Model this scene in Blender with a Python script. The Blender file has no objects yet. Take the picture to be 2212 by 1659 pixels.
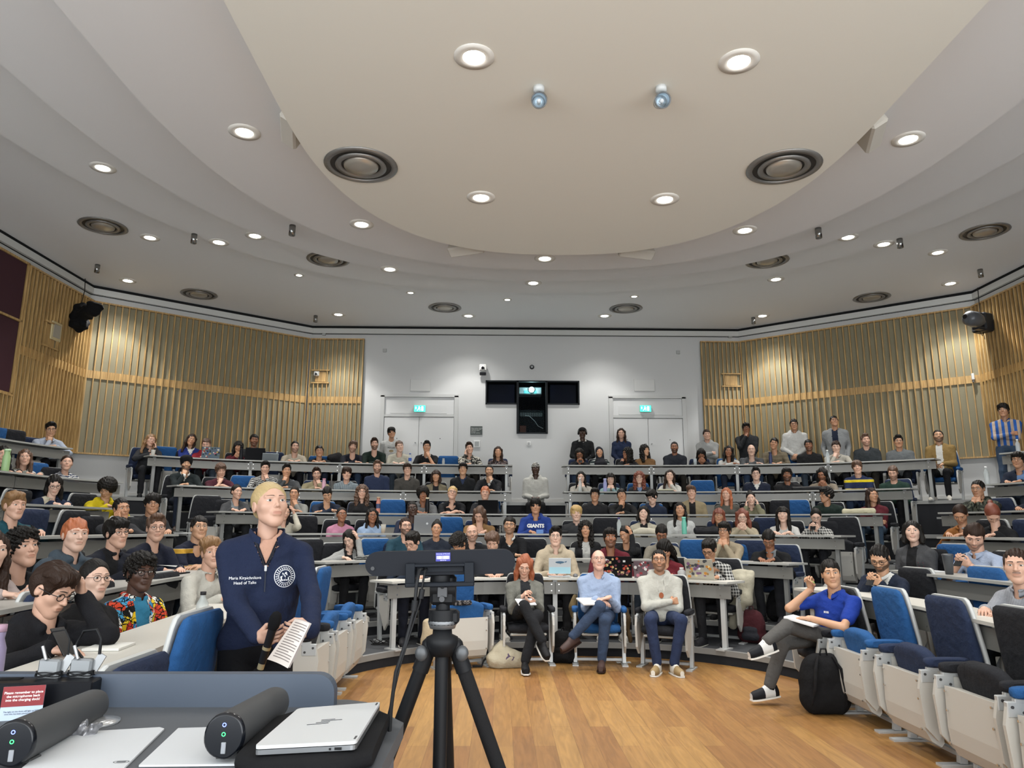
import bpy, math, random
import numpy as np
from mathutils import Vector, Matrix, Euler
random.seed(7); rng = np.random.RandomState(5)
COL = bpy.context.scene.collection
SC = bpy.context.scene
pi = math.pi
# ---------------------------------------------------------------- camera
CAM = np.array([-.69, 0, 1.48]); FPX = 1560.; PITCH = math.radians(11.3); YAW = math.radians(.86); ROLL = math.radians(.2)
_cy, _sy, _cp, _sp = math.cos(YAW), math.sin(YAW), math.cos(PITCH), math.sin(PITCH)
FW = np.array([_sy*_cp, _cy*_cp, _sp]); _r = np.array([_cy, -_sy, 0.]); _u = np.cross(_r, FW)
RT = _r*math.cos(ROLL)+_u*math.sin(ROLL); UP = _u*math.cos(ROLL)-_r*math.sin(ROLL)
cam = bpy.data.objects.new('camera', bpy.data.cameras.new('camera')); COL.objects.link(cam)
cam.matrix_world = Matrix(((RT[0], UP[0], -FW[0], CAM[0]), (RT[1], UP[1], -FW[1], CAM[1]), (RT[2], UP[2], -FW[2], CAM[2]), (0, 0, 0, 1)))
cam.data.sensor_width = 36; cam.data.lens = FPX/2212*36; cam.data.clip_start = .05; cam.data.clip_end = 100
SC.camera = cam
def ray(x, y):
    d = FW*FPX+RT*(x-1106)+UP*(829.5-y); return d/np.linalg.norm(d)
def atz(x, y, z):
    d = ray(x, y); return CAM+d*((z-CAM[2])/d[2])
def aty(x, y, Y):
    d = ray(x, y); return CAM+d*((Y-CAM[1])/d[1])
def atx(x, y, X):
    d = ray(x, y); return CAM+d*((X-CAM[0])/d[0])
# ---------------------------------------------------------------- world, exposure
w = bpy.data.worlds.new('world'); SC.world = w; w.use_nodes = True
w.node_tree.nodes['Background'].inputs[0].default_value = (.93, .97, 1, 1); w.node_tree.nodes['Background'].inputs[1].default_value = 2.9
SC.view_settings.view_transform = 'Standard'; SC.view_settings.look = 'None'; SC.view_settings.gamma = 1
SC.view_settings.use_curve_mapping = False; SC.view_settings.exposure = .68
DOWN_W = 78      # watts of one ceiling downlight
# ---------------------------------------------------------------- materials
def lin(c):
    if isinstance(c, str):
        c = NAMES.get(c, c); c = c.lstrip('#'); c = [int(c[i:i+2], 16)/255 for i in (0, 2, 4)]
        return tuple(v/12.92 if v <= .04045 else ((v+.055)/1.055)**2.4 for v in c)
    return tuple(c)
NAMES = dict(white='d9d8d2', offwhite='cfccc2', cream='c9c0a8', black='1b1b1d', char='2b2b2e', dgrey='3c3d40', grey='6d6e70', lgrey='a3a5a6',
 navy='1c2338', blue='26406e', royal='1f3ea0', teal='20505c', lblue='a9b8d0', sky='86a9cf', denim='3a4a63', ldenim='66788c', maroon='5a1c26',
 red='8f2028', pink='d08fae', green='1d3a30', olive='4a4a35', khaki='8b8266', tan='a8875a', brown='4b382c', beige='b5a68a', sand='c2b28e',
 orange='a5602c', yellow='d8c11c', purple='4a3a6a', camo='4b4f45')
MATS = {}; FABK = .72
class NT:
    def __init__(s, m): s.m = m; m.use_nodes = True; s.t = m.node_tree; s.n = s.t.nodes; s.b = s.n['Principled BSDF']
    def add(s, k, **kw):
        n = s.n.new(k)
        for a, v in kw.items(): setattr(n, a, v)
        return n
    def l(s, a, b): s.t.links.new(a, b)
def mat(col, rough=.6, metal=0, emit=0, bump=0, bscale=200, alpha=1, trans=0, name=None, coat=0):
    key = (str(col), rough, metal, emit, bump, bscale, alpha, trans, coat)
    if key in MATS: return MATS[key]
    m = bpy.data.materials.new(name or 'material'); N = NT(m); b = N.b; c = lin(col)+(1,)
    b.inputs['Base Color'].default_value = c; b.inputs['Roughness'].default_value = rough; b.inputs['Metallic'].default_value = metal
    if max(c[:3]) < .035 and rough > .3 and not metal > .6: b.inputs['Specular IOR Level'].default_value = .18
    if emit: b.inputs['Emission Color'].default_value = c; b.inputs['Emission Strength'].default_value = emit
    if alpha < 1: b.inputs['Alpha'].default_value = alpha
    if trans: b.inputs['Transmission Weight'].default_value = trans
    if coat: b.inputs['Coat Weight'].default_value = coat
    if bump:
        t = N.add('ShaderNodeTexCoord'); n = N.add('ShaderNodeTexNoise'); n.inputs['Scale'].default_value = bscale; n.inputs['Detail'].default_value = 3
        u = N.add('ShaderNodeBump'); u.inputs['Strength'].default_value = bump; u.inputs['Distance'].default_value = .01
        N.l(t.outputs['Object'], n.inputs['Vector']); N.l(n.outputs['Fac'], u.inputs['Height']); N.l(u.outputs[0], b.inputs['Normal'])
    MATS[key] = m; return m
def fabric(col, pat='', c2='white', c3='black'):
    """cloth: plain, h(orizontal stripes), w(avy stripes), v(ertical), p(laid), f(loral), c(amouflage), k(colourful doodles), t(weed)"""
    key = ('fab', str(col), pat, str(c2), str(c3))
    if key in MATS: return MATS[key]
    m = bpy.data.materials.new('cloth'); N = NT(m); b = N.b; b.inputs['Roughness'].default_value = .9
    b.inputs['Sheen Weight'].default_value = .0; b.inputs['Specular IOR Level'].default_value = .25
    tc = N.add('ShaderNodeTexCoord'); nz = N.add('ShaderNodeTexNoise'); nz.inputs['Scale'].default_value = 260; nz.inputs['Detail'].default_value = 2
    N.l(tc.outputs['Object'], nz.inputs['Vector'])
    n2 = N.add('ShaderNodeTexNoise'); n2.inputs['Scale'].default_value = 14; n2.inputs['Detail'].default_value = 4; n2.inputs['Roughness'].default_value = .5
    N.l(tc.outputs['Object'], n2.inputs['Vector'])
    ad = N.add('ShaderNodeMath', operation='MULTIPLY_ADD'); ad.inputs[1].default_value = .12
    N.l(nz.outputs['Fac'], ad.inputs[0]); N.l(n2.outputs['Fac'], ad.inputs[2])
    bp = N.add('ShaderNodeBump'); bp.inputs['Strength'].default_value = .55; bp.inputs['Distance'].default_value = .035
    N.l(ad.outputs[0], bp.inputs['Height']); N.l(bp.outputs[0], b.inputs['Normal'])
    def mix(fac, a, bb):
        x = N.add('ShaderNodeMix', data_type='RGBA'); N.l(fac, x.inputs[0])
        for s, v in ((6, a), (7, bb)):
            if isinstance(v, (tuple, str)): x.inputs[s].default_value = lin(v)+(1,)
            else: N.l(v, x.inputs[s])
        return x.outputs[2]
    def sep():
        s = N.add('ShaderNodeSeparateXYZ'); N.l(tc.outputs['Object'], s.inputs[0]); return s
    def mth(op, a, bv):
        q = N.add('ShaderNodeMath', operation=op)
        for i, v in enumerate((a, bv)):
            if isinstance(v, (int, float)): q.inputs[i].default_value = v
            else: N.l(v, q.inputs[i])
        return q.outputs[0]
    def stripe(o, period, duty, ph=0):
        return mth('LESS_THAN', mth('FRACT', mth('ADD', mth('MULTIPLY', o, 1/period), 50+ph), 0), duty)
    out = None; s = sep() if pat else None
    col, c2, c3 = [tuple(v*FABK for v in lin(c)) for c in (col, c2, c3)]
    if pat == 'h': out = mix(stripe(s.outputs[2], .075, .3), col, c2)
    elif pat == 'H': out = mix(stripe(s.outputs[2], .16, .28, .3), mix(stripe(s.outputs[2], .16, .09, .1), col, 'white'), c2)
    elif pat == 'w':
        o = mth('ADD', s.outputs[2], mth('MULTIPLY', n2.outputs['Fac'], .06)); out = mix(stripe(o, .028, .42), col, c2)
    elif pat == 'v': out = mix(stripe(s.outputs[0], .09, .5), col, c2)
    elif pat == 's': out = mix(stripe(mth('ADD', s.outputs[0], s.outputs[1]), .012, .4), col, c2)
    elif pat == 'p':
        a = stripe(s.outputs[2], .036, .5); q = stripe(mth('ADD', s.outputs[0], mth('MULTIPLY', s.outputs[1], .6)), .036, .5)
        out = mix(mth('MULTIPLY', mth('ADD', a, q), .5), col, c2)
    elif pat and pat in 'fck':
        v = N.add('ShaderNodeTexVoronoi'); v.inputs['Scale'].default_value = dict(f=55, c=28, k=22)[pat]
        nn = N.add('ShaderNodeTexNoise'); nn.inputs['Scale'].default_value = 9; nn.inputs['Detail'].default_value = 3
        N.l(tc.outputs['Object'], nn.inputs['Vector'])
        vm = N.add('ShaderNodeVectorMath', operation='MULTIPLY_ADD'); vm.inputs[1].default_value = (.12,)*3
        N.l(nn.outputs['Color'], vm.inputs[0]); N.l(tc.outputs['Object'], vm.inputs[2]); N.l(vm.outputs[0], v.inputs['Vector'])
        if pat == 'k':
            sp = N.add('ShaderNodeSeparateColor'); N.l(v.outputs['Color'], sp.inputs[0])
            r = N.add('ShaderNodeValToRGB'); r.color_ramp.interpolation = 'CONSTANT'; e = r.color_ramp.elements
            cs = ['c03a28', 'd9b41e', '3a86b8', 'e4e0d8', 'c8462c', '161616', '4a9cc4', 'dcbc2a']
            e[0].color = lin(cs[0])+(1,); e[1].position = .13; e[1].color = lin(cs[1])+(1,)
            for i in range(2, 8): x = e.new(i/8); x.color = lin(cs[i])+(1,)
            N.l(sp.outputs[0], r.inputs[0])
            v2 = N.add('ShaderNodeTexVoronoi', feature='DISTANCE_TO_EDGE'); v2.inputs['Scale'].default_value = 30; N.l(vm.outputs[0], v2.inputs['Vector'])
            out = mix(mth('LESS_THAN', v2.outputs['Distance'], .07), r.outputs[0], '101010')
        else:
            sp = N.add('ShaderNodeSeparateColor'); N.l(v.outputs['Color'], sp.inputs[0])
            out = mix(mth('LESS_THAN', sp.outputs[0], .4), mix(mth('LESS_THAN', sp.outputs[0], .7), col, c3), c2)
    elif pat == 't': out = mix(stripe(mth('ADD', s.outputs[0], s.outputs[2]), .01, .5), col, c2)
    if out is None: b.inputs['Base Color'].default_value = lin(col)+(1,)
    else: N.l(out, b.inputs['Base Color'])
    MATS[key] = m; return m
# ---------------------------------------------------------------- mesh helpers
def mesh_obj(name, V, Fq, mats, parent=None, midx=None, smooth=True, loc=None):
    me = bpy.data.meshes.new(name); V = np.asarray(V, dtype=np.float32)
    if isinstance(Fq, np.ndarray):
        n = len(Fq); w_ = Fq.shape[1]
        me.vertices.add(len(V)); me.vertices.foreach_set('co', V.ravel()); me.loops.add(n*w_); me.polygons.add(n)
        me.polygons.foreach_set('loop_start', np.arange(0, n*w_, w_, dtype=np.int32)); me.loops.foreach_set('vertex_index', Fq.astype(np.int32).ravel())
        me.update(calc_edges=True)
    else:
        me.from_pydata([tuple(map(float, v)) for v in V], [], [list(map(int, f)) for f in Fq]); n = len(me.polygons)
    for m in (mats if isinstance(mats, (list, tuple)) else [mats]): me.materials.append(m)
    if midx is not None: me.polygons.foreach_set('material_index', np.asarray(midx, dtype=np.int32))
    sm = np.full(n, smooth) if isinstance(smooth, bool) else np.asarray(smooth)
    me.polygons.foreach_set('use_smooth', sm)
    me.validate(); me.update()
    o = bpy.data.objects.new(name, me); COL.objects.link(o)
    if parent is not None: o.parent = parent
    if loc is not None: o.location = loc
    return o
class MB:
    """collects boxes, tubes, lathes and sheets into one mesh"""
    def __init__(s): s.V = []; s.F = []; s.M = []; s.S = []; s.n = 0
    def add(s, V, F, m=0, smooth=False, X=None):
        V = np.asarray(V, float)
        if X is not None: V = V@np.asarray(X)[:3, :3].T+np.asarray(X)[:3, 3]
        s.V.append(V); s.F += [[i+s.n for i in f] for f in F]; s.M += [m]*len(F); s.S += [smooth]*len(F); s.n += len(V); return s
    def box(s, c, d, m=0, X=None, bev=0):
        x, y, z = np.array(d)/2.; c = np.array(c, float)
        if bev:
            V = []
            for sx in (-1, 1):
                for sy in (-1, 1):
                    for sz in (-1, 1):
                        V += [(sx*(x-bev), sy*(y-bev), sz*z), (sx*(x-bev), sy*y, sz*(z-bev)), (sx*x, sy*(y-bev), sz*(z-bev))]
            V = np.array(V)+c; ix = lambda a, b_, d_, k: ((a > 0)*4+(b_ > 0)*2+(d_ > 0))*3+k
            F = []
            for g in (-1, 1):
                F.append([ix(-1, -1, g, 0), ix(1, -1, g, 0), ix(1, 1, g, 0), ix(-1, 1, g, 0)][::g])
                F.append([ix(-1, g, -1, 1), ix(1, g, -1, 1), ix(1, g, 1, 1), ix(-1, g, 1, 1)][::-g])
                F.append([ix(g, -1, -1, 2), ix(g, 1, -1, 2), ix(g, 1, 1, 2), ix(g, -1, 1, 2)][::g])
                for h in (-1, 1):
                    F.append([ix(g, h, -1, 1), ix(g, h, -1, 2), ix(g, h, 1, 2), ix(g, h, 1, 1)][::g*h])
                    F.append([ix(g, -1, h, 2), ix(g, -1, h, 0), ix(g, 1, h, 0), ix(g, 1, h, 2)][::g*h])
                    F.append([ix(-1, g, h, 0), ix(-1, g, h, 1), ix(1, g, h, 1), ix(1, g, h, 0)][::g*h])
                    for e in (-1, 1): F.append([ix(g, h, e, 0), ix(g, h, e, 1), ix(g, h, e, 2)][::g*h*e])
            return s.add(V, F, m, False, X)
        V = np.array([(a*x, b_*y, d_*z) for a in (-1, 1) for b_ in (-1, 1) for d_ in (-1, 1)])+c
        return s.add(V, [(0, 1, 3, 2), (4, 6, 7, 5), (0, 4, 5, 1), (2, 3, 7, 6), (0, 2, 6, 4), (1, 5, 7, 3)], m, False, X)
    def tube(s, P, r, n=8, m=0, X=None, cap=True, smooth=True, sx=1, ref=(0, 0, 1)):
        P = np.array(P, float); k = len(P); r = np.broadcast_to(np.array(r, float), (k,)); V = []
        for i in range(k):
            t = P[min(i+1, k-1)]-P[max(i-1, 0)]; t = t/(np.linalg.norm(t)+1e-9)
            a = np.cross(t, ref)
            if np.linalg.norm(a) < .05: a = np.cross(t, (1, 0.01, 0))
            a /= np.linalg.norm(a); b_ = np.cross(a, t)
            for j in range(n):
                an = 2*pi*j/n; V.append(P[i]+r[i]*(math.cos(an)*a*sx+math.sin(an)*b_))
        F = [(i*n+j, i*n+(j+1) % n, (i+1)*n+(j+1) % n, (i+1)*n+j) for i in range(k-1) for j in range(n)]
        s.add(V, F, m, smooth, X)
        if cap: s.add(V[:n], [list(range(n))[::-1]], m, False, X); s.add(V[-n:], [list(range(n))], m, False, X)
        return s
    def lathe(s, prof, n=24, m=0, X=None, smooth=True, c=(0, 0, 0)):
        V = []
        for (r, z) in prof:
            for j in range(n): V.append((c[0]+r*math.cos(2*pi*j/n), c[1]+r*math.sin(2*pi*j/n), c[2]+z))
        k = len(prof); F = [(i*n+j, i*n+(j+1) % n, (i+1)*n+(j+1) % n, (i+1)*n+j) for i in range(k-1) for j in range(n)]
        return s.add(V, F, m, smooth, X)
    def disc(s, c, r, n=24, m=0, X=None, down=False):
        V = [(c[0]+r*math.cos(2*pi*j/n), c[1]+r*math.sin(2*pi*j/n), c[2]) for j in range(n)]
        return s.add(V, [list(range(n))[::-1] if down else list(range(n))], m, False, X)
    def prism(s, poly, z0, z1, m=0, X=None, smooth=False):
        n = len(poly); V = [(p[0], p[1], z0) for p in poly]+[(p[0], p[1], z1) for p in poly]
        s.add(V, [list(range(n))[::-1], list(range(n, 2*n))], m, False, X)
        return s.add(V, [(i, (i+1) % n, n+(i+1) % n, n+i) for i in range(n)], m, smooth, X)
    def grid(s, V, nu, nv, m=0, smooth=True, X=None, close=False):
        F = [(i*nv+j, i*nv+(j+1) % nv, (i+1)*nv+(j+1) % nv, (i+1)*nv+j) for i in range(nu-1) for j in range(nv if close else nv-1)]
        return s.add(V, F, m, smooth, X)
    def ball(s, c, r, n=12, m=0, X=None):
        r = np.broadcast_to(np.array(r, float), (3,)); V = []
        for i in range(n//2+1):
            a = pi*i/(n//2)
            for j in range(n): V.append((c[0]+r[0]*math.sin(a)*math.cos(2*pi*j/n), c[1]+r[1]*math.sin(a)*math.sin(2*pi*j/n), c[2]-r[2]*math.cos(a)))
        return s.grid(V, n//2+1, n, m, True, X, True)
    def build(s, name, mats, parent=None, loc=None):
        return mesh_obj(name, np.vstack(s.V), s.F, mats, parent, s.M, s.S, loc)
def M4(loc=(0, 0, 0), rz=0, rx=0, ry=0, sc=1):
    return np.array(Matrix.Translation(loc)@Euler((rx, ry, rz), 'XYZ').to_matrix().to_4x4()@Matrix.Scale(sc, 4))
def tag(o, label, cat=None, group=None, kind=None):
    if label: o['label'] = label
    if cat: o['category'] = cat
    if group: o['group'] = group
    if kind: o['kind'] = kind
    return o
def thing(name, label, cat, loc=(0, 0, 0), rz=0, group=None, rot=None):
    o = bpy.data.objects.new(name, None); COL.objects.link(o); o.location = loc; o.rotation_euler = rot or (0, 0, rz); o.empty_display_size = .05
    return tag(o, label, cat, group)
def copy_tree(o, parent=None):
    c = o.copy(); COL.objects.link(c); c.parent = parent
    for ch in o.children: copy_tree(ch, c)
    return c
def text_obj(name, s, size, m, parent, X, align='CENTER', depth=.0006, sp=1.0, bold=0.0):
    cu = bpy.data.curves.new(name, 'FONT'); cu.body = s; cu.size = size; cu.align_x = align; cu.align_y = 'CENTER'; cu.extrude = depth; cu.space_line = sp
    cu.offset = bold; cu.resolution_u = 3
    t = bpy.data.objects.new(name, cu); COL.objects.link(t)
    bpy.context.view_layer.update()
    me = bpy.data.meshes.new_from_object(t.evaluated_get(bpy.context.evaluated_depsgraph_get()))
    bpy.data.objects.remove(t); bpy.data.curves.remove(cu); me.materials.clear(); me.materials.append(m)
    o = bpy.data.objects.new(name, me); COL.objects.link(o); o.parent = parent; o.matrix_local = Matrix(X); return o
# ---------------------------------------------------------------- implicit surfaces
class Field:
    def __init__(s, lo, hi, h):
        s.h = h; s.lo = np.array(lo, float); s.n = np.ceil((np.array(hi)-s.lo)/h).astype(int)+1
        s.p = np.full(s.n, 1., dtype=np.float32); s.ax = [s.lo[i]+h*np.arange(s.n[i]) for i in range(3)]
    def sub(s, lo, hi, pad):
        a = [max(0, int((lo[i]-pad-s.lo[i])/s.h)) for i in range(3)]; b = [min(s.n[i], int((hi[i]+pad-s.lo[i])/s.h)+2) for i in range(3)]
        if any(b[i] <= a[i] for i in range(3)): return None
        sl = tuple(slice(a[i], b[i]) for i in range(3)); return sl, s.ax[0][sl[0]][:, None, None], s.ax[1][sl[1]][None, :, None], s.ax[2][sl[2]][None, None, :]
    def put(s, sl, d, k, neg=False):
        q = s.p[sl]
        if neg:
            d = -d; hh = np.maximum(k-np.abs(q-d), 0)/k if k else 0; s.p[sl] = np.maximum(q, d)+hh*hh*k/4
        else:
            hh = np.maximum(k-np.abs(q-d), 0)/k if k else 0; s.p[sl] = np.minimum(q, d)-hh*hh*k/4
    def rc(s, a, b, r1, r2=None, k=.02, neg=False):
        r2 = r1 if r2 is None else r2; a = np.array(a, float); b = np.array(b, float); R = max(r1, r2)
        q = s.sub(np.minimum(a, b)-R, np.maximum(a, b)+R, k+2*s.h)
        if q is None: return s
        sl, x, y, z = q; d = b-a; L = d@d+1e-12
        t = np.clip(((x-a[0])*d[0]+(y-a[1])*d[1]+(z-a[2])*d[2])/L, 0, 1)
        D = np.sqrt((x-a[0]-t*d[0])**2+(y-a[1]-t*d[1])**2+(z-a[2]-t*d[2])**2)-(r1+(r2-r1)*t)
        s.put(sl, D, k, neg); return s
    def el(s, c, r, k=.02, neg=False, tilt=0):
        c = np.array(c, float); r = np.array(r, float); q = s.sub(c-r.max() if tilt else c-r, c+r.max() if tilt else c+r, k+2*s.h)
        if q is None: return s
        sl, x, y, z = q; X, Y, Z = x-c[0], y-c[1], z-c[2]
        if tilt: ct, st = math.cos(tilt), math.sin(tilt); Y, Z = Y*ct+Z*st, Z*ct-Y*st
        k0 = np.sqrt((X/r[0])**2+(Y/r[1])**2+(Z/r[2])**2); k1 = np.sqrt((X/r[0]**2)**2+(Y/r[1]**2)**2+(Z/r[2]**2)**2)+1e-9
        s.put(sl, k0*(k0-1)/k1, k, neg); return s
    def half(s, p, nrm, k=.01):      # keep the side the normal points away from
        x, y, z = s.ax[0][:, None, None], s.ax[1][None, :, None], s.ax[2][None, None, :]
        d = (x-p[0])*nrm[0]+(y-p[1])*nrm[1]+(z-p[2])*nrm[2]
        hh = np.maximum(k-np.abs(s.p-d), 0)/k; s.p = (np.maximum(s.p, d)+hh*hh*k/4).astype(np.float32); return s
    def noise(s, amp, f, seed=0, dirs=5, stretch=(1, 1, 1)):
        r = np.random.RandomState(seed); x, y, z = s.ax[0][:, None, None], s.ax[1][None, :, None], s.ax[2][None, None, :]
        m = np.abs(s.p) < (.05+amp*2); o = np.zeros(s.p.shape, dtype=np.float32)
        for i in range(dirs):
            d = r.normal(size=3); d = d/np.linalg.norm(d)*f*(.6+.8*r.rand())*np.array(stretch); o += np.sin(x*d[0]+y*d[1]+z*d[2]+r.rand()*6).astype(np.float32)
        s.p += np.where(m, o*(amp/dirs**.5), 0).astype(np.float32); return s
    def mesh(s):
        p = s.p.copy(); p[0] = p[-1] = 1; p[:, 0] = p[:, -1] = 1; p[:, :, 0] = p[:, :, -1] = 1
        ins = p < 0; c = ins[:-1, :-1, :-1].astype(np.int8)
        sh = [slice(None, -1), slice(1, None)]; tot = np.zeros(c.shape, np.int8)
        for a in (0, 1):
            for b in (0, 1):
                for d in (0, 1): tot += ins[sh[a], sh[b], sh[d]]
        act = (tot > 0) & (tot < 8); idx = np.full(act.shape, -1, np.int64); cells = np.argwhere(act); idx[act] = np.arange(len(cells))
        acc = np.zeros((len(cells), 3)); cnt = np.zeros(len(cells)); ci, cj, ck = cells.T
        cor = {(a, b, d): p[ci+a, cj+b, ck+d] for a in (0, 1) for b in (0, 1) for d in (0, 1)}
        for ax in range(3):
            for u in (0, 1):
                for v in (0, 1):
                    k0 = [0, 0, 0]; o = [i for i in range(3) if i != ax]; k0[o[0]] = u; k0[o[1]] = v; k1 = list(k0); k1[ax] = 1
                    A = cor[tuple(k0)]; B = cor[tuple(k1)]; m = (A < 0) != (B < 0); t = A[m]/(A[m]-B[m])
                    q = np.zeros((m.sum(), 3)); q[:, o[0]] = u; q[:, o[1]] = v; q[:, ax] = t; acc[m] += q; cnt[m] += 1
        V = s.lo+s.h*(cells+acc/cnt[:, None]); F = []
        for ax in range(3):
            o = [i for i in range(3) if i != ax]
            s0 = [slice(1, -1)]*3; s0[ax] = slice(0, -1); s1 = [slice(1, -1)]*3; s1[ax] = slice(1, None)
            a = ins[tuple(s0)]; b = ins[tuple(s1)]; e = np.argwhere(a != b); fl = a[a != b]
            if not len(e): continue
            e[:, o[0]] += 1; e[:, o[1]] += 1
            def g(du, dv):
                q = e.copy(); q[:, o[0]] -= du; q[:, o[1]] -= dv; return idx[q[:, 0], q[:, 1], q[:, 2]]
            Q = np.stack([g(1, 1), g(0, 1), g(0, 0), g(1, 0)], 1)
            if ax == 1: fl = ~fl
            Q[~fl] = Q[~fl][:, ::-1]; F.append(Q)
        F = np.vstack(F) if F else np.zeros((0, 4), int)
        return V, F
# ---------------------------------------------------------------- people: heads, hair, hands cached in their own space (face looks along +Y)
RES = {'n': (.0026, .0034, .0026, .0065), 'm': (.0048, .006, .0042, .012), 'f': (.0062, .0075, .0055, .016)}   # head, hair, hand, cloth
CACHE = {}
def head_field(sex, h):
    F = Field((-.105, -.13, -.15), (.105, .14, .135), h); fm = sex == 'f'
    F.el((0, -.014, .028), (.0745, .094, .09), 0); F.el((0, .02, .01), (.066, .07, .085), .02)
    F.el((0, .026, -.045), (.049 if fm else .054, .056, .058), .035)
    F.rc((0, .06, -.088), (0, .066, -.096), .017 if fm else .022, k=.035)
    for s in (-1, 1):
        F.rc((s*(.038 if fm else .043), .015, -.06), (s*.016, .058, -.09), .015 if fm else .018, k=.035)
        F.el((s*.040, .056, -.014), (.02, .018, .017), .03)                       # cheekbones
        F.el((s*.031, .098, .014), (.0175, .017, .0135), .012, neg=True)           # eye sockets
        F.el((s*.031, .0715, .013), (.0155, .0145, .0115), .004)                    # lids
        F.rc((s*.012, .088, .034), (s*.045, .074, .034), .0055 if fm else .0095, k=.014)  # brow ridge
        F.el((s*.0745, -.008, .0), (.009, .02, .031), .006, tilt=-.2); F.el((s*.086, -.003, .002), (.007, .010, .017), .004, neg=True, tilt=-.2)
    nr = .8 if fm else 1; F.rc((0, .083, .022), (0, .104-.003*fm, -.018+.002*fm), .0085*nr, .0105*nr, k=.012); F.el((0, .107-.004*fm, -.019+.002*fm), (.0105*nr, .0105*nr, .0095*nr), .008)
    for s in (-1, 1): F.el((s*.0125*nr, .096-.003*fm, -.022), (.0075*nr, .0085*nr, .007), .006); F.el((s*.0065, .104, -.0285), (.0035, .005, .003), .003, neg=True)
    F.el((0, .083, -.05), (.024, .017, .018), .014)
    F.rc((-.016, .091, -.0475), (.016, .091, -.0475), .0052, k=.006); F.rc((-.013, .091, -.0585), (.013, .091, -.0585), .0062, k=.006)
    F.rc((-.02, .1, -.0528), (.02, .1, -.0528), .0028, k=.004, neg=True)
    return F
def surf_y(F, x, z):
    i = np.clip(((x-F.lo[0])/F.h), 0, F.n[0]-2); k = np.clip((z-F.lo[2])/F.h, 0, F.n[2]-2); i0 = int(i); k0 = int(k)
    best = []
    for a in (0, 1):
        for b in (0, 1):
            col = F.p[i0+a, :, k0+b]; j = np.where(col < 0)[0]
            if not len(j): best.append(.05); continue
            j = j[-1]; j2 = min(j+1, len(col)-1); best.append(F.lo[1]+F.h*(j+col[j]/(col[j]-col[j2]+1e-9)))
    u, v = i-i0, k-k0; return best[0]*(1-u)*(1-v)+best[2]*u*(1-v)+best[1]*(1-u)*v+best[3]*u*v
def head_mesh(sex, q):
    """verts, quads, slots: 0 skin 1 lips 2 brows 3 eye white 4 iris 5 beard zone(candidate) 6 lid line"""
    key = ('head', sex, q)
    if key in CACHE: return CACHE[key]
    F = head_field(sex, RES[q][0]); V, Q = F.mesh(); c = V[Q].mean(1); sl = np.zeros(len(Q), int)
    x, y, z = c.T; ax_ = np.abs(x)
    beard = (y > .0) & (z < -.028-.022*np.clip((.05-ax_)/.05, 0, 1)*(y > .06)) & (z > -.14) & ~((ax_ < .021) & (z > -.063) & (z < -.044))
    beard |= (ax_ > .055) & (y > .005) & (y < .04) & (z < .01)
    mou = (ax_ < .024) & (z < -.034) & (z > -.046) & (y > .07); sl[beard] = 5; sl[mou] = 7
    Vs = [V]; Fs = [Q]; Ms = [sl]; n = len(V); Fh = head_field(sex, .0035)
    def patch(P, nu, nv, m):
        nonlocal n
        P = np.array(P); f = [(i*nv+j, (i+1)*nv+j, (i+1)*nv+j+1, i*nv+j+1) for i in range(nu-1) for j in range(nv-1)]
        f = np.array(f)+n; Vs.append(P); Fs.append(f); Ms.append(np.full(len(f), m)); n += len(P)
    for s in (-1, 1):
        def eye(u, v, top=.0066 if sex == 'f' else .0058, bot=.0052, off=0., W=.0155 if sex == 'f' else .0148):
            xx = s*.031+s*W*u; w_ = max(0, 1-u*u)**.7; zz = .0125+.0012*u+(top if v > 0 else bot)*w_*v; return xx, zz
        g = lambda xx, zz, o: (xx, .0706+math.sqrt(max(.0165**2-(xx-s*.031)**2*.85-(zz-.013)**2, 1e-5))-.0005+o, zz)
        nu, nv = (13, 7) if q == 'n' else (7, 4)
        patch([g(*eye(-1+2*i/(nu-1), -1+2*j/(nv-1)), .0004) for i in range(nu) for j in range(nv)][::1], nu, nv, 3)
        a = 10 if q == 'n' else 7
        patch([g(s*.031+r*math.cos(t)*1., .0128+min(r*math.sin(t), .0045), .0009) for t in np.linspace(0, 2*pi, a) for r in (.0001, .006)], a, 2, 4)
        patch([g(*eye(-1+2*i/8, 1+.22*j, .0058), .0013) for i in range(9) for j in (0, 1)], 9, 2, 6)
        patch([(lambda xx, zz: (xx, surf_y(Fh, xx, zz)+.0013, zz))(s*(.011+.036*i/8), .0335+.0045*math.sin(.4+2.1*i/8)+.0034*(2*j-1)*(1-.55*(i/8)**2)*(1. if sex == 'm' else .5)) for i in range(9) for j in (0, 1)], 9, 2, 2)
    for z0, h0, b in ((-.0485, .0048, 1), (-.0572, .0056, -1)):
        P = []; LW = .0205 if sex == 'm' else .0215
        for i in range(11):
            u = -1+.2*i; w_ = (1-u*u)**.6; top = z0+(h0*w_ if b > 0 else .0028*w_)-(.0015*math.exp(-(u*5)**2) if b > 0 else 0); bo = -.0528+.0004*b if b > 0 else z0-h0*w_*.7
            if b < 0: top = -.0533
            for j in range(4): zz = top+(bo-top)*j/3; P.append((LW*u, surf_y(Fh, LW*u, zz)+.0008, zz))
        patch(P, 11, 4, 1)
    r = (np.vstack(Vs), np.vstack(Fs), np.concatenate(Ms)); CACHE[key] = r; return r
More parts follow.
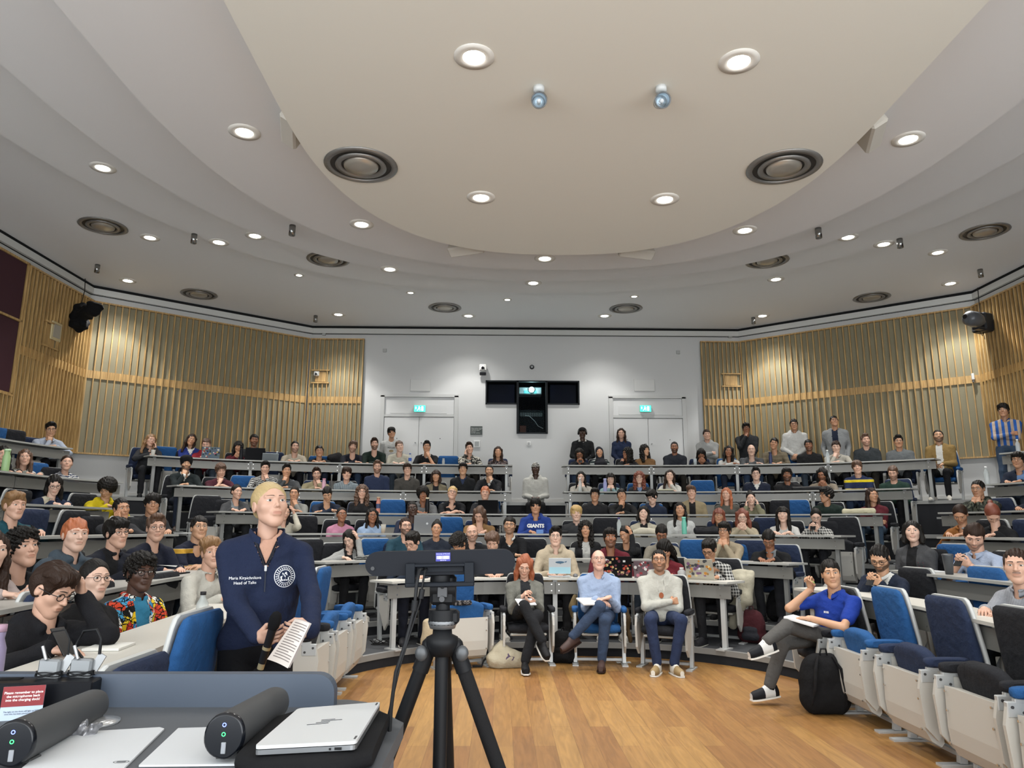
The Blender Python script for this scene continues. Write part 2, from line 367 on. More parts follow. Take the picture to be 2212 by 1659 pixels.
def hair_mesh(st, q):
    key = ('hair', st, q)
    if key in CACHE: return CACHE[key]
    h = RES[q][1]; s0 = st.split('_')[0]; seed = abs(hash_(st)) % 97
    long_ = s0 in ('long', 'longcurl', 'hijab', 'bob', 'wavy', 'pony', 'hang')
    F = Field((-.17, -.22, -.42 if long_ else -.17), (.17, .2, .22), h)
    vol = dict(short=.014, crop=.008, quiff=.016, curly=.026, afro=.046, tied=.010, pony=.010, bun=.010, long=.013, longcurl=.028, bob=.015, wavy=.02,
               mop=.024, bald=.004, turban=.02, beanie=.02, hijab=.016, cap=.016, hang=.013, floppy=.022, wave=.02).get(s0, .014)
    F.el((0, -.017, .035), (.0745+vol*.8, .094+vol*.8, .088+vol), 0)
    def face(zc=-.03, rz=.095, rx=.074, yc=.11, ry=.095, k=.012): F.el((0, yc, zc), (rx, ry, rz), k, neg=True)
    ears = lambda r=.03: [F.el((s*.095, .0, -.012), (r, .026, .04), .01, neg=True) for s in (-1, 1)]
    if s0 in ('short', 'crop', 'quiff', 'curly', 'afro', 'mop', 'floppy', 'wave'):
        F.half((0, -.05, -.055), (0, .35, -1), .015); F.el((0, -.06, -.11), (.2, .07, .06), .02, neg=True)
        if s0 == 'quiff': F.el((0, .055, .115), (.055, .045, .03), .03)
        if s0 == 'wave': F.el((.02, .06, .1), (.07, .045, .035), .03); F.el((.05, .03, .09), (.05, .06, .04), .03)
        if s0 == 'floppy': F.el((.0, .055, .09), (.075, .05, .035), .03)
        if s0 == 'mop': F.el((0, .045, .085), (.085, .06, .05), .03)
        if s0 == 'afro': F.el((0, -.01, .07), (.115, .115, .10), .03)
        if s0 == 'curly': F.el((0, .04, .095), (.075, .06, .042), .03)
        zc = {'mop': -.055, 'floppy': -.045, 'crop': -.022, 'short': -.03, 'quiff': -.02, 'curly': -.03, 'afro': -.03, 'wave': -.03}[s0]
        if st.endswith('_fr'): zc -= .02
        face(zc, .095, .07 if s0 in ('mop', 'floppy') else .074, .118, .10); ears(.03)
    elif s0 in ('tied', 'pony', 'bun'):
        F.half((0, -.05, -.06), (0, .5, -1), .015); face(-.008, .094, .066, .112, .10); ears(.026)
        if s0 == 'bun': F.el((0, -.08, .12), (.035, .035, .032), .015)
        if s0 == 'tied': F.el((0, -.125, .0), (.04, .035, .04), .02)
        if s0 == 'pony': F.el((0, -.115, .06), (.03, .03, .03), .015); F.rc((0, -.14, .05), (0, -.135, -.16), .03, .018, k=.02)
    elif s0 in ('long', 'longcurl', 'bob', 'wavy', 'hang'):
        zb = dict(long=-.27, longcurl=-.23, bob=-.115, wavy=-.19, hang=-.3)[s0]; r = dict(long=.03, longcurl=.045, bob=.032, wavy=.038, hang=.03)[s0]
        yf = .012 if s0 != 'hang' else .05
        for s in (-1, 1): F.rc((s*.068, -.01, .06), (s*.082, yf-.01, -.08), r*.9, r, k=.03); F.rc((s*.082, yf-.01, -.08), (s*.088, yf+.015, zb), r, r*.75, k=.02)
        F.el((0, -.075, zb*.45), (.09, .045, -zb*.6+.03), .03); face(-.045, .125, .066, .112, .098)
        if st.endswith('_fr'): F.el((0, .068, .052), (.062, .028, .026), .012)
    elif s0 == 'bald':
        F.half((0, 0, .045), (0, -.1, 1), .01); F.half((0, -.05, -.055), (0, .35, -1), .015); face(-.03, .14, .09, .09, .10); ears(.035)
    elif s0 == 'turban':
        F.el((0, .0, .075), (.105, .115, .085), .02); F.el((0, .05, .095), (.09, .07, .06), .02); face(-.055, .115, .085, .115, .07); F.half((0, -.05, -.03), (0, .25, -1), .01)
    elif s0 in ('beanie', 'cap'):
        F.half((0, 0, .035), (0, .12, -1), .01)
        if s0 == 'cap': F.el((0, .105, .062), (.06, .05, .012), .01)
    elif s0 == 'hijab':
        F.el((0, -.02, -.06), (.09, .09, .11), .03); F.rc((0, -.02, -.12), (0, -.01, -.24), .085, .15, k=.03); F.el((0, .1, -.005), (.054, .085, .077), .015, neg=True)
    am, fr, stt = dict(curly=(.0075, 230, (1, 1, 1)), afro=(.005, 300, (1, 1, 1)), longcurl=(.009, 170, (1, 1, .9)), mop=(.005, 130, (1, 1, .4)), wavy=(.007, 90, (1.2, 1.2, .5)),
        turban=(.004, 60, (.2, .3, 1.5)), beanie=(.001, 200, (1, 1, 1)), hijab=(.004, 50, (1, 1, .5)), cap=(.0, 1, (1, 1, 1)), bald=(.001, 150, (1, 1, .3)), tied=(.0012, 90, (.4, 1, .4)), pony=(.0012, 90, (.4, 1, .4)), bun=(.0012, 90, (.4, 1, .4))).get(s0, (.0035, 150, (1.4, .35, .35)))
    if am: F.noise(am, fr, seed, stretch=stt)
    if s0 not in ('curly', 'afro', 'longcurl', 'turban', 'beanie', 'cap', 'hijab'): F.noise(.0018 if s0 not in ('tied', 'pony', 'bun') else .0009, 420, seed+3, stretch=(1.5, .3, .3))
    r = F.mesh(); CACHE[key] = r; return r
def hash_(s):
    v = 7
    for ch in s: v = (v*31+ord(ch)) % 100003
    return v
def hand_mesh(side, pose, q):
    """wrist at origin, fingers along +Y, palm faces -Z, thumb toward -X for a right hand"""
    key = ('hand', side, pose, q)
    if key in CACHE: return CACHE[key]
    c = dict(flat=.12, relax=.5, hold=.95, fist=1.35)[pose]; h = RES[q][2]
    F = Field((-.085, -.03, -.12), (.075, .22, .045), h)
    F.rc((0, -.02, 0), (0, .02, 0), .024, .026, k=.01)
    for i in range(4):
        x = -.030+.020*i; F.rc((x*.55, .012, -.002), (x, .088, 0), .0145, .0125, k=.012)
    L = ((.040, .026, .020), (.045, .029, .021), (.041, .027, .020), (.032, .021, .018))
    for i in range(4):
        x = -.030+.020*i; p = np.array([x, .092-.004*abs(i-1), 0.]); a = 0; spr = (i-1.5)*.05*(1-c*.5)
        for j in range(3):
            a += c*(.55, .85, .6)[j]*(1+.08*(i-1.5)); d = np.array([math.sin(spr), math.cos(a), -math.sin(a)]); e = p+d*L[i][j]
            rr = (.0092, .0084, .0074, .0062)[j:j+2]; F.rc(p, e, rr[0], rr[1], k=.004); p = e
    t0 = np.array([-.022, .02, -.008]); t1 = t0+np.array([-.028, .032, -.012-.012*c]); t2 = t1+np.array([-.014+.016*c, .030, -.010-.010*c]); t3 = t2+np.array([.002+.016*c, .024, -.006-.006*c])
    F.rc(t0, t1, .0155, .0118, k=.014); F.rc(t1, t2, .0108, .0096, k=.004); F.rc(t2, t3, .0094, .007, k=.003)
    V, Q = F.mesh()
    if side == 'l': V = V*np.array([-1, 1, 1]); Q = Q[:, ::-1]
    CACHE[key] = (V, Q); return V, Q
def nrm(v): v = np.array(v, float); return v/(np.linalg.norm(v)+1e-9)
def ik(S, W, l1, l2, pole):
    S, W = np.array(S, float), np.array(W, float); d = W-S; L = np.linalg.norm(d)
    if L > (l1+l2)*.985: W = S+d/L*(l1+l2)*.985; d = W-S; L = np.linalg.norm(d)
    L = max(L, abs(l1-l2)+.03); a = (l1*l1-l2*l2+L*L)/(2*L); hh = math.sqrt(max(l1*l1-a*a, 1e-6)); u = nrm(d); p = np.array(pole, float); p = p-u*(p@u)
    return S+u*a+nrm(p)*hh, W
def pose_arms(pose, H, N, sitting, desk_z, fx):
    """per side: wrist, pole, finger dir, palm normal, hand shape   (H head centre, N neck base, +X is the person's right)"""
    hz = desk_z+.035; out = {}
    rel = lambda s: ((s*.15, .36, hz), (s*.9, -.3, -.35), (-s*.55, .83, -.05), (0, 0, -1), 'relax')
    def chin(s, cheek=False):
        t = H+fx@np.array([s*(.075 if cheek else .02), .085 if cheek else .10, -.15 if not cheek else -.09])
        return (t+np.array([s*.02, .045, -.045]), (s*.35, .5, -1), nrm((-s*.25, -.35, .9)) if not cheek else nrm((0, -.5, .87)), nrm((-s*.2, -1, -.2)) if not cheek else nrm((-s*.9, -.3, -.1)), 'fist' if not cheek else 'relax')
    for s, k in ((1, 'r'), (-1, 'l')):
        if pose in ('desk', 'write'): out[k] = ((s*.10, .42, hz), (s*.7, -.3, -.9), nrm((-s*.6, .8, -.1)), (0, 0, -1), 'relax' if pose == 'desk' else 'hold')
        elif pose == 'fold': out[k] = ((-s*.06, .37+.02*s, hz+.01*s), (s*1, -.1, -.4), nrm((-s*.95, .2, 0)), (0, 0, -1), 'relax')
        elif pose == 'cross': z = N[2]-.27; out[k] = ((-s*.09, N[1]+.165+.02*s, z+.02*s), (s*1, .1, -.5), nrm((-s*1, -.5, .1)), nrm((0, -1, -.2)), 'hold')
        elif pose in ('chinr', 'chinl', 'cheekr', 'cheekl'):
            out[k] = chin(s, 'cheek' in pose) if pose[-1] == k else ((s*.03, .36, hz), (s*1, -.2, -.4), nrm((-s*.9, .3, 0)), (0, 0, -1), 'relax')
        elif pose in ('both', 'cheeks'): out[k] = chin(s, pose == 'cheeks')
        elif pose == 'lap': out[k] = ((s*.07, .27, .68 if sitting else .8), (s*.6, -.6, -.8), nrm((-s*.7, .6, -.3)), (0, -.2, -1), 'relax')
        elif pose == 'phone': out[k] = ((s*.06, .30, max(N[2]-.24, desk_z+.08)), (s*.8, -.2, -.8), nrm((-s*.5, .75, .45)), nrm((-s*.7, -.3, .6)), 'hold')
        elif pose in ('headr', 'headl'):
            out[k] = (H+fx@np.array([s*.115, .05, .0])+np.array([s*.02, .02, -.01]), (s*.1, .25, -1), nrm((-s*.35, .1, .93)), nrm((-s*.9, -.4, .2)), 'relax') if pose[-1] == k else rel(s)
        elif pose == 'hang': out[k] = ((s*.21, .06, N[2]-.55), (s*.3, -1, -.2), (0, .15, -1), (-s, 0, 0), 'relax')
        elif pose == 'handsfront': out[k] = ((s*.05, .20, N[2]-.47), (s*1, -.4, -.2), nrm((-s*.7, .3, -.6)), nrm((0, -1, 0)), 'relax')
        else: out[k] = rel(s)
    return out
SKINC = dict(l='d9ab92', p='e0b8a2', m='c4916f', o='cf9f7c', b='9a6648', c='6f452f', d='4d3325')
HAIRC = dict(k='15120f', d='2a1c14', n='4b3322', b='7a5a38', y='b0925c', g='9a5530', r='6b3420', e='8f8c88', w='b9b4aa')
TOPN = dict(sweater='sweater', hoodie='hoodie', shirt='shirt', tee='t_shirt', jacket='jacket', coat='coat', polo='polo_shirt', blazer='blazer', cardigan='cardigan')
def person(label, P, yaw, head_xyz, hd, spec, q='m', stand=False, desk_z=.76, group=None, arms=None, legs=None, hscale=1., trouser=None, shoe='white', extra=None, wid=1., lean_x=0, sock=None, cloth_h=None, hip_z=None, shoe2=None):
    """P floor point, yaw heading of local +Y in the world, head_xyz head centre in the world, hd = head yaw (world), pitch, roll"""
    root = thing('person', label, 'person', P, yaw, group)
    cz, sz = math.cos(-yaw), math.sin(-yaw); dx, dy = head_xyz[0]-P[0], head_xyz[1]-P[1]
    H = np.array([dx*cz-dy*sz, dx*sz+dy*cz, head_xyz[2]-P[2]])
    sex = spec['sex']; fm = sex == 'f'; hy, hp, hr = hd[0]-yaw, hd[1], hd[2]
    fx = np.array((Matrix.Rotation(hy, 3, 'Z')@Matrix.Rotation(hp, 3, 'X')@Matrix.Rotation(hr, 3, 'Y')))
    hip = np.array([0, 0, hip_z or (.93 if stand else .53)]); N = H-np.array([0, .012, 0])-.0*fx[:, 1]+np.array([0, -.02, -.172])
    T = N[2]-hip[2]; sw = (.158 if fm else .182)*wid; sh = {s: N+np.array([s*sw, -.005, -.065]) for s in (-1, 1)}
    l1, l2 = (.265, .24) if fm else (.29, .262)
    A = arms if arms else pose_arms(spec['pose'], H, N, not stand, desk_z, fx); J = {}
    for s, k in ((1, 'r'), (-1, 'l')):
        W = np.array(A[k][0], float); E, W = ik(sh[s], W, l1, l2, A[k][1]); J[k] = (E, W)
    spec.setdefault('hw', .95+.09*(hash_(label) % 100)/100)
    ch = cloth_h or RES[q][3]; kind = spec['kind']; R = .92 if kind in ('shirt', 'tee', 'polo') else 1.0
    if kind in ('coat', 'hoodie', 'jacket'): R = 1.08
    bel = spec.get('belly', 0); sp = lambda t: hip*(1-t)+N*t
    ap = np.array([J[k][i] for k in 'rl' for i in (0, 1)]+[sh[1], sh[-1], hip, N]); lo = ap.min(0)-.12; hi = ap.max(0)+.13; lo[0] = min(lo[0], -.26); hi[0] = max(hi[0], .26)
    lo[2] = min(lo[2], hip[2]-.14); lo[1] = min(lo[1], -.2)
    # ---- upper garment
    F = Field(lo, hi, ch); c = sp(.66); w0 = sw-.035
    F.el(c+np.array([0, .0, 0]), ((w0+.045)*R, .112*R, T*.42), 0); F.el(sp(.3)+np.array([0, .01+bel*.5, 0]), ((.150 if fm else .158)*R*wid+bel*.4, (.118+bel)*R, T*.36), .05)
    F.el(hip+np.array([0, .0, .02]), (.168*wid*R, .13*R, .11), .05)
    if fm: [F.el(sp(.64)+np.array([s*.07, .075, 0]), (.065, .055, .065), .03) for s in (-1, 1)]
    for s in (-1, 1): F.rc(N+np.array([s*.02, -.01, .01]), sh[s]+np.array([-s*.012, 0, .006]), .05*R, .055*R, k=.04)
    slv = kind not in ('tee', 'polo')
    for s, k in ((1, 'r'), (-1, 'l')):
        E, W = J[k]; a0 = sh[s]; F.rc(a0, a0+(E-a0)*(1 if slv else .62), .064*R*(.88 if fm else 1), (.050 if slv else .060)*R*(.9 if fm else 1), k=.035)
        if slv: F.rc(E, E+(W-E)*(.97 if not spec.get('rolled') else .25), .051*R*(.9 if fm else 1), .036*R, k=.02)
    if kind == 'hoodie': F.rc(N+np.array([-.08, -.04, .03]), N+np.array([.08, -.04, .03]), .045, k=.03); F.rc(N+np.array([-.07, -.03, .03]), N+np.array([-.055, .06, .0]), .03, .022, k=.02); F.rc(N+np.array([.07, -.03, .03]), N+np.array([.055, .06, .0]), .03, .022, k=.02)
    cz_ = .012 if kind in ('shirt', 'polo', 'jacket', 'coat', 'blazer') or spec.get('turtle') else 0
    if cz_ or spec.get('collar'):
        for i in range(10):
            a = pi/2+.35+(2*pi-.7)*i/10; b = a+(2*pi-.7)/10; rr = .070
            pa = lambda t: N+np.array([rr*math.cos(t), rr*math.sin(t)-.004, .028-.022*max(0, math.sin(t))]); F.rc(pa(a), pa(b), .0135 if not spec.get('turtle') else .017, k=.008)
    F.noise(.0035 if q != 'n' else .004, 34, hash_(label) % 99, stretch=(1, 1, .8)); F.noise(.0016, 85, hash_(label) % 97+1)
    if q == 'n': F.noise(.005, 19, hash_(label) % 91+2, stretch=(1, 1, 1.3))
    F.rc(N+np.array([0, .012, -.02]), H+np.array([0, -.02, -.06]), .053 if fm else .057, .06, k=.008, neg=True)
    if not stand or legs: F.half(hip+np.array([0, 0, -.06]), (0, 0, -1), .02)
    else: F.half(hip+np.array([0, 0, -.07]), (0, 0, -1), .01)
    V, Q = F.mesh(); mats = [fabric(spec['col'], spec.get('pat', ''), spec.get('c2', 'white'), spec.get('c3', 'black'))]; mi = None
    if spec.get('inner'):
        cc = V[Q].mean(1); mats.append(fabric(spec['inner'])); ax_ = np.abs(cc[:, 0]-H[0]*.0); fr = cc[:, 1] > N[1]+.0+.0*cc[:, 2]
        if spec['open'] == 'v': mi = (fr & (ax_ < .012+.42*(cc[:, 2]-(N[2]-.11)))&(cc[:, 2] > N[2]-.12)).astype(int)
        elif spec['open'] == 'c': mi = (cc[:, 2] > N[2]-.012).astype(int)*(ax_ < .085)
        else:
            mi = (fr & (ax_ < .056) & (cc[:, 1] > sp(.5)[1]+.06)).astype(int)
            mi *= ~((np.linalg.norm(cc-J['r'][1], axis=1) < .09) | (np.linalg.norm(cc-J['l'][1], axis=1) < .09))
    mesh_obj(TOPN[kind], V, Q, mats, root, mi)
    if kind in ('shirt', 'polo') or (spec.get('open') == 'v' and spec.get('inner')) or spec.get('open') == 'c':
        g = MB(); rows = []; a0 = 112 if spec.get('open') != 'c' else 91
        prof = ((.066, .0), (.070, .040), (.074, .043), (.086, .014), (.082, .010)) if spec.get('open') != 'c' else ((.068, -.01), (.072, .012), (.078, .012), (.078, -.012), (.07, -.015))
        for i in range(21):
            a = math.radians(a0)+math.radians(450-2*a0)*i/20; fr = max(0, math.sin(a))
            for rr, zz in prof: rows.append((N[0]+rr*math.cos(a), N[1]+.002+rr*math.sin(a)+.012*fr, N[2]+zz+.004-.055*fr**1.4))
        g.grid(rows, 21, 5, 0, True, None, True); g.build('collar', fabric(spec['inner'] if spec.get('inner') and spec.get('open') in 'vc' else spec['col']), root)
    # ---- body: one skin mesh, neck, torso and arms under the clothes, head and hands merged in
    F = Field(lo, np.maximum(hi, H+.02), max(ch*.8, .009) if q != 'n' else .007)
    F.rc(N+np.array([0, -.005, -.09]), H+np.array([0, -.022, -.05]), .05 if fm else .056, .047 if fm else .055, k=.01)
    F.el(sp(.66), (w0, .07, T*.33), .03); F.el(sp(.3), (.11, .075, T*.3), .03)
    for s, k in ((1, 'r'), (-1, 'l')):
        E, W = J[k]; F.rc(N+np.array([0, 0, -.05]), sh[s], .035, .034, k=.02); F.rc(sh[s], E, .036, .033, k=.02); F.rc(E, W, .033 if slv else .04, .023 if fm else .026, k=.02)
    V, Q = F.mesh(); Vs = [V]; Fs = [Q]; Ms = [np.zeros(len(Q), int)]; n = len(V)
    hv, hq, hm = head_mesh(sex, q); hs = hscale*(.97 if fm else 1.); hv = (hv*np.array([spec.get('hw', 1.), 1, 1])*hs)@fx.T+H
    hm = hm.copy()
    bd = spec.get('beard', 0)
    if bd == 0: hm[(hm == 5) | (hm == 7)] = 0
    elif bd == 3: hm[hm == 5] = 0; hm[hm == 7] = 5
    else: hm[hm == 7] = 5
    hm[hm == 6] = 2; Vs.append(hv); Fs.append(hq+n); Ms.append(hm); n += len(hv)
    for s, k in ((1, 'r'), (-1, 'l')):
        E, W = J[k]; y = nrm(A[k][2]); pn = np.array(A[k][3], float); pn = nrm(pn-y*(pn@y)); z = -pn; x = np.cross(y, z); Rm = np.stack([x, y, z], 1)
        v, f = hand_mesh(k, A[k][4], q); v = v*(.86 if fm else .95)@Rm.T+W; Vs.append(v); Fs.append(f+n); Ms.append(np.zeros(len(f), int)); n += len(v)
    sk = SKINC.get(spec['skin'], spec['skin']); S_ = np.array(lin(sk))*.76; hc = np.array(lin(HAIRC.get(spec['hairc'], '15120f')))
    if not fm: S_ = S_*.96
    ms = [skin_mat(tuple(S_)), skin_mat(tuple(S_*np.array([.80, .62, .60]) if fm else S_*np.array([.8, .66, .62]))), mat(tuple(hc*.75+S_*.05), .8), mat('b9b3aa', .35), mat('1d130e', .25),
          skin_mat(tuple(S_*(.45 if bd == 2 else .25 if bd == 1 else .3)+hc*(.55 if bd == 2 else .75)) if bd else tuple(S_))]
    mesh_obj('body', np.vstack(Vs), np.vstack(Fs), ms, root, np.concatenate(Ms))
    # ---- hair / headwear
    st = spec['hair']
    def on_head(nm, V, Q, m):
        return mesh_obj(nm, (V*np.array([spec.get('hw', 1.), 1, 1])*hs)@fx.T+H, Q, m, root)
    hmat = mat(HAIRC.get(spec['hairc'], spec['hairc']), .5, bump=.35, bscale=160) if st.split('_')[0] not in ('turban', 'beanie', 'hijab', 'cap') else fabric(spec['hairc'], spec.get('hpat', ''), 'offwhite')
    nm = dict(turban='turban', beanie='beanie', hijab='headscarf', cap='cap').get(st.split('_')[0], 'hair')
    if st != 'none': V, Q = hair_mesh(st, q); on_head(nm, V, Q, hmat)
    if st.split('_')[0] == 'beanie' or st == 'cap': V, Q = hair_mesh('crop', q); on_head('hair', V, Q, mat('15120f', .6))
    if spec.get('glasses'):
        g = MB(); rr = .0015 if spec['glasses'] != 2 else .0022
        for s in (-1, 1):
            g.tube([(s*.032+.0215*math.cos(a)*1.0, .0965-abs(math.cos(a))*.002, .009+.0175*math.sin(a)) for a in np.linspace(0, 2*pi, 17)], rr, 5, 0, cap=False)
            g.tube([(s*.053, .094, .014), (s*.073, .07, .015), (s*.083, -.005, .012)], rr*.9, 5, 0)
        g.tube([(-.011, .0975, .014), (0, .101, .016), (.011, .0975, .014)], rr, 5, 0)
        V = np.vstack(g.V)*hs@fx.T+H; mesh_obj('glasses', V, g.F, mat('191718' if spec['glasses'] != 3 else '8a8070', .3, .3), root, None, True)
    if spec.get('phones'):
        g = MB(); g.tube([(math.sin(a)*.1, -.005, .03+math.cos(a)*.105) for a in np.linspace(-1.75, 1.75, 15)], .007, 6, 0)
        for s in (-1, 1): g.ball((s*.092, -.003, .0), (.018, .03, .038), 10)
        mesh_obj('headphones', np.vstack(g.V)*hs@fx.T+H, g.F, mat('black', .4), root)
    if spec.get('lany'):
        g = MB(); yy = sp(.66)[1]+.118
        g.tube([(.06, N[1]+.03, N[2]+.02), (.045, yy-.02, N[2]-.1), (0, yy+.02, N[2]-.3)], .006, 4, 0, sx=.5); g.tube([(-.06, N[1]+.03, N[2]+.02), (-.045, yy-.02, N[2]-.1), (0, yy+.02, N[2]-.3)], .006, 4, 0, sx=.5)
        g.box((0, yy+.025, N[2]-.33), (.06, .004, .04)); g.build('lanyard', mat(spec['lany'], .6), root)
    if spec.get('scarf'):
        g = Field(N-.2, N+.2, .009); g.rc(N+np.array([.07, 0, .03]), N+np.array([0, .1, -.01]), .03, k=.02); g.rc(N+np.array([-.07, 0, .03]), N+np.array([0, .1, -.01]), .03, k=.02)
        g.rc(N+np.array([-.07, -.02, .04]), N+np.array([.07, -.02, .04]), .035, k=.02); g.noise(.004, 70, 3); V, Q = g.mesh(); mesh_obj('scarf', V, Q, fabric(spec['scarf']), root)
    # ---- legs and shoes
    tr = trouser or spec.get('tr', 'char'); zf = 0
    F = Field((-.38, -.26, 0), (.38, .78 if not stand else .3, hip[2]+.14), ch*1.05)
    if legs: L = legs
    elif stand: L = {s: (hip+np.array([s*.095, 0, -.06]), np.array([s*.105, .02, .5]), np.array([s*.11, -.01, .09]), np.array([s*.2, 1, 0])) for s in (1, -1)}
    else: L = {s: (hip+np.array([s*.095, .02, -.0]), np.array([s*.13, .45, .52]), np.array([s*.12, .40, .09]), np.array([s*.2, 1, 0])) for s in (1, -1)}
    F.lo  # legs may cross, so the box covers both
    al = np.array([L[s][i] for s in (1, -1) for i in range(3)]); F = Field(np.minimum(al.min(0)-.13, (-.22, -.16, 0)), np.maximum(al.max(0)+.13, (.22, .16, hip[2]+.1)), ch*1.05)
    F.el(hip+np.array([0, 0, -.01]), (.155*wid, .12, .10), 0)
    for s in (1, -1):
        a, b, c_, d_ = L[s]; F.rc(a, b, .082, .062, k=.03); F.rc(b, c_+(c_-b)*-.04, .062, .05, k=.02)
    F.noise(.003, 45, hash_(label) % 50); V, Q = F.mesh(); mesh_obj('trousers', V, Q, fabric(tr), root)
    for s in (1, -1):
        S = MB(); c_, d_ = L[s][2], nrm(L[s][3]); x = nrm(np.cross(d_, (0, 0, 1))); up = np.cross(x, d_); b0 = c_-up*.055
        rows = []
        for t, wd, hh in ((-.075, .02, .03), (-.065, .033, .06), (-.03, .036, .085), (.02, .037, .085), (.07, .042, .055), (.12, .045, .042), (.16, .04, .034), (.185, .022, .022)):
            o = b0+d_*t; rows += [o+x*wd*math.cos(a)+up*(max(0, math.sin(a))*hh-.028*(math.sin(a) < -.1)) for a in np.linspace(0, 2*pi, 12, endpoint=False)]
        S.grid(rows[:36], 3, 12, 3, True, None, True); S.grid(rows[24:60], 3, 12, 0, True, None, True); S.grid(rows[48:], 4, 12, 3, True, None, True)
        if shoe2:
            for q_ in range(4): m0 = b0+d_*(.015+.022*q_)+up*(.072-.012*q_); S.tube([m0-x*.022, m0+up*.006, m0+x*.022], .004, 5, 4)
        S.add(rows[:12], [list(range(12))[::-1]]); S.add(rows[-12:], [list(range(12))])
        so = [b0+d_*t+x*wd*sg-up*(.03+.012*k) for k in (0, 1) for t, wd, sg in ((-.078, .03, 1), (-.03, .04, 1), (.06, .046, 1), (.14, .047, 1), (.19, .025, 1), (.19, .025, -1), (.14, .047, -1), (.06, .046, -1), (-.03, .04, -1), (-.078, .03, -1))]
        S.add(so, [list(range(10))[::-1], list(range(10, 20))]+[(i, (i+1) % 10, 10+(i+1) % 10, 10+i) for i in range(10)], 1)
        if sock: S.tube([c_-up*.02, c_+(L[s][1]-c_)*.2], .042, 10, 2)
        S.build('shoe', [mat(shoe, .6), mat('d8d4cc' if shoe != '3a2620' else '2a1c18', .7), mat(sock or 'black', .9), mat(shoe2 or shoe, .6), mat('1a1a1a', .8)], root)
    root['_'] = 0; del root['_']
    return root, dict(H=H, N=N, hip=hip, J=J, fx=fx, hs=hs, L=L, A=A, sp=sp)
def skin_mat(c):
    key = ('skin', tuple(round(float(v), 4) for v in c))
    if key in MATS: return MATS[key]
    m = bpy.data.materials.new('skin'); N = NT(m); b = N.b; b.inputs['Base Color'].default_value = tuple(c)+(1,); b.inputs['Roughness'].default_value = .5
    b.inputs['Subsurface Weight'].default_value = 0; MATS[key] = m; return m
# ---------------------------------------------------------------- the tiers and desk rows
YK = [9.0+1.15*i for i in range(6)]; AK = [2.6, 3.4, 4.6, 5.75, 6.9, 8.05]; BK = [3.3+.26*i for i in range(6)]
ZD = [.895, 1.07, 1.40, 1.72, 2.16, 2.75]; ZF = [.15, .31, .64, .96, 1.40, 1.99]
def curve(k):
    a, b, yc = AK[k], BK[k], YK[k]-BK[k]; P = [(-a+.085*max(0, min(6-y, 5)), y) for y in np.arange(-1., yc, .15)]
    for t in np.linspace(0, pi, 161):
        c, s = math.cos(pi-t), math.sin(t); P.append((a*math.copysign(abs(c)**(2/2.6), c), yc+b*abs(s)**(2/2.6)))
    P += [(-p[0], p[1]) for p in P[:len(np.arange(-1., yc, .15))]][::-1]
    P = np.array(P); d = np.r_[0, np.cumsum(np.linalg.norm(np.diff(P, axis=0), axis=1))]; n = int(d[-1]/.1); u = np.linspace(0, d[-1], n)
    return np.stack([np.interp(u, d, P[:, 0]), np.interp(u, d, P[:, 1])], 1)
CV = [curve(k) for k in range(6)]
def normals(P):      # outward
    T = np.gradient(P, axis=0); T /= np.linalg.norm(T, axis=1)[:, None]; return np.stack([-T[:, 1], T[:, 0]], 1)
NV = [normals(c) for c in CV]
def offc(k, off): return CV[k]+NV[k]*off
def bearing(px, py=1100): d = ray(px, py); return math.atan2(d[0], d[1])
def on_row(k, off, px, py=1100):
    """point of row k, off metres behind its desk front, that lies in the direction of column px"""
    P = offc(k, off); b = np.arctan2(P[:, 0]-CAM[0], P[:, 1]-CAM[1]); m = P[:, 1] > .2; t = bearing(px, py); idx = np.where(m)[0]
    bb = b[idx]; j = np.searchsorted(np.maximum.accumulate(bb), t); j = min(max(j, 1), len(idx)-1); i0, i1 = idx[j-1], idx[j]
    f = (t-b[i0])/(b[i1]-b[i0]+1e-9); f = min(max(f, -.5), 1.5); p = P[i0]*(1-f)+P[i1]*f; n = NV[k][i0]*(1-f)+NV[k][i1]*f; return p, nrm(n), i0+f
def strip(mb, A, B, za, zb, m=0): # quads between polylines
    V = [(p[0], p[1], za) for p in A]+[(p[0], p[1], zb) for p in B]; n = len(A)
    mb.add(V, [(i, i+1, n+i+1, n+i) for i in range(n-1)], m)
# floor: oak planks
fm_ = bpy.data.materials.new('oak_planks'); N = NT(fm_); tc = N.add('ShaderNodeTexCoord'); mp = N.add('ShaderNodeMapping'); mp.inputs['Rotation'].default_value = (0, 0, pi/2)
N.l(tc.outputs['Object'], mp.inputs[0]); bk = N.add('ShaderNodeTexBrick'); bk.inputs['Scale'].default_value = 1; bk.inputs['Mortar Size'].default_value = .0012
bk.inputs['Brick Width'].default_value = 1.35; bk.inputs['Row Height'].default_value = .148; bk.offset = .37; bk.offset_frequency = 2
bk.inputs['Color1'].default_value = lin('a07a44')+(1,); bk.inputs['Color2'].default_value = lin('875f34')+(1,); bk.inputs['Mortar'].default_value = lin('6a4a26')+(1,); N.l(mp.outputs[0], bk.inputs['Vector'])
m2 = N.add('ShaderNodeMapping'); m2.inputs['Scale'].default_value = (9, .8, 1); N.l(tc.outputs['Object'], m2.inputs[0]); nz = N.add('ShaderNodeTexNoise'); nz.inputs['Scale'].default_value = 3; nz.inputs['Detail'].default_value = 6; nz.inputs['Distortion'].default_value = 1.2; N.l(m2.outputs[0], nz.inputs['Vector'])
mx = N.add('ShaderNodeMix', data_type='RGBA', blend_type='MULTIPLY'); mx.inputs[0].default_value = .55; N.l(bk.outputs['Color'], mx.inputs[6]); cr = N.add('ShaderNodeValToRGB')
